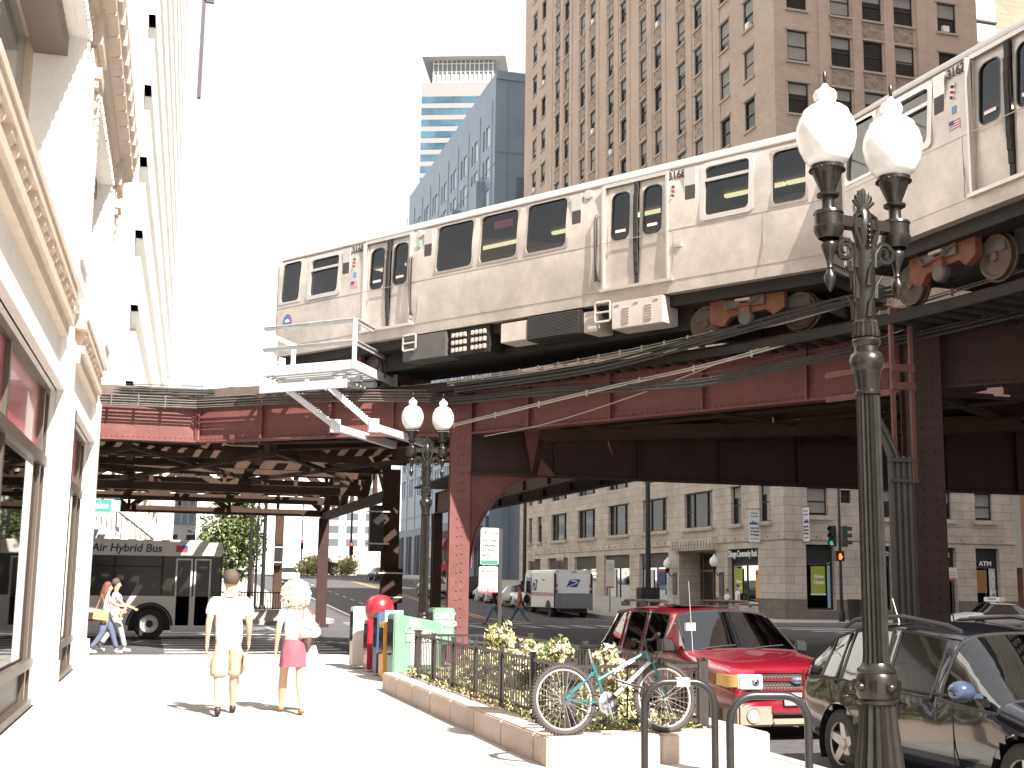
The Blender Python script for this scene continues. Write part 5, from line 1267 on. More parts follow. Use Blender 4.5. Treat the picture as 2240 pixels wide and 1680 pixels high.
n_ = newsbox(4.22, 21.75, .44, .46, .98, 'orangebox', 'orange yellow newspaper box beside the tall green one', legs=False)
n_ = newsbox(4.45, 21.2, .50, .82, 1.0, 'greenbox', 'tall green newspaper box with slanted lid and white lettering', slant=-.14, legs=False, rz=R_(2))
m4 = MU((0.02, -.265, .0), (1, 0)); text_obj('Chicago', .16, 'whitebox', n_, Matrix.Translation((0.02, -.262, .86)) @ Matrix.Rotation(R_(90), 4, 'X') @ Matrix.Rotation(R_(-4), 4, 'Z'), name='box_lettering', shear=.3)
b = MB(); b.box((-.14, -.262, .92), (.04, -.252, 1.04)); b.box((-.12, -.262, .30), (.30, -.252, .66)); b.build('poster', 'white', n_); text_obj('READER', .15, 'white', n_, Matrix.Translation((.07, -.266, .73)) @ Matrix.Rotation(R_(90), 4, 'X'), name='box_lettering', bold=.008)
n_ = newsbox(5.80, 25.0, .46, .44, .78, 'greenbox', 'small green newspaper box on a pedestal by the far lamp post', legs=False); n_.location.z = .38
b = MB(); b.box((-.06, -.06, -.38), (.06, .06, .06)); b.box((-.16, -.16, -.38), (.16, .16, -.35)); b.build('pedestal', 'darkplastic', n_)
for k, (s_, sz) in enumerate((('DAILY', .15), ('HERALD', .13), ('news', .13))): text_obj(s_, sz, 'white', n_, Matrix.Translation((0.02, -.235, .62-k*.15)) @ Matrix.Rotation(R_(90), 4, 'X'), name='box_lettering', bold=.007)
# ================= signs and signals =================
mat('signplate', (.70, .67, .62), .45, n=(6, .06)); mat('signgreen', (.03, .20, .13), .5); mat('signred', (.55, .04, .05), .5); mat('signink', (.03, .035, .03), .5); mat('tealsign', (.02, .22, .18), .5)
S_ = empty('parking_sign', (5.98, 21.3, 0), R_(-6), 'grey steel post with pay for parking and tow zone plates by the planter', 'street sign')
b = MB(); b.box((-.03, -.02, 0), (.03, .02, 2.62)); b.build('post', 'darkmetal', S_)
b = MB(); b.prism(rr(-.36, -.04, 1.98, 2.62, .03), -.035, -.025, axis='y'); b.build('plate', 'signplate', S_)
b = MB(); b.prism(rr(-.38, -.05, 1.50, 1.95, .03), -.035, -.025, axis='y'); b.build('plate', 'signplate', S_)
b = MB(); b.box((-.35, -.040, 1.99), (-.05, -.034, 2.06), 0); b.box((-.37, -.040, 1.50), (-.06, -.034, 1.57), 1)
b.tube([(-.285+.042*math.cos(t), -.04, 2.53+.042*math.sin(t)) for t in [i*math.pi/8 for i in range(16)]], .004, 4, 2, closed=True); b.tube([(-.31+.042*math.cos(t), -.04, 1.87+.05*math.sin(t)) for t in [i*math.pi/8 for i in range(16)]], .005, 4, 2, closed=True)
for x0, x1, z, s_ in ((-.2, -.08, 2.53, 1), (-.22, -.1, 1.87, -1)):
    b.box((x0, -.041, z-.005), (x1, -.034, z+.005), 2); xx = x1 if s_ > 0 else x0; b.add([(xx, -.04, z-.02), (xx, -.04, z+.02), (xx+s_*.03, -.04, z)], [(0, 1, 2)], 2)
b.box((-.35, -.04, 1.77), (-.08, -.034, 1.775), 2)
b.build('sign_print', ['signgreen', 'signred', 'signink'], S_)
def st_(s, x, z, size, m, **k): text_obj(s, size, m, S_, Matrix.Translation((x, -.042, z)) @ Matrix.Rotation(R_(90), 4, 'X'), name='sign_lettering', **k)
st_('P', -.285, 2.53, .07, 'signink'); st_('R', -.31, 1.87, .07, 'signink')
for k, s_ in enumerate(('PAY FOR', 'PARKING', 'AT PAY', 'BOX')): st_(s_, -.33, 2.40-k*.085, .062, 'signink', align='LEFT')
st_('TOW ZONE', -.215, 1.535, .055, 'white')
L_s = empty('street_name_sign', (-.95, 29, 2.9), 0, 'green street name sign reading Lake beside the cream building corner', 'street sign')
b = MB(); b.box((-1.0, -.02, .2), (.36, .02, .47)); b.build('plate', 'tealsign', L_s); text_obj('Lake', .2, 'white', L_s, Matrix.Translation((-.08, -.025, .335)) @ Matrix.Rotation(R_(90), 4, 'X'), name='sign_lettering', bold=.004)
b = MB(); b.box((.16, -.026, .22), (.34, -.02, .45)); b.build('badge', 'signplate', L_s); b = MB(); b.bar((-1.0, 0, .5), (.34, 0, .5), .03, .03); b.tube([(-1.0, 0, -2.9), (-1.0, 0, .6)], .05, 8); b.build('post', 'darkmetal', L_s)
def signal(loc, h_, label, heads, ped=None, rz=0, lit='redlamp', r=.07, scale=1):
    G_ = empty('traffic_light', loc, rz, label, 'traffic light', 'traffic lights at the crossings')
    b = MB(); b.tube([(0, 0, 0), (0, 0, h_)], [r*1.3, r*.9], 10); b.lathe([(r*2.2, 0), (r*2, .5), (r*1.3, .6)], n=12); b.build('pole', 'blackpaint', G_, smooth=40)
    for (x, y, z, rzz, l) in heads:
        b = MB(); b.T = Matrix.Translation((x, y, z)) @ Matrix.Rotation(rzz, 4, 'Z') @ Matrix.Scale(scale, 4); b.box((-.16, -.1, 0), (.16, .14, 1.05))
        for k in range(3):
            zc = .18+k*.345
            vs = [( .145*math.cos(t), yy, zc+.145*math.sin(t)) for yy in (-.1, -.34) for t in [R_(-20+220*i/8) for i in range(9)]]
            b.add(vs, [(i, i+1, 10+i, 9+i) for i in range(8)])
        hd_ = b.build('signal_head', 'blackpaint', G_)
        for k, m in enumerate(('greenlamp' if l == 'g' else 'offlamp', 'offlamp', 'redlamp' if l == 'r' else 'offlamp')):
            b = MB(); b.T = Matrix.Translation((x, y, z)) @ Matrix.Rotation(rzz, 4, 'Z') @ Matrix.Scale(scale, 4); b.lathe([(.001, -.13), (.08, -.125), (.12, -.1)], (0, 0, .18+k*.345), 14, axis='y'); b.build('lens', m, hd_)
    if ped:
        b = MB(); b.box((ped[0]-.24, ped[1]-.12, ped[2]), (ped[0]+.24, ped[1]+.12, ped[2]+.5)); pb = b.build('walk_signal', 'blackpaint', G_)
        b = MB(); x, y, z = ped[0], ped[1]-.13, ped[2]
        for k in range(4): b.box((x-.07+k*.035, y-.01, z+.2), (x-.045+k*.035, y, z+.40-abs(k-1.5)*.03))
        b.box((x-.08, y-.01, z+.08), (x+.07, y, z+.24)); b.box((x+.07, y-.01, z+.16), (x+.12, y, z+.26)); b.build('hand_symbol', 'handlamp', pb)
    return G_
mat('redlamp', (.6, .03, .02), .3, emit=((1, .05, .03), 2.2)); mat('greenlamp', (.05, .4, .3), .3, emit=((.1, .9, .7), .15)); mat('offlamp', (.03, .025, .02), .3); mat('handlamp', (.7, .1, .04), .4, emit=((1, .10, .03), 1.6))
signal((33.72-4.5+4.4, 56.4, 0), 7.2, 'black traffic signal with a red hand lamp in front of the stone corner', [(-.42, 0, 3.72, R_(-50), 'g'), (.30, 0, 3.72, R_(70), 'g')], (-.16, -.15, 3.0))
signal((17.45, 148, 2.5), 9.5, 'distant red signal on a slim pole left of the parked minivan', [(0, -.2, 1.9+.9, 0, 'r')]); signal((19.45, 147, 2.5), 8.5, 'distant red signal on a slim pole just right of the dark support column', [(0, -.2, 2.0, 0, 'r')])
signal((22.9, 146, 2.5), 9.0, 'distant red signal with a dark red base near the grey saloon', [(0, -.2, 2.2, 0, 'r')], scale=1.4, r=.12)
def pole(x, y, z0, z1, r, label, m='blackpaint', name='lamp_post', cat='post'):
    p = empty(name, (x, y, z0), 0, label, cat); b = MB(); b.tube([(0, 0, 0), (0, 0, z1-z0)], [r, r*.75], 10); b.lathe([(r*2, 0), (r*1.9, .4), (r*1.2, .55)], n=12); b.build('shaft', m, p, smooth=40); return p
p = pole(26.9, 65.4, 0, 9, .17, 'tall plain black post in front of the stone facade, dark cabinet at its foot'); b = MB(); b.box((-.55, -.4, 0), (.55, .4, 1.55)); b.build('cabinet', 'blackpaint', p, bevel=.03)
pole(27.0, 89.6, .99, 12, .15, 'thin black post standing where the stone facade ends behind the delivery truck')
pole(4.40, 56, 0, 7.5, .09, 'leftmost thin black post in front of the leafy street tree'); pole(4.72, 56.6, 0, 7.5, .06, 'middle thin black post in front of the leafy street tree'); pole(5.08, 57.2, 0, 7.5, .10, 'rightmost thin black post beside the leafy street tree')
def plate_sign(x, y, z0, z1, w_, label, rz=0, h=.9, twin=True):
    s = empty('kerb_sign', (x, y, z0), rz, label, 'street sign', 'white kerbside sign plates'); b = MB(); b.tube([(0, 0, 0), (0, 0, z1-z0)], .03, 6); b.build('post', 'darkmetal', s)
    b = MB(); b.box((-w_/2, -.06, z1-z0-h), (w_/2, -.04, z1-z0)); b.build('plate', 'signplate', s)
    b = MB(); b.box((-w_/2+.03, -.068, z1-z0-h), (w_/2-.03, -.06, z1-z0-h+.08), 0)
    for k in range(4): b.box((-w_/2+.06, -.066, z1-z0-.25-k*.12), (w_/2-.08, -.06, z1-z0-.22-k*.12), 1)
    b.build('sign_print', ['signred', 'signgrey'], s)
plate_sign(26.0, 69.0, .12, 3.1, .5, 'white no parking plate on a post left of the thick black post', h=1.6); plate_sign(25.6, 83.4, .73, 3.95, .5, 'white plate on a post above the delivery truck cab', h=.8); plate_sign(37.1, 52.2, -.02, 2.7, .5, 'white plate on a post at the far right by the cash machine door', h=.6); plate_sign(25.4, 76.5, .44, 3.6, .45, 'small white plate peeping over the delivery truck roof', h=.5)
plate_sign(24.6, 112, 1.93, 5.3, .5, 'tall white plate on a post in front of the blue ground floor', h=1.5)
def bin_(x, y, m, label, h_=1.0, w_=.55):
    o = empty('litter_bin', (x, y, 0), 0, label, 'litter bin'); b = MB(); b.lathe([(w_*.42, 0), (w_*.5, h_*.9), (w_*.52, h_*.92), (w_*.52, h_), (w_*.44, h_), (w_*.42, h_*.8), (.001, h_*.8)], n=18); b.build('body', m, o, smooth=40)
    b = MB(); b.tube([(w_*.5*math.cos(t), w_*.5*math.sin(t), h_) for t in [i*math.pi/8 for i in range(16)]], .025, 6, closed=True); b.build('rim', m, o, smooth=50)
bin_(34.05, 55.9, 'darkplastic', 'black litter bin at the foot of the corner traffic signal', 1.1, .7)
b_ = empty('newspaper_box', (34.75, 56.3, 0), 0, 'bright blue newspaper box beside the black litter bin', 'newspaper box'); b = MB(); b.prism([(-.25, 0), (.25, 0), (.25, 1.15), (-.25, 1.05)], -.22, .22, axis='y'); b.build('cabinet', mat('bluebright', (.05, .22, .42), .4), b_, bevel=.03); b = MB(); b.box((-.2, -.235, .55), (.2, -.22, .95)); b.build('window', 'winglass', b_)
# ---- cables ----
cable([(6.4, 27.45, 6.15), (8.0, 24.8, 6.2), (9.2, 22.8, 6.29), (10.3, 20.97, 6.41), (10.85, 20.1, 6.45), (11.6, 18.9, 6.62)], [(0, .014), (-.05, .02), (.05, .008)], 'cablelight', 'uppermost pale cable rising along the girder below the train wheels', clips=.55)
cable([(6.5, 27.2, 6.0), (8.6, 23.75, 6.04), (10.3, 20.9, 6.37), (11.3, 19.3, 6.59), (12.4, 17.4, 6.72), (13.3, 16.1, 7.08), (14.5, 13.5, 7.5)], [(0, .035), (.08, .028), (-.07, .028)], 'cable', 'dark bundled cable crossing behind the tall lamp up to the right')
cable([(6.5, 27.2, 5.15), (8.2, 24.3, 5.47), (9.2, 22.8, 5.65), (10.1, 21.3, 5.8), (11.1, 19.6, 6.05), (12.4, 17.4, 6.45), (14.2, 14.5, 7.0)], [(0, .018), (.045, .012)], 'cablelight', 'pale slanting cable starting at the sunlit red column', clips=1.3)
cable([(7.0, 26.4, 4.85), (8.0, 24.8, 5.01), (9.2, 22.8, 5.4), (10.3, 20.97, 5.87), (11.2, 19.6, 6.2)], [(0, .009)], 'cablelight', 'thin lone cable slanting lowest across the girder')
cable([(-3, 32.0, 6.22), (2, 31.1, 6.2), (4.1, 29.6, 6.15), (5.5, 28.7, 5.98), (6.44, 27.36, 5.76), (7.98, 24.8, 5.69), (9.8, 21.8, 5.5), (10.85, 20.0, 5.62), (11.76, 18.5, 5.78), (13.15, 16.2, 6.05), (14.6, 13.6, 6.4)], [(0, .03), (-.07, .034), (.05, .022), (.15, .009)], 'cable', 'thick clipped cable bundle sagging along the girder and past the tall lamp', clips=.42, k=14)
cable([(11.8, 18.5, 5.87), (12.6, 17.2, 6.18), (13.2, 16.3, 6.33), (14.6, 14, 6.7)], [(0, .01)], 'cablelight', 'thin cable running up right from behind the tall lamp')
# ---- maintenance platform ----
PL_ = empty('service_platform', (4.2, 27.6, 6.45), 0, 'white steel service platform with railings hung on the girder below the train front', 'platform')
A_, B_, C_ = Vector((2.36, 29.15, 0)), Vector((4.22, 27.35, 0)), Vector((5.62, 29.75, 0)); D_ = A_+(C_-B_)
up = Vector((0, 0, 1)); z0 = 6.45
b = MB()
for p, q in ((A_, B_), (B_, C_), (D_, C_), (A_, D_)): b.bar(p+up*z0, q+up*z0, .05, .20)
b.build('toe_board', 'whitepaint', PL_, world=True)
b = MB(); n = 11
for i in range(1, n): b.bar(A_.lerp(D_, i/n)+up*(z0-.06), B_.lerp(C_, i/n)+up*(z0-.06), .13, .05)
b.build('floor_grating', 'galv', PL_, world=True)
for c in (A_, B_, C_, D_): b = MB(); b.bar(c+up*(z0-.1), c+up*(z0+1.02), .09, .09); b.build('post', 'whitepaint', PL_, world=True)
b = MB()
for z in (.50, 1.0):
    for p, q in ((A_, B_), (B_, C_)): b.bar(p+up*(z0+z), q+up*(z0+z), .05, .09); b.bar(p+up*(z0+z+.04), q+up*(z0+z+.04), .13, .015)
b.build('guard_rail', 'galv', PL_, world=True)
b = MB(); E1, E2 = A_.lerp(B_, .12)+(C_-B_)*.02, A_.lerp(B_, .12)+(C_-B_)*.40
for z in (.18, .8): b.bar(E1+up*(z0+z), E2+up*(z0+z), .06, .10)
for e in (E1, E2): b.bar(e+up*z0, e+up*(z0+.85), .10, .10)
b.build('gate', 'whitepaint', PL_, world=True)
b = MB(); d1 = (B_-A_).normalized()
for o_ in (.25, .6): b.bar(A_+(C_-B_)*o_-d1*.05+up*(z0-.2), B_+(C_-B_)*o_-d1*.1+up*(z0-.2), .10, .14)
for o_ in (.15, .5, .85): b.bar(A_.lerp(B_, o_)+up*(z0-.31), D_.lerp(C_, o_)+up*(z0-.31), .09, .1)
b.bar(A_+(C_-B_)*-.02+up*(z0-.42), A_.lerp(B_, .93)+up*(z0-.42), .06, .2)
b.build('support_beam', 'galv', PL_, world=True)
for i, (s, e) in enumerate(((A_.lerp(B_, .30), Vector((3.98, 28.35, 5.15))), (A_.lerp(B_, .75), Vector((4.75, 27.7, 5.12))))):
    b = MB(); b.bar(s+up*(z0-.5), e, .10, .11)
    nn = int((s+up*(z0-.5)-e).length/.07)
    for k in range(nn): c = (s+up*(z0-.5)).lerp(e, (k+.5)/nn); b.box((c.x-.055, c.y-.062, c.z+.035), (c.x+.055, c.y+.045, c.z+.07))
    b.build('brace', 'galv', PL_, world=True)
    b = MB(); b.box((e.x-.10, e.y-.10, e.z-.14), (e.x+.12, e.y+.12, e.z+.16)); b.bar(e+up*-.02, e+Vector((1.6, 1.1, -.25)), .16, .16); b.build('anchor_beam', 'galv', PL_, world=True)
b = MB()
for k in range(4): b.tube([(A_.x+.35+k*.06, A_.y+.2, z0+.0), (A_.x+.30+k*.06, A_.y+.2, z0+.16), (A_.x+.42+k*.06, A_.y+.2, z0+.22), (A_.x+.5+k*.06, A_.y+.25, z0+.05)], .015, 5)
b.build('hose', 'black', PL_, world=True)
# ---- bracket frame with conduits on the big column ----
Q_ = empty('conduit_frame', (12.0, 18.0, 0), 0, 'rusty red strap frame and grey conduits fixed beside the right hand column', 'bracket')
b = MB()
for x in (11.62, 11.98): b.bar((x, 17.72, 3.4), (x, 17.72, 6.25), .07, .05, up=(0, 1, 0))
for z in (6.2, 5.25, 4.95): b.bar((11.58, 17.69, z), (12.02, 17.69, z), .05, .12)
b.bar((10.9, 18.6, 5.2), (11.6, 17.75, 5.3), .05, .1); b.bar((10.9, 18.6, 4.8), (11.6, 17.75, 4.85), .05, .1); b.build('strap', mat('pinkpaint', (.16, .065, .055), .5, n=(6, .2)), Q_, world=True)
b = MB()
for k, x in enumerate((11.46, 11.57, 11.68, 11.79)): b.tube([(x, 17.6, -.1), (x, 17.6, 3.75+.02*k), (x-.06, 17.62, 3.95), (x-.28, 17.7, 4.45)] if k < 2 else [(x, 17.6, -.1), (x, 17.6, 3.78)], .056, 8)
b.box((11.38, 17.5, 3.35), (11.9, 17.56, 3.41)); b.box((11.38, 17.5, 3.68), (11.9, 17.56, 3.74)); b.build('conduit', mat('pipegrey', (.07, .065, .058), .55, n=(3, .25)), Q_, world=True)

# signal heads and boxes strapped to the far supports
def strapped(x, y, z, w_, h_, label, m='blackpaint', rz=0):
    o = empty('signal_box', (x, y, z), rz, label, 'signal box'); b = MB(); b.box((-w_/2, -.14, 0), (w_/2, .14, h_)); b.box((-w_/2-.03, -.16, h_-.04), (w_/2+.03, .16, h_)); b.build('case', m, o, bevel=.02)
    b = MB()
    for k in (.15, .85): b.box((-w_/2-.12, -.17, h_*k), (w_/2+.16, -.15, h_*k+.04))
    b.build('strap', 'galv', o); return o
strapped(6.52, 36.9, 2.55, .42, 1.35, 'tall dark signal head seen from behind on the brown support column'); strapped(6.98, 36.7, 1.05, .62, 1.0, 'brown metal box strapped low on the brown support column', 'rust')
strapped(6.55, 65.6, 2.4, .4, 1.1, 'dark signal box on the slim support right of the leafy tree')
# ================= vehicles =================
mat('carred', (.22, .007, .022), .22, coat=1., spec=.5, n=(30, .05)); mat('carblack', (.012, .013, .02), .12, coat=1.); mat('carwhite', (.78, .77, .75), .3, coat=.6); mat('carbeige', (.36, .31, .25), .3, .3, coat=.6)
mat('cardark', (.03, .035, .04), .25, coat=.8); mat('cargreen', (.03, .05, .045), .2, coat=.8); mat('tanplastic', (.30, .24, .19), .45); mat('trimblack', (.02, .02, .021), .5); mat('mirrorblue', (.04, .055, .10), .15, coat=1.)
mat('headlamp', (.75, .74, .72), .08, spec=1, coat=1); mat('amber', (.75, .48, .18), .2, coat=1); mat('taillamp', (.35, .01, .015), .2, coat=1); mat('tyrecar', (.028, .026, .025), .75, bump=(50, .4)); mat('plate', (.62, .62, .64), .5); mat('seatgrey', (.10, .095, .09), .8)
glassmat('carglassdark', (.10, .11, .11), .08)
def wheel_(par, x, y, r, w_, s_, rimm='alloy', spokes=5):
    b = MB(); b.lathe([(r*.62, -w_/2), (r*.9, -w_/2), (r, -w_/2+.03), (r, w_/2-.03), (r*.9, w_/2), (r*.62, w_/2)], (x, y, r), 28, axis='y', cap=False); t = b.build('wheel', 'tyrecar', par, smooth=40)
    b = MB(); yo = y+s_*(w_/2-.02); yi = y+s_*(w_/2-.09)
    b.lathe([(r*.66, yo), (r*.62, yo), (r*.60, yi), (r*.10, yi), (.001, yi)] if s_ > 0 else [(r*.66, yo), (r*.62, yo), (r*.60, yi), (r*.10, yi), (.001, yi)], (x, 0, r), 28, axis='y', mi=1, cap=False)
    for k in range(spokes):
        a = 2*math.pi*k/spokes+.3; c, s = math.cos(a), math.sin(a); b.add([(x+c*.05-s*.05, yo-s_*.02, r+s*.05+c*.05), (x+c*.05+s*.05, yo-s_*.02, r+s*.05-c*.05), (x+c*r*.62+s*.035, yo, r+s*r*.62-c*.035), (x+c*r*.62-s*.035, yo, r+s*r*.62+c*.035),
            (x+c*.05-s*.05, yi, r+s*.05+c*.05), (x+c*.05+s*.05, yi, r+s*.05-c*.05), (x+c*r*.62+s*.035, yi, r+s*r*.62-c*.035), (x+c*r*.62-s*.035, yi, r+s*r*.62+c*.035)], [(0, 1, 2, 3), (0, 4, 5, 1), (1, 5, 6, 2), (3, 2, 6, 7), (0, 3, 7, 4)], 0)
    b.tube([(x+r*.64*math.cos(i*math.pi/12), yo, r+r*.64*math.sin(i*math.pi/12)) for i in range(24)], .012, 5, closed=True); b.lathe([(.001, yo+s_*.01), (.05, yo), (.055, yi)], (x, 0, r), 12, axis='y')
    b.build('rim', [rimm, 'trimblack'], t, smooth=40)
def car(label, loc, rz, st, wheels, glassq, paint, r=.30, width=1.7, lower=None, zsplit=None, group=None, name='parked_car', cat='car', sub=2, glass='carglassdark', rimm='alloy', detail=True):
    """st: stations rear->front: x, low, belt, top, half width low, belt, top. glassq: set of (station, ring) faces that are panes"""
    C_ = empty(name, loc, rz, label, cat, group)
    ring_ = []
    for (x, lo, be, to, wl, wb, wt) in st:
        m_ = (lo+be)/2
        h = [(wl*.86, lo), (wl, lo+.10), (wb*1.005, m_+.02), (wb, be-.02), (wt+.02, to-.07) if to-be > .12 else (wb*.93, to-.015), (wt-.10, to-.015) if to-be > .12 else (wb*.72, to), (0, to+.02)]
        ring_.append([(x, -p[0], p[1]) for p in h]+[(x, p[0], p[1]) for p in h[-2::-1]])
    n = len(ring_[0]); vs = [p for rg in ring_ for p in rg]; fs = []; fm = []
    for i in range(len(ring_)-1):
        for j in range(n-1):
            fs.append((i*n+j, i*n+j+1, (i+1)*n+j+1, (i+1)*n+j)); jj = min(j, n-2-j); fm.append(1 if (i, jj) in glassq else (2 if lower is not None and jj < 1 else 0))
        fs.append((i*n, (i+1)*n, (i+1)*n+n-1, i*n+n-1)); fm.append(2 if lower else 0)
    fs += [tuple(range(n)), tuple((len(ring_)-1)*n+k for k in range(n))]; fm += [0, 0]
    me = bpy.data.meshes.new('t'); me.from_pydata(vs, [], fs); me.polygons.foreach_set('material_index', fm)
    # window edges keep their corners: crease
    bm = bmesh.new(); bm.from_mesh(me); bmesh.ops.recalc_face_normals(bm, faces=bm.faces); cl = bm.edges.layers.float.new('crease_edge')
    for e in bm.edges:
        k = {f.material_index for f in e.link_faces}
        if len(k) > 1: e[cl] = 1.0
        if len(e.link_faces) == 2 and e.calc_face_angle(0) > R_(60): e[cl] = max(e[cl], .45)
    vl = bm.verts.layers.float.new('crease_vert')
    for v in bm.verts:
        if sum(f.material_index == 1 for f in v.link_faces) == 1: v[vl] = .9
    bm.to_mesh(me); bm.free()
    o = bpy.data.objects.new('t', me); COL.objects.link(o)
    if sub: s_ = o.modifiers.new('s', 'SUBSURF'); s_.levels = s_.render_levels = sub
    m2 = bpy.data.meshes.new_from_object(o.evaluated_get(bpy.context.evaluated_depsgraph_get())); bpy.data.objects.remove(o)
    def part(nm, idx, mt, off=0):
        b = MB(); vv = m2.vertices
        use = {}
        for p in m2.polygons:
            if p.material_index in idx:
                f = []
                for v in p.vertices:
                    if v not in use: use[v] = len(b.v); b.v.append(tuple(vv[v].co+vv[v].normal*off))
                    f.append(use[v])
                b.f.append(tuple(f)); b.m.append(0 if p.material_index != 2 else 1)
        # cut wheel openings out of the body
        return b
    body = part('body', (0, 2), None); bw = MB()
    # push polygons inside wheel arches away
    keepf = []; keepm = []
    for f, m_ in zip(body.f, body.m):
        c = sum((Vector(body.v[i]) for i in f), Vector())/len(f)
        if any((c.x-wx)**2+(c.z-r)**2 < (r*1.13)**2 and abs(c.y) > width*.28 for wx in wheels) and detail: continue
        keepf.append(f); keepm.append(m_)
    body.f, body.m = keepf, keepm
    body.build('body', [paint, lower or paint], C_, smooth=42)
    g = part('glass', (1,), None, -.004); g.m = [0]*len(g.f)
    if g.f:
        par_ = list(range(len(g.v)))
        def fd(a):
            while par_[a] != a: par_[a] = par_[par_[a]]; a = par_[a]
            return a
        for f in g.f:
            for k in f[1:]: par_[fd(k)] = fd(f[0])
        comp = {}
        for f in g.f: comp.setdefault(fd(f[0]), []).append(f)
        for fs_ in comp.values():
            w_ = MB(); ix = {}
            for f in fs_: w_.f.append(tuple(ix.setdefault(k, len(ix)) for k in f)); w_.m.append(0)
            w_.v = [g.v[k] for k in ix]
            if detail and width > 1.63:
                cnt = {}
                for f in fs_:
                    for q in range(len(f)): k = tuple(sorted((f[q], f[(q+1) % len(f)]))); cnt[k] = cnt.get(k, 0)+1
                for (a, c_), q in cnt.items():
                    if q == 1: w_.bar(g.v[a], g.v[c_], .022, .022, 1)
            w_.build('window', [glass, 'trimblack'], C_, smooth=60)
    # arches, wells and wheels
    for wx in wheels:
        for s_ in (-1, 1):
            if detail:
                b = MB(); y = s_*width/2; yi = s_*(width/2-.34); A = [(wx+r*1.17*math.cos(t), r+r*1.17*math.sin(t)) for t in [R_(-25+230*k/16) for k in range(17)]]; Bq = [(wx+r*1.30*math.cos(t), r+r*1.30*math.sin(t)) for t in [R_(-25+230*k/16) for k in range(17)]]
                vs = [(p[0], y*.985, p[1]) for p in A]+[(p[0], yi, p[1]) for p in A]+[(p[0], y*.955, p[1]) for p in Bq]+[(p[0], y*.60, p[1]) for p in Bq]
                k = 17; b.add(vs, [(i, i+1, k+i+1, k+i) for i in range(16)], 1); b.add(vs, [(i, i+1, 2*k+i+1, 2*k+i) for i in range(16)]+[(2*k+i, 2*k+i+1, 3*k+i+1, 3*k+i) for i in range(16)], 0)
                b.add([(p[0], yi, p[1]) for p in A], [tuple(range(17))], 1)
                b.build('wheel_arch', [paint if not lower else lower, 'black'], C_, smooth=50)
            wheel_(C_, wx, s_*(width/2-.12), r, .19, s_, rimm)
    b = MB(); x0, x1 = st[0][0]+.3, st[-1][0]-.3; b.box((x0, -width*.30, .16), (x1, width*.30, .42)); b.build('chassis', 'black', C_)
    return C_
def seats(C_, xs, z=.45, w_=.5, h_=.62):
    for x in xs:
        for s_ in (-1, 1):
            b = MB(); b.box((x-.25, s_*.36-w_/2, z), (x+.25, s_*.36+w_/2, z+.15)); b.box((x-.30, s_*.36-w_/2, z+.1), (x-.17, s_*.36+w_/2, z+h_)); b.box((x-.28, s_*.36-.12, z+h_), (x-.2, s_*.36+.12, z+h_+.14)); b.build('seat', 'seatgrey', C_, bevel=.03)
def cbx(C_, name, m, *boxes, bevel=.008):
    b = MB()
    for a in boxes: b.box(a[:3], a[3:6], a[6] if len(a) > 6 else 0)
    return b.build(name, m, C_, bevel=bevel)
# ---- red two door SUV, facing us ----
LR = 4.15
st = [(0, .36, .66, .72, .70, .74, .70), (.03, .28, .80, .86, .74, .79, .74), (.07, .26, .86, .92, .77, .81, .76), (.42, .25, .87, 1.40, .79, .82, .64), (.85, .25, .87, 1.44, .79, .82, .645), (.98, .25, .87, 1.445, .79, .82, .645), (1.55, .25, .87, 1.45, .79, .82, .645), (1.64, .25, .87, 1.45, .79, .82, .645), (2.22, .25, .87, 1.43, .79, .82, .635), (2.34, .25, .87, 1.41, .79, .82, .62), (2.86, .25, .88, .95, .79, .82, .76), (2.98, .25, .86, .93, .79, .82, .72), (3.5, .26, .80, .88, .78, .81, .70), (3.92, .27, .72, .82, .76, .78, .68), (4.05, .28, .66, .76, .72, .74, .64), (4.12, .32, .56, .60, .66, .70, .62)]
gq = {(2, 3), (2, 4), (2, 5), (3, 3), (5, 3), (7, 3), (9, 3), (9, 4), (9, 5), (8, 3)} - {(9, 3), (8, 3)}
gq |= {(4, 3)} - {(4, 3)}
rc = car('red two door sport utility vehicle with roof rails parked nose towards us behind the bicycle', (7.60, 18.5, -.16), R_(-90), st, [.78, 3.20], gq, 'carred', r=.335, width=1.66, lower='tanplastic', glass='carglassdark', name='parked_suv', cat='suv', rimm='alloy')
rc.scale = (1.135, 1.05, 1.06)
seats(rc, [2.0, 1.2])
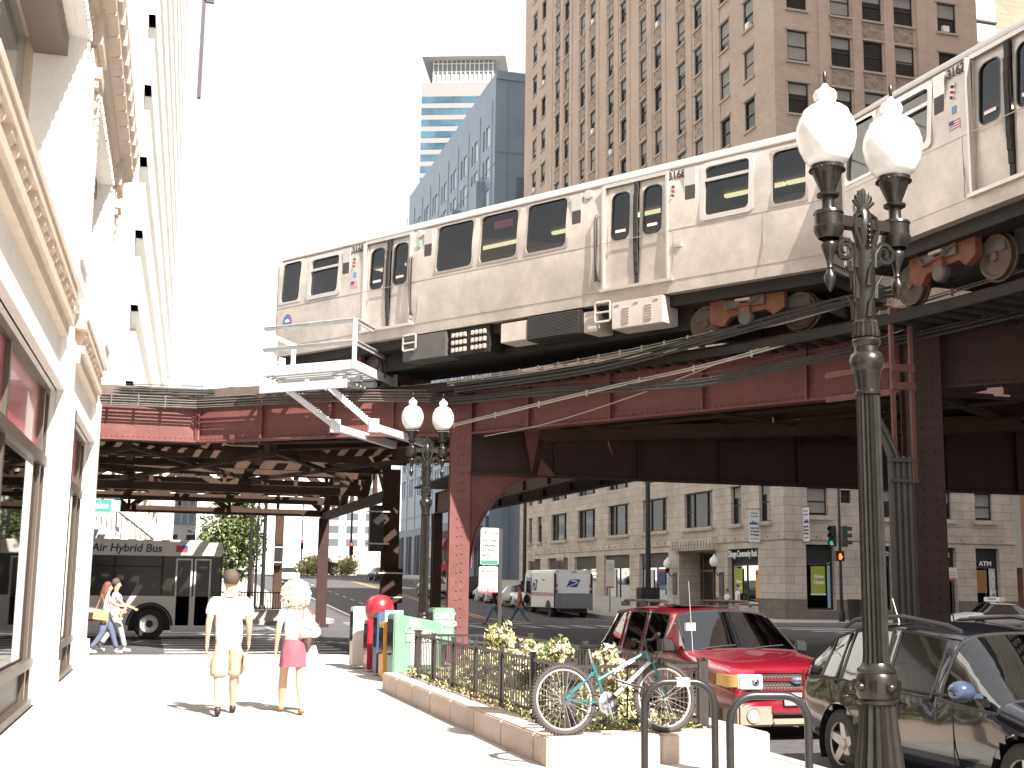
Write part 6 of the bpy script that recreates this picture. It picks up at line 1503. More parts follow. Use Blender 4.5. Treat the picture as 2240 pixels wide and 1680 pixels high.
for s_ in (-1, 1):
    b = MB(); b.tube([(.5, s_*.60, 1.45), (.6, s_*.60, 1.51), (1.9, s_*.60, 1.52), (2.0, s_*.60, 1.46)], .022, 6); b.box((.5, s_*.60-.03, 1.43), (.7, s_*.60+.03, 1.49)); b.box((1.15, s_*.60-.03, 1.44), (1.35, s_*.60+.03, 1.50)); b.build('roof_rail', 'trimblack', rc, smooth=50)
    b = MB(); b.T = Matrix.Translation((2.62, s_*.92, .98)); b.add([(-.05, -.11, -.08), (-.05, .11, -.08), (-.05, .11, .08), (-.05, -.11, .08), (.09, -.08, -.07), (.09, .08, -.07), (.09, .08, .06), (.09, -.08, .06)], [(0, 1, 2, 3), (4, 5, 6, 7), (0, 1, 5, 4), (1, 2, 6, 5), (2, 3, 7, 6), (3, 0, 4, 7)]); b.box((-.02, -s_*.0-.02 if s_ < 0 else -.14, -.08), (.06, .14 if s_ < 0 else .02, -.04)); b.build('mirror', 'trimblack', rc, bevel=.025, smooth=60)
    b = MB(); b.prism([(4.155, s_*.44), (4.15, s_*.56), (4.09, s_*.71), (3.8, s_*.71), (3.8, s_*.44)], .575, .745); b.build('headlight', 'headlamp', rc, bevel=.015, smooth=50)
    b = MB(); b.prism([(4.08, s_*.715), (4.02, s_*.76), (3.90, s_*.795), (3.7, s_*.795), (3.7, s_*.715)], .59, .735); b.build('indicator', 'amber', rc, bevel=.012, smooth=50)
    b = MB(); b.ball((4.11, s_*.53, .66), .065, 8); b.build('bulb', 'chrome', rc, smooth=60)
    b = MB(); b.lathe([(.055, 4.125), (.085, 4.135), (.09, 4.10)], (0, s_*.55, .30), 18, axis='x'); b.lathe([(.001, 4.12), (.055, 4.13)], (0, s_*.55, .30), 18, axis='x', mi=1); b.build('fog_lamp', ['tanplastic', 'headlamp'], rc, smooth=50)
cbx(rc, 'front_bumper', ['carred', 'tanplastic'], (3.80, -.735, .42, 4.13, .735, .56, 0), bevel=.05); cbx(rc, 'valance', 'tanplastic', (3.72, -.735, .17, 4.12, -.30, .42), (3.72, .30, .17, 4.12, .735, .42), (3.9, -.3, .17, 4.10, .3, .25), (3.9, -.3, .37, 4.10, .3, .42), bevel=.04)
cbx(rc, 'air_intake', 'black', (3.9, -.3, .25, 4.02, .3, .37))
cbx(rc, 'grille', ['trimblack', 'chrome'], (4.02, -.47, .57, 4.115, .47, .76, 0), bevel=.01)
b = MB()
for i in range(22):
    for j in range(6):
        if j in (3,): continue
        y = -.44+i*.042+(j % 2)*.02; z = .59+j*.03
        b.tube([(4.118, y+.012*math.cos(t), z+.010*math.sin(t)) for t in [k*math.pi/3 for k in range(6)]], .003, 3, closed=True)
b.build('grille_mesh', 'tanplastic', rc)
b = MB()
for z0_, z1_ in ((.555, .575), (.665, .69), (.755, .79)): b.box((4.06, -.50, z0_), (4.135, .50, z1_))
for y in (-.49, .47): b.box((4.05, y, .56), (4.13, y+.03, .78))
b.build('grille_bar', 'carred', rc, bevel=.008)
b = MB(); b.lathe([(.001, 4.15), (.065, 4.148), (.07, 4.13)], (0, 0, 0), 20, axis='x'); b.v = [(v[0], v[1]*1.15, v[2]*.55+.677) for v in b.v]; b.build('badge', 'chrome', rc, smooth=50)
text_obj('Ford', .06, 'blueink', rc, Matrix.Translation((4.153, 0, .677)) @ Matrix.Rotation(R_(90), 4, 'Z') @ Matrix.Rotation(R_(90), 4, 'X'), name='badge_lettering', shear=.3)
cbx(rc, 'number_plate', 'plate', (4.135, -.17, .40, 4.155, .17, .54)); text_obj('A48 2857', .075, 'signink', rc, Matrix.Translation((4.158, 0, .475)) @ Matrix.Rotation(R_(90), 4, 'Z') @ Matrix.Rotation(R_(90), 4, 'X'), name='plate_lettering', bold=.002)
b = MB(); b.tube([(2.92, -.70, .93), (2.88, -.73, 1.78)], [.006, .003], 5); b.box((2.84, -.77, 1.18), (2.90, -.65, 1.27), 1); b.build('aerial', ['cablelight', 'whitepaint'], rc)
b = MB()
for y0, y1 in ((-.62, -.05), (.05, .6)): b.tube([(2.93, y0, .955), (2.86, (y0+y1)/2, .985), (2.80, y1, 1.0)], .009, 5)
b.build('wiper', 'trimblack', rc, smooth=50)
cbx(rc, 'sun_roof', 'carglassdark', (1.25, -.42, 1.458, 2.0, .42, 1.472)); cbx(rc, 'hood_crease', 'carred', (3.0, -.33, .92, 3.85, -.31, .935), (3.0, .31, .92, 3.85, .33, .935)) if False else None
cbx(rc, 'dashboard', 'trimblack', (2.45, -.7, .80, 2.85, .7, .93), bevel=.03); b = MB(); b.tube([(2.38+.05*math.cos(t), .36+.17*math.sin(t), .98+.15*math.cos(t)) for t in [k*math.pi/8 for k in range(16)]], .016, 5, closed=True); b.build('steering_wheel', 'seatgrey', rc)
b = MB()                                               # door seam and handle on the side we see
for s_ in (-1, 1): b.box((1.50, s_*.822-.004, .32), (1.507, s_*.822+.004, .85)); b.box((2.60, s_*.822-.004, .36), (2.607, s_*.822+.004, .85)); b.box((1.6, s_*.825-.014, .74), (1.8, s_*.825+.014, .78)); b.box((1.15, s_*.82-.014, .40), (2.75, s_*.82+.014, .46))
b.build('door_trim', 'trimblack', rc)
# ---- black people carrier in the foreground ----
st = [(0, .42, .62, .68, .70, .74, .70), (.04, .30, .85, .95, .74, .80, .72), (.14, .26, .94, 1.05, .78, .83, .72), (.50, .24, .97, 1.40, .80, .85, .62), (.78, .23, .96, 1.47, .82, .85, .625), (.86, .22, .955, 1.485, .82, .85, .63), (1.55, .21, .94, 1.52, .83, .86, .64), (1.66, .21, .93, 1.52, .83, .86, .64), (2.35, .21, .90, 1.46, .83, .86, .62), (2.46, .21, .90, 1.445, .83, .86, .61), (3.25, .21, .86, .95, .83, .86, .74), (3.4, .21, .84, .91, .83, .85, .72), (3.9, .23, .72, .80, .81, .83, .68), (4.25, .27, .58, .66, .76, .78, .62), (4.38, .34, .5, .52, .66, .68, .6)]
gq = {(2, 3), (2, 4), (2, 5), (3, 3), (4, 3), (6, 3), (8, 3), (9, 3), (9, 4), (9, 5)}-{(8, 3)}
gq = {(2, 4), (2, 5), (3, 3), (5, 3), (7, 3), (9, 3), (9, 4), (9, 5)}
bc = car('glossy black people carrier in the right foreground with its side towards us', (7.45, 12.0, -.16), R_(-90), st, [.82, 3.50], gq, 'carblack', r=.325, width=1.74, name='parked_people_carrier', cat='car', glass='carglassdark', rimm='alloy')
seats(bc, [1.1, 2.1])
for s_ in (-1, 1):
    b = MB(); b.tube([(.55, s_*.585, 1.44), (.8, s_*.60, 1.52), (1.6, s_*.61, 1.57), (2.25, s_*.60, 1.51), (2.45, s_*.59, 1.46)], .02, 6); b.build('roof_rail', 'trimblack', bc, smooth=50)
    b = MB(); b.T = Matrix.Translation((2.98, s_*.99, 1.0)); b.ball((0, 0, 0), .12, 10, sz=.72); b.v = [(2.98+(v[0]-2.98)*.75, v[1], v[2]) for v in b.v]; b.bar((0, -s_*.18, -.04), (0, 0, -.02), .06, .04); b.build('mirror', 'mirrorblue', bc, smooth=60)
    b = MB(); b.box((1.62, s_*.862-.003, .28), (1.627, s_*.862+.006, .93)); b.box((2.66, s_*.862-.003, .28), (2.667, s_*.862+.006, .90)); b.build('door_seam', 'black', bc)
    b = MB()
    for x in (.98, 1.78): b.tube([(x, s_*.862, .80), (x+.02, s_*.895, .80), (x+.17, s_*.895, .795), (x+.19, s_*.862, .795)], .012, 6)
    b.build('door_handle', 'carblack', bc, smooth=50)
    b = MB(); b.box((.25, s_*.858-.004, .925), (2.75, s_*.862+.008, .945)); b.build('belt_trim', 'trimblack', bc); 
    b = MB(); b.box((.9, s_*.85-.01, .17), (3.1, s_*.85+.02, .23)); b.build('sill_trim', 'trimblack', bc)
    cbx(bc, 'tail_light', 'taillamp', (-.01, s_*.74-.06, .66, .12, s_*.74+.055, .98), bevel=.02)
b = MB(); b.tube([(.62, 0, 1.46), (.50, 0, 1.72)], [.008, .005], 5); b.build('aerial', 'cablelight', bc)
cbx(bc, 'dashboard', 'trimblack', (2.75, -.7, .80, 3.2, .7, .90), bevel=.03)
# ---- generic distant cars ----
SED = [(0, .32, .58, .66, .66, .72, .62), (.06, .28, .76, .80, .72, .78, .66), (.65, .26, .80, .84, .75, .80, .66), (1.15, .25, .82, 1.22, .76, .80, .55), (1.55, .25, .82, 1.28, .77, .80, .56), (2.4, .25, .82, 1.27, .77, .80, .56), (2.98, .25, .80, .86, .77, .80, .66), (3.9, .27, .66, .72, .73, .77, .62), (4.1, .34, .5, .54, .64, .68, .58)]
gS = {(2, 3), (2, 4), (2, 5), (3, 3), (4, 3), (5, 3), (5, 4), (5, 5)}
VAN = [(0, .32, .7, .76, .72, .76, .7), (.04, .28, .95, 1.0, .76, .82, .72), (.22, .26, .98, 1.52, .78, .82, .66), (.95, .25, .98, 1.56, .78, .82, .67), (1.05, .25, .98, 1.56, .78, .82, .67), (2.5, .25, .96, 1.52, .78, .82, .65), (3.35, .25, .92, .98, .78, .82, .68), (4.05, .28, .66, .74, .74, .78, .64), (4.2, .36, .5, .56, .66, .7, .6)]
gV = {(1, 3), (1, 4), (1, 5), (2, 3), (4, 3), (5, 3), (5, 4), (5, 5)}-{(1, 3)}
def road_z(y): return prof(y)-.16
def dcar(label, x, y, rz, S, g, paint, r=.29, sub=1, **k): 
    return car(label, (x, y, road_z(y)), rz, S, [.72, 3.15], g, paint, r=r, width=1.62, sub=sub, group='cars on the far part of the street', **k)
dcar('white saloon parked directly in front of the delivery truck', 22.2, 76.9, R_(-90), SED, gS, 'carwhite').rotation_euler[1] = -R_(0)
pk = dcar('white pickup truck parked behind a dark pickup cab', 22.1, 79.0, R_(90), [(0, .4, .78, .8, .72, .76, .7), (.05, .34, .84, .86, .74, .78, .7), (1.6, .3, .85, .87, .75, .78, .7), (1.75, .3, .86, 1.40, .75, .78, .6), (1.9, .3, .86, 1.42, .75, .78, .6), (2.7, .3, .86, 1.40, .75, .78, .58), (3.1, .3, .85, .90, .75, .78, .66), (4.0, .34, .74, .80, .72, .76, .64), (4.15, .4, .6, .64, .64, .7, .6)], {(2, 3), (4, 3), (5, 3), (5, 4), (5, 5), (2, 4), (2, 5)}, 'carwhite')
dcar('black pickup parked beyond the white one, half hidden by the red column', 22.1, 84.5, R_(90), VAN, gV, 'cardark')
bs = dcar('beige saloon driving towards us beside the far lamp post', 19.2, 87.5, R_(-90), SED, gS, 'carbeige')
for o_ in (bs,):
    for s_ in (-1, 1): cbx(o_, 'headlight', 'headlamp', (3.9, s_*.55-.13, .52, 4.1, s_*.55+.13, .66))
    cbx(o_, 'number_plate', 'amber', (4.08, -.18, .40, 4.13, .18, .52))
gs_ = dcar('dark grey saloon seen from behind further up the street', 20.4, 110.5, R_(92), SED, gS, 'cargreen')
for s_ in (-1, 1): cbx(gs_, 'tail_light', 'taillamp', (-.02, s_*.55-.15, .58, .04, s_*.55+.15, .70))
cbx(gs_, 'number_plate', 'plate', (-.03, -.18, .52, .0, .18, .64))
dcar('white minivan side on across the top of the street', 22.3, 151, R_(180), VAN, gV, 'carwhite')
dcar('pale saloon glimpsed to the left behind the street tree posts', 8.6, 149, R_(0), SED, gS, 'carwhite')
dcar('silver saloon waiting at the street end between the thin posts', 11.0, 104, R_(-90), SED, gS, 'carwhite')
# ---- police car ----
pc = car('white police car with blue side stripe and roof light bar at the right edge', (38.0, 47.6, -.16), R_(180), [tuple([s[0]*1.08]+[v for v in s[1:]]) for s in SED], [.8, 3.4], gS, 'carwhite', r=.31, width=1.66, name='police_car', cat='police car', sub=1)
cbx(pc, 'stripe', 'bluebright', (.3, .80, .60, 4.0, .825, .70), (.3, -.825, .60, 4.0, -.80, .70)) if 'bluebright' in MATS else None
cbx(pc, 'light_bar', ['whitepaint', 'skyprint'], (1.9, -.55, 1.32, 2.2, .55, 1.52, 0), (1.88, -.3, 1.40, 2.22, .3, 1.48, 1), bevel=.02); b = MB(); b.tube([(4.5, -.5, .35), (4.55, -.5, .75), (4.55, .5, .75), (4.5, .5, .35)], .03, 6); b.build('push_bar', 'trimblack', pc)
# ---- delivery truck ----
TK = empty('delivery_truck', (22.75, 66.0, road_z(66)), 0, 'white postal delivery truck with grey tail lift, seen from behind', 'truck')
b = MB(); TW, TH, TLn = 1.12, 2.62, 5.6
b.prism([(-TW, .55), (TW, .55), (TW, TH-.12), (TW-.12, TH), (-TW+.12, TH), (-TW, TH-.12)], .1, TLn-1.0, axis='y')
b.prism([(TLn-1.0, .55), (TLn, .55), (TLn+.35, 1.1), (TLn+.3, 1.25), (TLn-.1, 2.45), (TLn-.3, TH-.02), (TLn-1.0, TH)], -TW, TW, axis='x'); b.build('body', 'truckwhite' if 'truckwhite' in MATS else mat('truckwhite', (.76, .75, .72), .45, n=(2, .06)), TK, bevel=.04, smooth=40)
b = MB(); b.box((-TW+.2, .06, 1.28), (TW-.2, .12, TH-.28)); b.build('rear_door', mat('doorwhite', (.78, .80, .83), .4), TK, bevel=.01)
b = MB(); b.box((-TW+.04, -.10, .52), (TW-.04, .0, 1.34)); b.box((TW-.2, -.08, .42), (TW-.02, .05, .55)); b.build('tail_lift', mat('liftgrey', (.24, .26, .29), .4, .6, n=(3, .2)), TK, bevel=.01)
for s_ in (-1, 1):
    cbx(TK, 'corner_post', 'trimblack', (s_*(TW-.06)-.05, .02, .6, s_*(TW-.06)+.05, .14, TH-.2))
    for k in range(3): b = MB(); b.lathe([(.001, .0), (.055, .005), (.06, .04)], (s_*(TW-.14), 0, 1.42+k*.17), 12, axis='y'); b.build('tail_light', ['taillamp', 'headlamp', 'taillamp'][k], TK, smooth=50)
cbx(TK, 'marker_lights', 'trimblack', (-.95, .06, TH-.13, -.86, .1, TH-.09), (-.12, .06, TH-.13, -.04, .1, TH-.09), (.0, .06, TH-.13, .08, .1, TH-.09), (.12, .06, TH-.13, .2, .1, TH-.09), (.86, .06, TH-.13, .95, .1, TH-.09))
def usps(w_, h_):
    u = MB(); k = .16*w_
    u.add([(-w_/2+k, 0, h_), (w_/2+k, 0, h_), (w_/2-k, 0, 0), (-w_/2-k, 0, 0)], [(0, 1, 2, 3)], 0)
    u.add([(-w_/2-k*.9, -.008, 0), (w_*.38, -.008, h_*.62), (-w_*.28, -.008, h_*.80), (w_*.42, -.008, h_*.72), (w_*.36, -.008, h_*.5), (-w_/2+k*.2, -.008, 0)], [(0, 1, 2, 3, 4, 5)], 1)
    u.add([(-w_/2+k*.6, -.009, h_*.98), (w_*.1, -.009, h_*.9), (w_*.36, -.009, h_*.72), (-w_*.15, -.009, h_*.78)], [(0, 1, 2, 3)], 1); return u
u = usps(.62, .42); u.v = [(v[0], v[1]+.05, v[2]+1.68) for v in u.v]; u.build('eagle_emblem', ['blueink', 'whitepaint'], TK)
u = usps(.8, .62); u.v = [(-TW-.01+v[1], 3.6-v[0], v[2]+1.45) for v in u.v]; u.build('eagle_emblem', ['blueink', 'whitepaint'], TK)
b = MB()
for z, m_ in ((1.20, 0), (1.27, 1), (1.34, 1)): b.box((-TW-.012, .2, z-.02), (-TW, TLn-.2, z+.015), 0 if z > 1.25 and z < 1.3 else 1)
b.build('stripe', ['blueink', 'signred'], TK); b = MB(); b.box((-TW-.03, TLn-1.35, 1.3), (-TW, TLn-.35, 2.2)); b.box((-TW-.03, 4.35, .6), (-TW-.0, 4.37, TH-.2)); b.build('cab_window', 'winglass', TK)
b = MB(); b.box((-TW-.3, TLn-.2, 1.35), (-TW-.12, TLn-.1, 2.0)); b.bar((-TW, TLn-.15, 1.5), (-TW-.2, TLn-.15, 1.5), .03, .03); b.build('mirror', 'trimblack', TK)
text_obj('US MAIL', .14, 'signgrey', TK, Matrix.Translation((-TW-.012, 2.0, 2.05)) @ Matrix.Rotation(R_(-90), 4, 'Z') @ Matrix.Rotation(R_(90), 4, 'X'), name='truck_lettering')
for y in (1.1, 4.9):
    for s_ in (-1, 1): 
        b = MB(); b.lathe([(.24, -.14), (.36, -.14), (.40, -.1), (.40, .1), (.36, .14), (.24, .14)], (s_*.92, y, .40), 24, axis='x', cap=False); w0 = b.build('wheel', 'tyrecar', TK, smooth=40)
        b = MB(); b.lathe([(.24, s_*.12), (.2, s_*.06), (.001, s_*.06)], (s_*.92, y, .40), 20, axis='x', cap=False); b.build('rim', 'undergrey', w0, smooth=40)
b = MB(); b.box((-.8, .1, .3), (.8, 5.4, .56)); b.build('chassis', 'black', TK)
for y in (1.1, 4.9):
    b = MB(); b.lathe([(.001, -.012), (.5, -.012), (.5, .0)], (-TW, y, .45), 24, axis='x'); b.v = [(v[0], v[1], max(v[2], .56)) for v in b.v]; b.build('wheel_arch', 'black', TK)
# ---- bus ----
BS = empty('bus', (-9.2, 40.2, -.16), 0, 'white and dark city bus crossing under the railway on the left', 'bus')
mat('buswhite', (.70, .66, .61), .4, n=(1.5, .06)); mat('busdark', (.02, .016, .013), .15, spec=.35)
BL, BH, BWd = 11.5, 2.95, 2.5
b = MB()
wa = [(9.42+.62*math.cos(t), .42+.62*math.sin(t)) for t in [R_(180-180*k/14) for k in range(15)]]
low = [(0, .25), (8.80, .25)]+[(p[0], max(p[1], .25)) for p in wa]+[(10.04, .25), (BL, .25), (BL, 1.30), (0, 1.30)]
b.add([(p[0], 0, p[1]) for p in low], [tuple(range(len(low)))]); b.box((0, .01, .25), (8.8, BWd, 1.30)); b.box((10.05, .01, .25), (BL, BWd, 1.30))
b.build('lower_body', 'buswhite', BS)
b = MB(); b.box((0, 0.02, 1.30), (BL-.03, BWd-.02, 2.52)); b.build('window_band', 'busdark', BS, bevel=.02)
b = MB(); b.box((0, 0, 2.52), (BL, BWd, 2.95)); b.box((0, .15, 2.95), (BL-.4, BWd-.15, 3.02)); b.build('roof_panel', 'buswhite', BS, bevel=.03)
b = MB()
for x in (2.0, 3.6, 5.2, 6.8, 8.3, 9.7): b.box((x, -.012, 1.36), (x+.05, .03, 2.5))
b.box((0, -.01, 2.18), (9.7, .03, 2.21)); b.build('window_frame', 'rubber', BS)
b = MB()
for k in range(5):
    for x in (2.3, 3.9, 5.5, 7.1): b.box((x+k*.1, .015, 1.5), (x+k*.1+.02, .0, 2.4))
dr = MB()
for x0 in (10.12, 10.68):
    dr.box((x0, -.02, .30), (x0+.05, .03, 2.45), 0); dr.box((x0+.45, -.02, .30), (x0+.5, .03, 2.45), 0); dr.box((x0+.05, -.02, .30), (x0+.45, .03, .42), 0); dr.box((x0+.05, -.02, 2.40), (x0+.45, .03, 2.45), 0)
    dr.quad((x0+.05, .0, .42), (x0+.45, .0, .42), (x0+.45, .0, 2.4), (x0+.05, .0, 2.4), mi=1); dr.bar((x0+.1, .03, 1.5), (x0+.4, .03, 1.15), .02, .02, mi=2)
dr.build('door', ['buswhite', 'busdark', 'orange'], BS)
b = MB(); b.box((BL-.02, .08, .9), (BL+.03, BWd-.08, 2.5)); b.build('windscreen', 'busdark', BS, bevel=.02); b = MB(); b.tube([(BL, -.0, 2.5), (BL+.3, -.15, 2.45)], .02, 6); b.box((BL+.22, -.24, 2.0), (BL+.34, -.06, 2.42)); b.build('mirror', 'trimblack', BS)
for x in (9.42, 2.6):
    b = MB(); b.lathe([(.27, -.15), (.44, -.15), (.47, -.1), (.47, .1), (.44, .15), (.27, .15)], (x, .14, .47), 28, axis='y', cap=False); w0 = b.build('wheel', 'tyrecar', BS, smooth=40)
    b = MB(); b.lathe([(.27, 0.0), (.25, .02), (.24, .08), (.14, .09), (.12, .02), (.001, .02)], (x, 0, .47), 24, axis='y', cap=False); b.lathe([(.11, .0), (.1, -.01), (.001, -.01)], (x, 0, .47), 16, axis='y', mi=1, cap=False)
    for k in range(10): t = k*math.pi/5; b.ball((x+.19*math.cos(t), .03, .47+.19*math.sin(t)), .022, 5)
    b.build('rim', ['alloy', 'trimblack'], w0, smooth=40)
b = MB(); b.box((8.7, .3, .25), (10.1, 2.2, 1.2)); b.build('wheel_well', 'black', BS)
b = MB(); b.tube([(9.42+.66*math.cos(t), -.005, .42+.66*math.sin(t)) for t in [R_(k*180/14) for k in range(15)]], .035, 6); b.build('arch_trim', 'rubber', BS)
text_obj('Clean Air Hybrid Bus', .34, 'busink' if 'busink' in MATS else mat('busink', (.04, .06, .14), .5), BS, MU((8.2, -.012, 2.74), (1, 0)), name='bus_lettering', bold=.008, shear=.15)
b = MB(); b.box((10.1, -.01, 2.64), (10.45, 0, 2.85), 0); b.box((10.3, -.014, 2.74), (10.45, 0, 2.85), 1); b.box((0, -.008, .55), (8.4, 0, .60), 0); b.add([(11.0, -.01, 2.75), (11.08, -.01, 2.83), (11.16, -.01, 2.75), (11.08, -.01, 2.67)], [(0, 1, 2, 3)], 2); b.box((11.3, -.01, 2.76), (11.42, 0, 2.79), 3); b.box((7.3, -.01, .62), (7.5, 0, .9), 1); b.box((6.8, -.01, .62), (7.15, 0, .75), 1)
b.build('decal', ['signred', 'blueink', 'signgrey', 'orange'], BS)
b = MB(); b.lathe([(.001, -.012), (.20, -.012), (.205, .0)], (8.5, 0, 1.05), 24, 0, axis='y'); b.lathe([(.001, -.018), (.17, -.018), (.17, -.01)], (8.5, 0, 1.05), 24, 1, axis='y'); b.build('emblem', ['signred', 'emblemblue'], BS); text_obj('cta', .16, 'white', BS, MU((8.5, -.022, 1.05), (1, 0)), name='emblem_text', bold=.004)
# ================= plants =================
mat('leafcream', (.66, .60, .40), .6); mat('leaflime', (.40, .40, .16), .6); mat('leafgreen', (.09, .12, .035), .6); mat('leafpink', (.50, .30, .22), .6); mat('leafdark', (.045, .065, .025), .6); mat('leafmid', (.13, .16, .055), .6); mat('bark', (.10, .075, .055), .9, n=(8, .4)); mat('stem', (.12, .13, .05), .7)
def leaf(b, c, r, mi):
    d = Vector((rnd.gauss(0, 1), rnd.gauss(0, 1), rnd.gauss(.25, .7))).normalized(); a = d.orthogonal().normalized(); a.rotate(Matrix.Rotation(rnd.uniform(0, 6.28), 3, d)); e = d.cross(a)
    c = Vector(c); b.add([c-a*r, c-e*r*.45+d*r*.12, c+a*r, c+e*r*.45+d*r*.12], [(0, 1, 2), (0, 2, 3)], mi)
LM = ['leafcream', 'leaflime', 'leafgreen', 'leafpink']
def shrub(x, y, z, lobes, n, label, lm=LM, r=.045, wts=(5, 4, 3, 1), grp='variegated shrubs in the planter'):
    S = empty('shrub', (x, y, z), 0, label, 'shrub', grp); b = MB(); st_b = MB()
    for (cx, cy, cz, rad) in lobes:
        for k in range(5): t = rnd.uniform(0, 6.28); st_b.tube([(cx*.3, cy*.3, 0), (cx*.8, cy*.8, cz*.5), (cx+math.cos(t)*rad*.5, cy+math.sin(t)*rad*.5, cz+rad*.3)], [.010, .007, .004], 4)
    m_ = int(n*1.5/len(lobes)/7)
    for (cx, cy, cz, rad) in lobes:
        for k in range(m_):
            v = Vector((rnd.gauss(0, .5), rnd.gauss(0, .5), rnd.gauss(0, .5))); v = v if v.length < 1.25 else v.normalized(); p = Vector((cx, cy, cz))+v*rad; w0 = rnd.choices(range(4), wts)[0]
            for q in range(7): leaf(b, p+Vector((rnd.gauss(0, r), rnd.gauss(0, r), rnd.gauss(0, r*.8))), r*rnd.uniform(.7, 1.3), w0 if rnd.random() < .7 else rnd.choices(range(4), wts)[0])
    st_b.build('stem', 'stem', S); b.build('foliage', lm, S); return S
shrub(4.75, 17.2, .2, [(0, 0, .42, .26), (.12, .1, .68, .16), (-.2, .2, .3, .2), (-.05, -.35, .34, .22)], 1500, 'cream leaved shrub in the planter with the tallest single top, left of the sign post')
shrub(4.72, 15.3, .2, [(0, 0, .45, .26), (.2, -.2, .55, .22), (-.2, .25, .38, .22), (.1, .5, .42, .24)], 1700, 'broad cream leaved shrub in the middle of the planter behind the iron railing')
shrub(5.05, 13.4, .2, [(0, 0, .42, .15), (.0, -.02, .62, .12), (-.25, .1, .25, .16), (.1, .0, .2, .18)], 620, 'thin straggly shrub between the bicycle and the red car')
gc = MB()
for i in range(4600):
    x = rnd.uniform(fx0-.2, PX1-.35); y = rnd.uniform(PY0+.5, PY1-.4); h_ = .08+.14*max(0, noise.noise(Vector((x*1.3, y*1.3, 0)))+.4)
    if x < fx0 and rnd.random() < .55: continue
    w0 = rnd.choices(range(4), (4, 5, 5, 1))[0]
    for q in range(3): leaf(gc, (x+rnd.gauss(0, .03), y+rnd.gauss(0, .03), .2+rnd.uniform(0, h_)), .03*rnd.uniform(.7, 1.4), w0)
tag(gc.build('ground_cover', LM), 'low yellow green ground cover filling the planter bed', 'ground cover', kind='stuff')
def tree(x, y, z, h0, crown, n, label, r=.12, lm=('leafmid', 'leafdark', 'leafgreen', 'leaflime'), tr=.12, wts=(4, 4, 3, 1), grp='street trees'):
    T_ = empty('tree', (x, y, z), 0, label, 'tree', grp); b = MB(); top = max(c[2]+c[3]*.4 for c in crown)
    b.tube([(0, 0, 0), (.05, 0, h0), (0, .05, (h0+top)/2), (.02, 0, top)], [tr, tr*.8, tr*.45, .02], 8)
    for c in crown: b.tube([(0, 0, h0*.9), (c[0]*.5, c[1]*.5, (h0+c[2])/2), (c[0], c[1], c[2])], [tr*.5, tr*.3, .02], 6)
    b.build('trunk', 'bark', T_, smooth=50); b = MB(); tot = sum(c[3]**2 for c in crown)
    for (cx, cy, cz, rad) in crown:
        for k in range(int(n*rad*rad/tot/8)):
            v = Vector((rnd.gauss(0, .55), rnd.gauss(0, .55), rnd.gauss(0, .55))); v = v if v.length < 1.15 else v.normalized()*1.05
            p = Vector((cx, cy, cz))+v*rad; w0 = rnd.choices(range(4), wts)[0]
            for q in range(8): leaf(b, p+Vector((rnd.gauss(0, r*1.3), rnd.gauss(0, r*1.3), rnd.gauss(0, r))), r*rnd.uniform(.6, 1.3), w0)
    b.build('crown', list(lm), T_); return T_
tree(3.7, 57.6, 0, 1.6, [(0, 0, 2.7, 1.0), (-.4, 0, 3.6, 1.05), (.3, .2, 4.4, .95), (-.1, 0, 5.4, .85), (-.9, .2, 2.9, .7), (.7, 0, 3.3, .7), (0, 0, 6.2, .6)], 9000, 'leafy dark green street tree behind the bus front', r=.11)
PALE = ('leaflime', 'leafcream', 'leaflime', 'leafmid')
tree(17.6, 143, 2.2, .5, [(0, 0, 1.2, .8), (-.6, 0, .9, .6), (.5, 0, .9, .6)], 1400, 'small pale green tree at the street end left of the minivan', r=.2, lm=PALE); tree(19.2, 145, 2.2, .6, [(0, 0, 1.5, .9), (.7, 0, 1.2, .7)], 1500, 'small darker tree directly behind the minivan', r=.17)
tree(22.2, 144, 2.2, .5, [(0, 0, 1.1, .7), (-.5, 0, .9, .6), (.4, 0, 1.3, .6)], 1400, 'small pale tree at the street end right of the minivan', r=.2, lm=PALE)
for i, (x, w_) in enumerate(((5.0, 2.2), (9.8, 2.6))): tree(x, 150, 2.4, .5, [(0, 0, 1.3, 1.1), (w_*.4, 0, 1.1, .9)], 700, ('pale bush at the far left end of the street', 'pale bush near the pale office columns')[i], r=.2, lm=PALE)
# planter with railing on the far corner
N2 = empty('planter', (4.2, 54.6, 0), 0, 'low stone planter with black railing under the street tree across the junction', 'planter')
b = MB(); b.box((2.6, 54.3, -.02), (6.1, 56.3, .42)); b.build('wall', 'kerb', N2, world=True, bevel=.02)
b = MB(); 
for z in (.5, 1.15): b.bar((2.7, 54.4, z), (6.0, 54.4, z), .04, .05)
for i in range(30): b.box((2.75+i*.11, 54.39, .42), (2.78+i*.11, 54.41, 1.15))
b.build('railing', 'railpaint', N2, world=True)
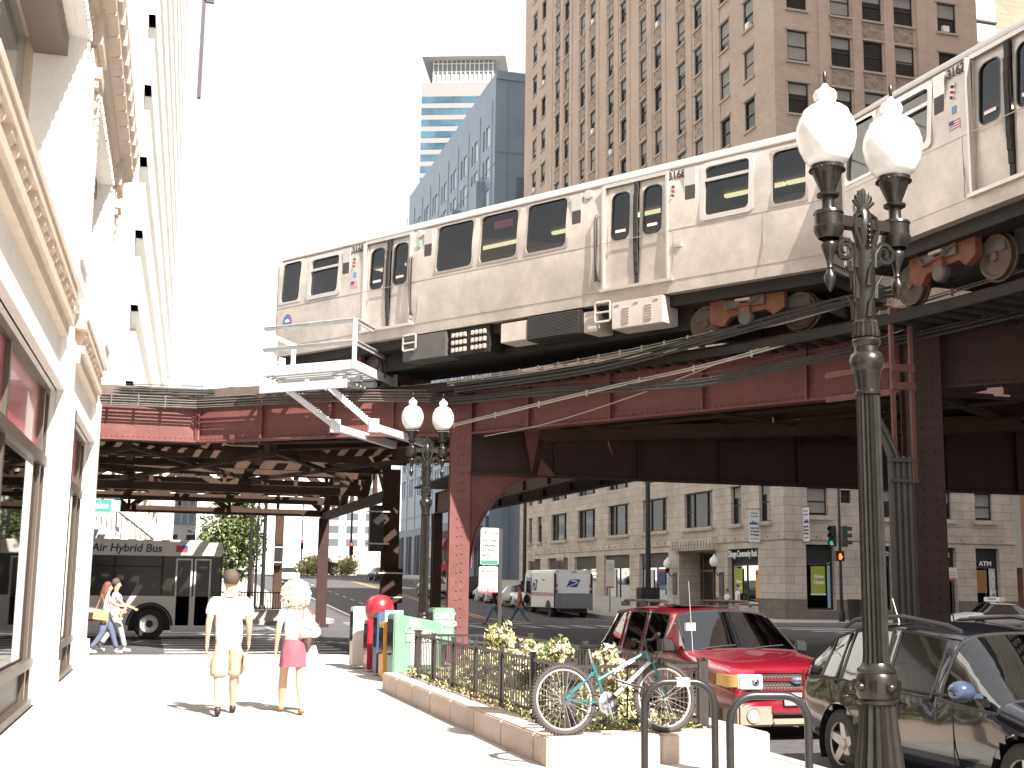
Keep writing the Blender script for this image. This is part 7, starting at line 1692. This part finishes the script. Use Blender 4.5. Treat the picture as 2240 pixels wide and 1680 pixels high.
# ================= people =================
mat('skinlight', (.56, .34, .24), .5, spec=.4); mat('skintan', (.45, .27, .19), .5); mat('hairdark', (.10, .075, .06), .8); mat('hairgrey', (.075, .055, .045), .8); mat('hairblond', (.84, .76, .56), .7, n=(30, .3)); mat('hairbrown', (.14, .05, .03), .7)
mat('shirtwhite', (.82, .81, .80), .85, bump=(12, .25)); mat('khaki', (.50, .41, .30), .9, n=(6, .1), bump=(10, .3)); mat('denim', (.16, .26, .38), .85, n=(9, .2)); mat('denimdark', (.10, .12, .18), .85); mat('greyjeans', (.34, .34, .36), .85); mat('shirtblack', (.015, .015, .017), .8); mat('salmon', (.55, .16, .11), .8); mat('shirtgreen', (.20, .42, .12), .8); mat('shirtblue', (.25, .35, .55), .8); mat('shirtred', (.6, .03, .05), .8)
mat('skirtrose', (.27, .085, .115), .8, n=(4, .2)); mat('shoeblack', (.03, .02, .017), .5); mat('shoebrown', (.20, .08, .04), .5); mat('leatherwhite', (.74, .70, .66), .45); mat('bagorange', (.70, .33, .14), .5); mat('sandal', (.35, .18, .10), .6)
def person(loc, rz, Hh, label, top, legs, shoe, hair='short', hairm='hairdark', skin='skinlight', stride=.32, phase=1, short=False, skirt=False, sleeve='short', arms=(0, 0), group=None, fem=False, sub=1, hands=True, bag=None, lift=0, lean=0):
    s = Hh/1.75; P_ = empty('person', loc, rz, label, 'person', group)
    a1 = stride*.5; sw = .155 if fem else .19; hw = .085
    def leg(sd, ang):                                     # ang>0: leg forward
        hip = Vector((sd*hw, 0, .93)); fwd = math.sin(ang)
        kn = hip+Vector((sd*.01, .44*math.sin(ang+.12), -.44*math.cos(ang+.12))); bend = -.10 if ang > 0 else -.38
        an = kn+Vector((0, .42*math.sin(ang+bend+.1), -.42*math.cos(ang+bend+.1)))
        return hip, kn, an
    L = leg(-1, a1*phase); Rr = leg(1, -a1*phase)
    dz = min(L[2].z, Rr[2].z)-.085
    V = []; E = []; Rd = []
    def add(p, r, par=None):
        V.append(Vector(p)); Rd.append(r)
        if par is not None: E.append((par, len(V)-1))
        return len(V)-1
    pel = add((0, 0, .96), .13 if fem else .125); sp = add((0, .0, 1.12), .105 if fem else .12, pel); ch = add((0, .015+lean*.5, 1.31), .12 if fem else .14, sp); nb = add((0, .02+lean, 1.45), .06, ch); nk = add((0, .025+lean, 1.51), .062, nb); jw = add((0, .045+lean, 1.58), .078, nk); cr = add((0, .03+lean, 1.65), .096, jw); tp = add((0, .02+lean, 1.70), .07, cr)
    add((.092, .02+lean, 1.61), .016, jw); add((-.092, .02+lean, 1.61), .016, jw); add((0, .142+lean, 1.605), .012, jw)
    arm_end = []
    for sd, aa in ((-1, arms[0]), (1, arms[1])):
        sh = add((sd*sw, .01+lean*.6, 1.40), .052, ch); d1 = Vector((sd*.20, math.sin(aa), -math.cos(aa))).normalized(); el = add(V[sh]+d1*.28, .044, sh); bend = .25 if aa <= .3 else .7
        d2 = Vector((sd*.03, math.sin(aa+bend), -math.cos(aa+bend))).normalized(); wr = add(V[el]+d2*.24, .029, el); pm = add(V[wr]+d2*.065, (.030, .022), wr); arm_end.append((V[pm].copy(), d2))
        if hands:
            side = Vector((0, 1, 0)) if abs(d2.y) < .5 else Vector((0, .6, .6)); side = (side-d2*side.dot(d2)).normalized(); inw = Vector((-sd, 0, 0))
            for k in range(4):
                o_ = side*(.024-.016*k); l_ = (.06, .068, .064, .05)[k]; f1 = add(V[pm]+d2*.035+o_, .0095, pm); f2 = add(V[f1]+d2*l_*.5+inw*.006, .0085, f1); add(V[f2]+d2*l_*.4+inw*.02, .007, f2)
            t1 = add(V[wr]+d2*.03+side*.035+inw*.01, .011, wr); add(V[t1]+d2*.04+side*.012+inw*.01, .009, t1)
    ank = []
    for hip, kn, an in (L, Rr):
        h_ = add(hip, .085 if fem else .09, pel); m_ = add(hip.lerp(kn, .5), .075 if fem else .078, h_); k_ = add(kn, .060, m_); c_ = add(kn.lerp(an, .35), .066, k_); a_ = add(an, .036, c_)
        hz = (an.z-dz-.085)*.9; he = add(an+Vector((0, -.03, -.045-0)), .032, a_); to = add(an+Vector((0, .13, -.05-hz*.6)), .028, he); ank.append((an, hz))
    def fin(o, sq=True):
        me = o.data
        for v in me.vertices:
            if sq and .82 < v.co.z < 1.5 and abs(v.co.x) < .2: v.co.y = (v.co.y-.01)*.76+.01
            v.co.z -= dz; v.co *= s
        return o
    fin(skin_mesh('body', V, E, Rd, skin, P_, sub=sub))
    # shirt
    def garment(name, pts, eds, rad, m, sub_=sub):
        o = fin(skin_mesh(name, pts, eds, rad, m, P_, sub=sub_+(1 if sub > 1 else 0)))
        if sub > 1 and name != 'shoe':
            for v in o.data.vertices:          # cloth folds
                q = v.co; f_ = noise.noise(Vector((q.x*9, q.y*9, q.z*5)))*.016+noise.noise(Vector((q.x*22+q.z*9, q.y*20, q.z*13)))*.008; d_ = Vector((q.x, q.y, 0)); 
                if d_.length > .01: v.co = q+d_.normalized()*f_
        return o
    sh_i = [i for i in range(len(V)) if V[i].z > 1.38 and abs(abs(V[i].x)-sw) < .01]; 
    pts = [V[pel]+Vector((0, 0, -.20 if not fem else -.02)), V[sp], V[ch], V[nb]+Vector((0, 0, -.02))]; rad = [.215 if not fem else .158, .185 if not fem else .132, .19 if not fem else .145, .085]; eds = [(0, 1), (1, 2), (2, 3)]
    for k, sd in enumerate((-1, 1)):
        si = [i for i in range(len(V)) if abs(V[i].x-sd*sw) < .005 and V[i].z > 1.37][0]; ei = [e[1] for e in E if e[0] == si][0]; wi = [e[1] for e in E if e[0] == ei][0]
        n0 = len(pts); pts.append(V[si].copy()); rad.append(.078 if not fem else .060); eds.append((2, n0)); t = .75 if sleeve == 'short' else 1.0
        pts.append(V[si].lerp(V[ei], t)); rad.append(.074 if not fem else .054); eds.append((n0, n0+1))
        if sleeve == 'long': pts.append(V[ei].lerp(V[wi], .95)); rad.append(.042); eds.append((n0+1, n0+2))
    garment('shirt', pts, eds, rad, top)
    if not fem or sleeve == 'polo':
        pass
    if skirt:
        b = MB(); pr = [(.135, 1.0), (.15, .93), (.165, .85), (.175, .72), (.18, .64), (.16, .645)]
        N = 36; vs = [];
        for (r, z) in pr:
            for k in range(N): t = 2*math.pi*k/N; rr_ = r*(1+.05*math.sin(t*9+z*8)*(1.02-z)*2); vs.append((rr_*math.cos(t), rr_*.8*math.sin(t), z))
        b.add(vs, [(i*N+k, i*N+(k+1) % N, (i+1)*N+(k+1) % N, (i+1)*N+k) for i in range(len(pr)-1) for k in range(N)]); fin(b.build('skirt', legs, P_, smooth=60), False)
    else:
        pts = [V[pel]+Vector((0, 0, .02)), V[pel]+Vector((0, 0, -.06))]; rad = [.115, .125]; eds = [(0, 1)]
        for hip, kn, an in (L, Rr):
            n0 = len(pts); pts += [hip+Vector((0, 0, -.06)), hip.lerp(kn, .55)]; rad += [.13, .125 if short else .105]; eds += [(1, n0), (n0, n0+1)]
            if short: pts.append(kn.lerp(an, .12)); rad.append(.112); eds.append((n0+1, n0+2))
            else: pts += [kn, kn.lerp(an, .5), an+Vector((0, 0, .02))]; rad += [.078, .068, .066]; eds += [(n0+1, n0+2), (n0+2, n0+3), (n0+3, n0+4)]
        garment('shorts' if short else 'trousers', pts, eds, rad, legs)
    for (an, hz) in ank:
        pts = [an+Vector((0, -.0, .03 if short and not fem else -.01)), an+Vector((0, -.035, -.04)), an+Vector((0, .06, -.052-hz*.4)), an+Vector((0, .15, -.056-hz*.7))]; garment('shoe', pts, [(0, 1), (1, 2), (2, 3)], [.044, .042, .042, .034], shoe)
    if hair == 'short':
        b = MB(); b.ball((0, .012+lean, 1.665), .112, 10, sz=1.0); b.v = [v for v in b.v]; b.v = [(v[0]*.9, (v[1]-.02*(1 if v[1] > .03 else 0)), max(v[2], 1.59+(.07 if v[1] > .05 else 0))) for v in b.v]; fin(b.build('hair', hairm, P_, smooth=60), False)
    elif hair == 'curly':
        b = MB(); r2 = random.Random(3)
        for k in range(1500):
            v = Vector((r2.gauss(0, 1), r2.gauss(0, 1), r2.gauss(0, 1))).normalized(); q_ = r2.uniform(.86, 1.12); c = Vector((v.x*.175*q_, v.y*.13*q_-.02, v.z*.175*q_+1.60)); 
            if c.y > .09 and c.z < 1.66: continue
            if c.z < 1.52: c.x *= 1.12
            t_ = v.orthogonal().normalized(); t_.rotate(Matrix.Rotation(r2.uniform(0, 6.3), 3, v)); e_ = v.cross(t_); h_ = .016; b.tube([c-t_*h_, c+v*h_*.8+e_*h_*.6, c+t_*h_, c-v*h_*.4-e_*h_*.7], .0065, 4)
        b.ball((0, -.02, 1.61), .145, 10); fin(b.build('hair', hairm, P_), False)
    elif hair == 'long':
        b = MB(); b.ball((0, .0, 1.665), .10, 10)
        for k in range(7): t = -1.2+k*.4; b.tube([(.07*math.sin(t), -.05*math.cos(t), 1.68), (.11*math.sin(t), -.09*math.cos(t), 1.58), (.12*math.sin(t), -.10*math.cos(t)-.03, 1.46), (.10*math.sin(t), -.11*math.cos(t)-.06, 1.36)], [.05, .045, .04, .015], 6)
        fin(b.build('hair', hairm, P_, smooth=60), False)
    b = MB()
    for sd in (-1, 1): b.ball((sd*.033, .122+lean, 1.625), .010, 5)
    fin(b.build('eyes', 'black', P_), False); b = MB(); b.box((-.024, .118+lean, 1.562), (.024, .124+lean, 1.569)); fin(b.build('mouth', 'salmon', P_), False)
    P_['_arms'] = 0; del P_['_arms']
    return P_, [(a[0]-Vector((0, 0, dz)))*s for a in arm_end], s
man, ae, _ = person((1.06, 16.35, 0), R_(-2), 1.79, 'man in white polo shirt and khaki cargo shorts walking away', 'shirtwhite', 'khaki', 'shoeblack', hairm='hairgrey', stride=.42, phase=-1, short=True, arms=(-.10, .16), sub=2)
b = MB()                                                 # collar, cargo pockets, socks
b.lathe([(.085, 1.425), (.082, 1.46), (.072, 1.475), (.06, 1.46)], (0, .02, 0), 18); b.v = [(v[0]*1.02, v[1]*1.02, v[2]*1.022) for v in b.v]; b.build('collar', 'shirtwhite', man, smooth=60)
for (sk_x, sk_y) in ((-.085, -.17), (.085, .2)): pass
for sd in (-1, 1):
    b = MB(); b.box((sd*.215-.02, -.09 if sd > 0 else -.02, .58), (sd*.215+.02, .04 if sd > 0 else .12, .74)); b.box((sd*.215-.026, -.095 if sd > 0 else -.025, .71), (sd*.215+.026, .045 if sd > 0 else .125, .76)); b.build('cargo_pocket', 'khaki', man, bevel=.012)
wom, we, ws = person((1.88, 16.4, 0), R_(3), 1.66, 'woman with curly blond hair, white top and rose skirt walking away', 'shirtwhite', 'skirtrose', 'sandal', hair='curly', hairm='hairblond', stride=.50, phase=1, skirt=True, fem=True, arms=(.05, .05), sub=2)
hb = empty('handbag', (2.07, 16.30, 1.02), R_(10), 'white leather shoulder bag hanging at the blond woman\'s back', 'handbag')
b = MB(); b.ball((0, 0, .05), .15, 10, sz=.75); b.v = [(v[0]*.95, v[1]*.5, v[2]-.06*abs(v[0])/.15) for v in b.v]; b.build('bag', 'leatherwhite', hb, smooth=60)
b = MB(); b.tube([(-.10, 0, .12), (-.08, .02, .28), (-.06, .08, .36), (-.02, .10, .34), (.06, .03, .16)], .008, 6); b.tube([(-.12, -.06, .08), (.0, -.08, .02), (.10, -.07, .10)], .006, 5); b.build('strap', 'shoebrown', hb, smooth=60)
jb = empty('jacket', (2.13, 16.45, .72), 0, 'pale cloth jacket bunched in the blond woman\'s right hand', 'jacket')
b = MB()
for k in range(9): t = k*.7; b.tube([(rnd.uniform(-.02, .02), rnd.uniform(-.02, .02), .12), (.05*math.cos(t), .05*math.sin(t), -.02), (.09*math.cos(t), .07*math.sin(t), -.2-rnd.uniform(0, .06))], [.02, .045, .035], 7)
b.build('cloth', 'shirtwhite', jb, smooth=70)
# pair crossing on the left
w3, e3, _ = person((-.78, 29.9, 0), R_(-82), 1.62, 'woman with long brown hair, white top and dark jeans carrying a bag by the crossing', 'shirtwhite', 'denimdark', 'shirtwhite', hair='long', hairm='hairbrown', stride=.62, phase=1, fem=True, arms=(.5, .75), sleeve='short', group='couple walking past the cream building')
hb2 = empty('handbag', (-.88, 29.68, .86), R_(-5), 'orange tan bag at the hip of the brown haired woman', 'handbag'); b = MB(); b.prism([(-.17, -.11), (.15, -.15), (.17, .07), (-.15, .10)], -.04, .04, axis='y'); b.build('bag', 'bagorange', hb2, bevel=.02); b = MB(); b.tube([(-.12, 0, .09), (.0, .02, .45), (.12, 0, .06)], .008, 5); b.build('strap', 'bagorange', hb2)
person((-.62, 30.6, 0), R_(-80), 1.68, 'grey haired man in pale shirt and light grey jeans beside the brown haired woman', 'shirtwhite', 'greyjeans', 'shirtwhite', hairm='hairgrey', stride=.55, phase=-1, arms=(.2, .5), group='couple walking past the cream building')
# crossing the main street
person((15.25, 55.1, -.16), R_(80), 1.92, 'man in black T-shirt and blue jeans striding over the far crossing', 'shirtblack', 'denim', 'shoebrown', stride=.8, phase=1, arms=(-.35, .4), group='pair on the far crossing', hands=True)
p4, _, _ = person((16.45, 55.2, -.16), R_(80), 1.88, 'person in salmon shirt and jeans with dark shoulder bag on the far crossing', 'salmon', 'denim', 'shirtwhite', hairm='hairbrown', stride=.85, phase=-1, arms=(.15, -.3), group='pair on the far crossing')
hb3 = empty('shoulder_bag', (16.72, 55.0, .98), 0, 'dark bag slung behind the salmon shirted person', 'bag'); b = MB(); b.ball((0, 0, 0), .2, 8, sz=1.1); b.v = [(v[0]*.8, v[1]*.6, v[2]) for v in b.v]; b.build('bag', 'shirtblack', hb3, smooth=60); b = MB(); b.tube([(0, .02, .18), (-.15, .05, .4), (-.3, .05, .42)], .015, 5); b.build('strap', 'shirtblack', hb3)
def far_person(x, y, z, rz, top, legs, label, Hh=1.75, hm='hairdark', **k): person((x, y, z), rz, Hh, label, top, legs, 'shoebrown', hairm=hm, group='people on the far pavements', sub=1, **k)
far_person(25.4, 72.2, .26, R_(20), 'shirtgreen', 'denimdark', 'person in green shirt on the pavement behind the parked white cars', 1.85)
far_person(25.1, 71.2, .22, R_(-10), 'shirtwhite', 'denimdark', 'person in white shirt standing just left of the delivery truck', 1.85, hm='hairgrey')
far_person(28.7, 59.2, 0, R_(90), 'shirtwhite', 'denimdark', 'dark haired person in white by the bank windows, left one of two', 1.55, hair='short'); far_person(29.35, 59.3, 0, R_(80), 'shirtwhite', 'greyjeans', 'taller man in white shirt by the bank windows, right one of two', 1.78)
far_person(25.4, 112.5, 1.95, R_(160), 'shirtblue', 'greyjeans', 'person in pale blue shirt on the far pavement left of the lamp post', 1.8); far_person(26.2, 112.2, 1.95, R_(170), 'shirtred', 'shirtblack', 'person in red top on the far pavement just left of the lamp post', 1.75)
far_person(27.6, 113, 1.97, R_(190), 'shirtwhite', 'denimdark', 'person in white shirt between lamp post and red column far off', 1.75)
far_person(3.6, 53.3, 0, R_(200), 'shirtblue', 'shirtblack', 'shaded person waiting by the leftmost thin post under the tree', 1.7); far_person(1.7, 54.2, 0, R_(150), 'shirtblack', 'denimdark', 'dark clothed person in the shade beside the bus front', 1.72)
far_person(22.9, 150.4, 2.55, 0, 'shirtblack', 'denimdark', 'dark figure beside the far red signal pole', 1.7)
bpy.context.view_layer.update()
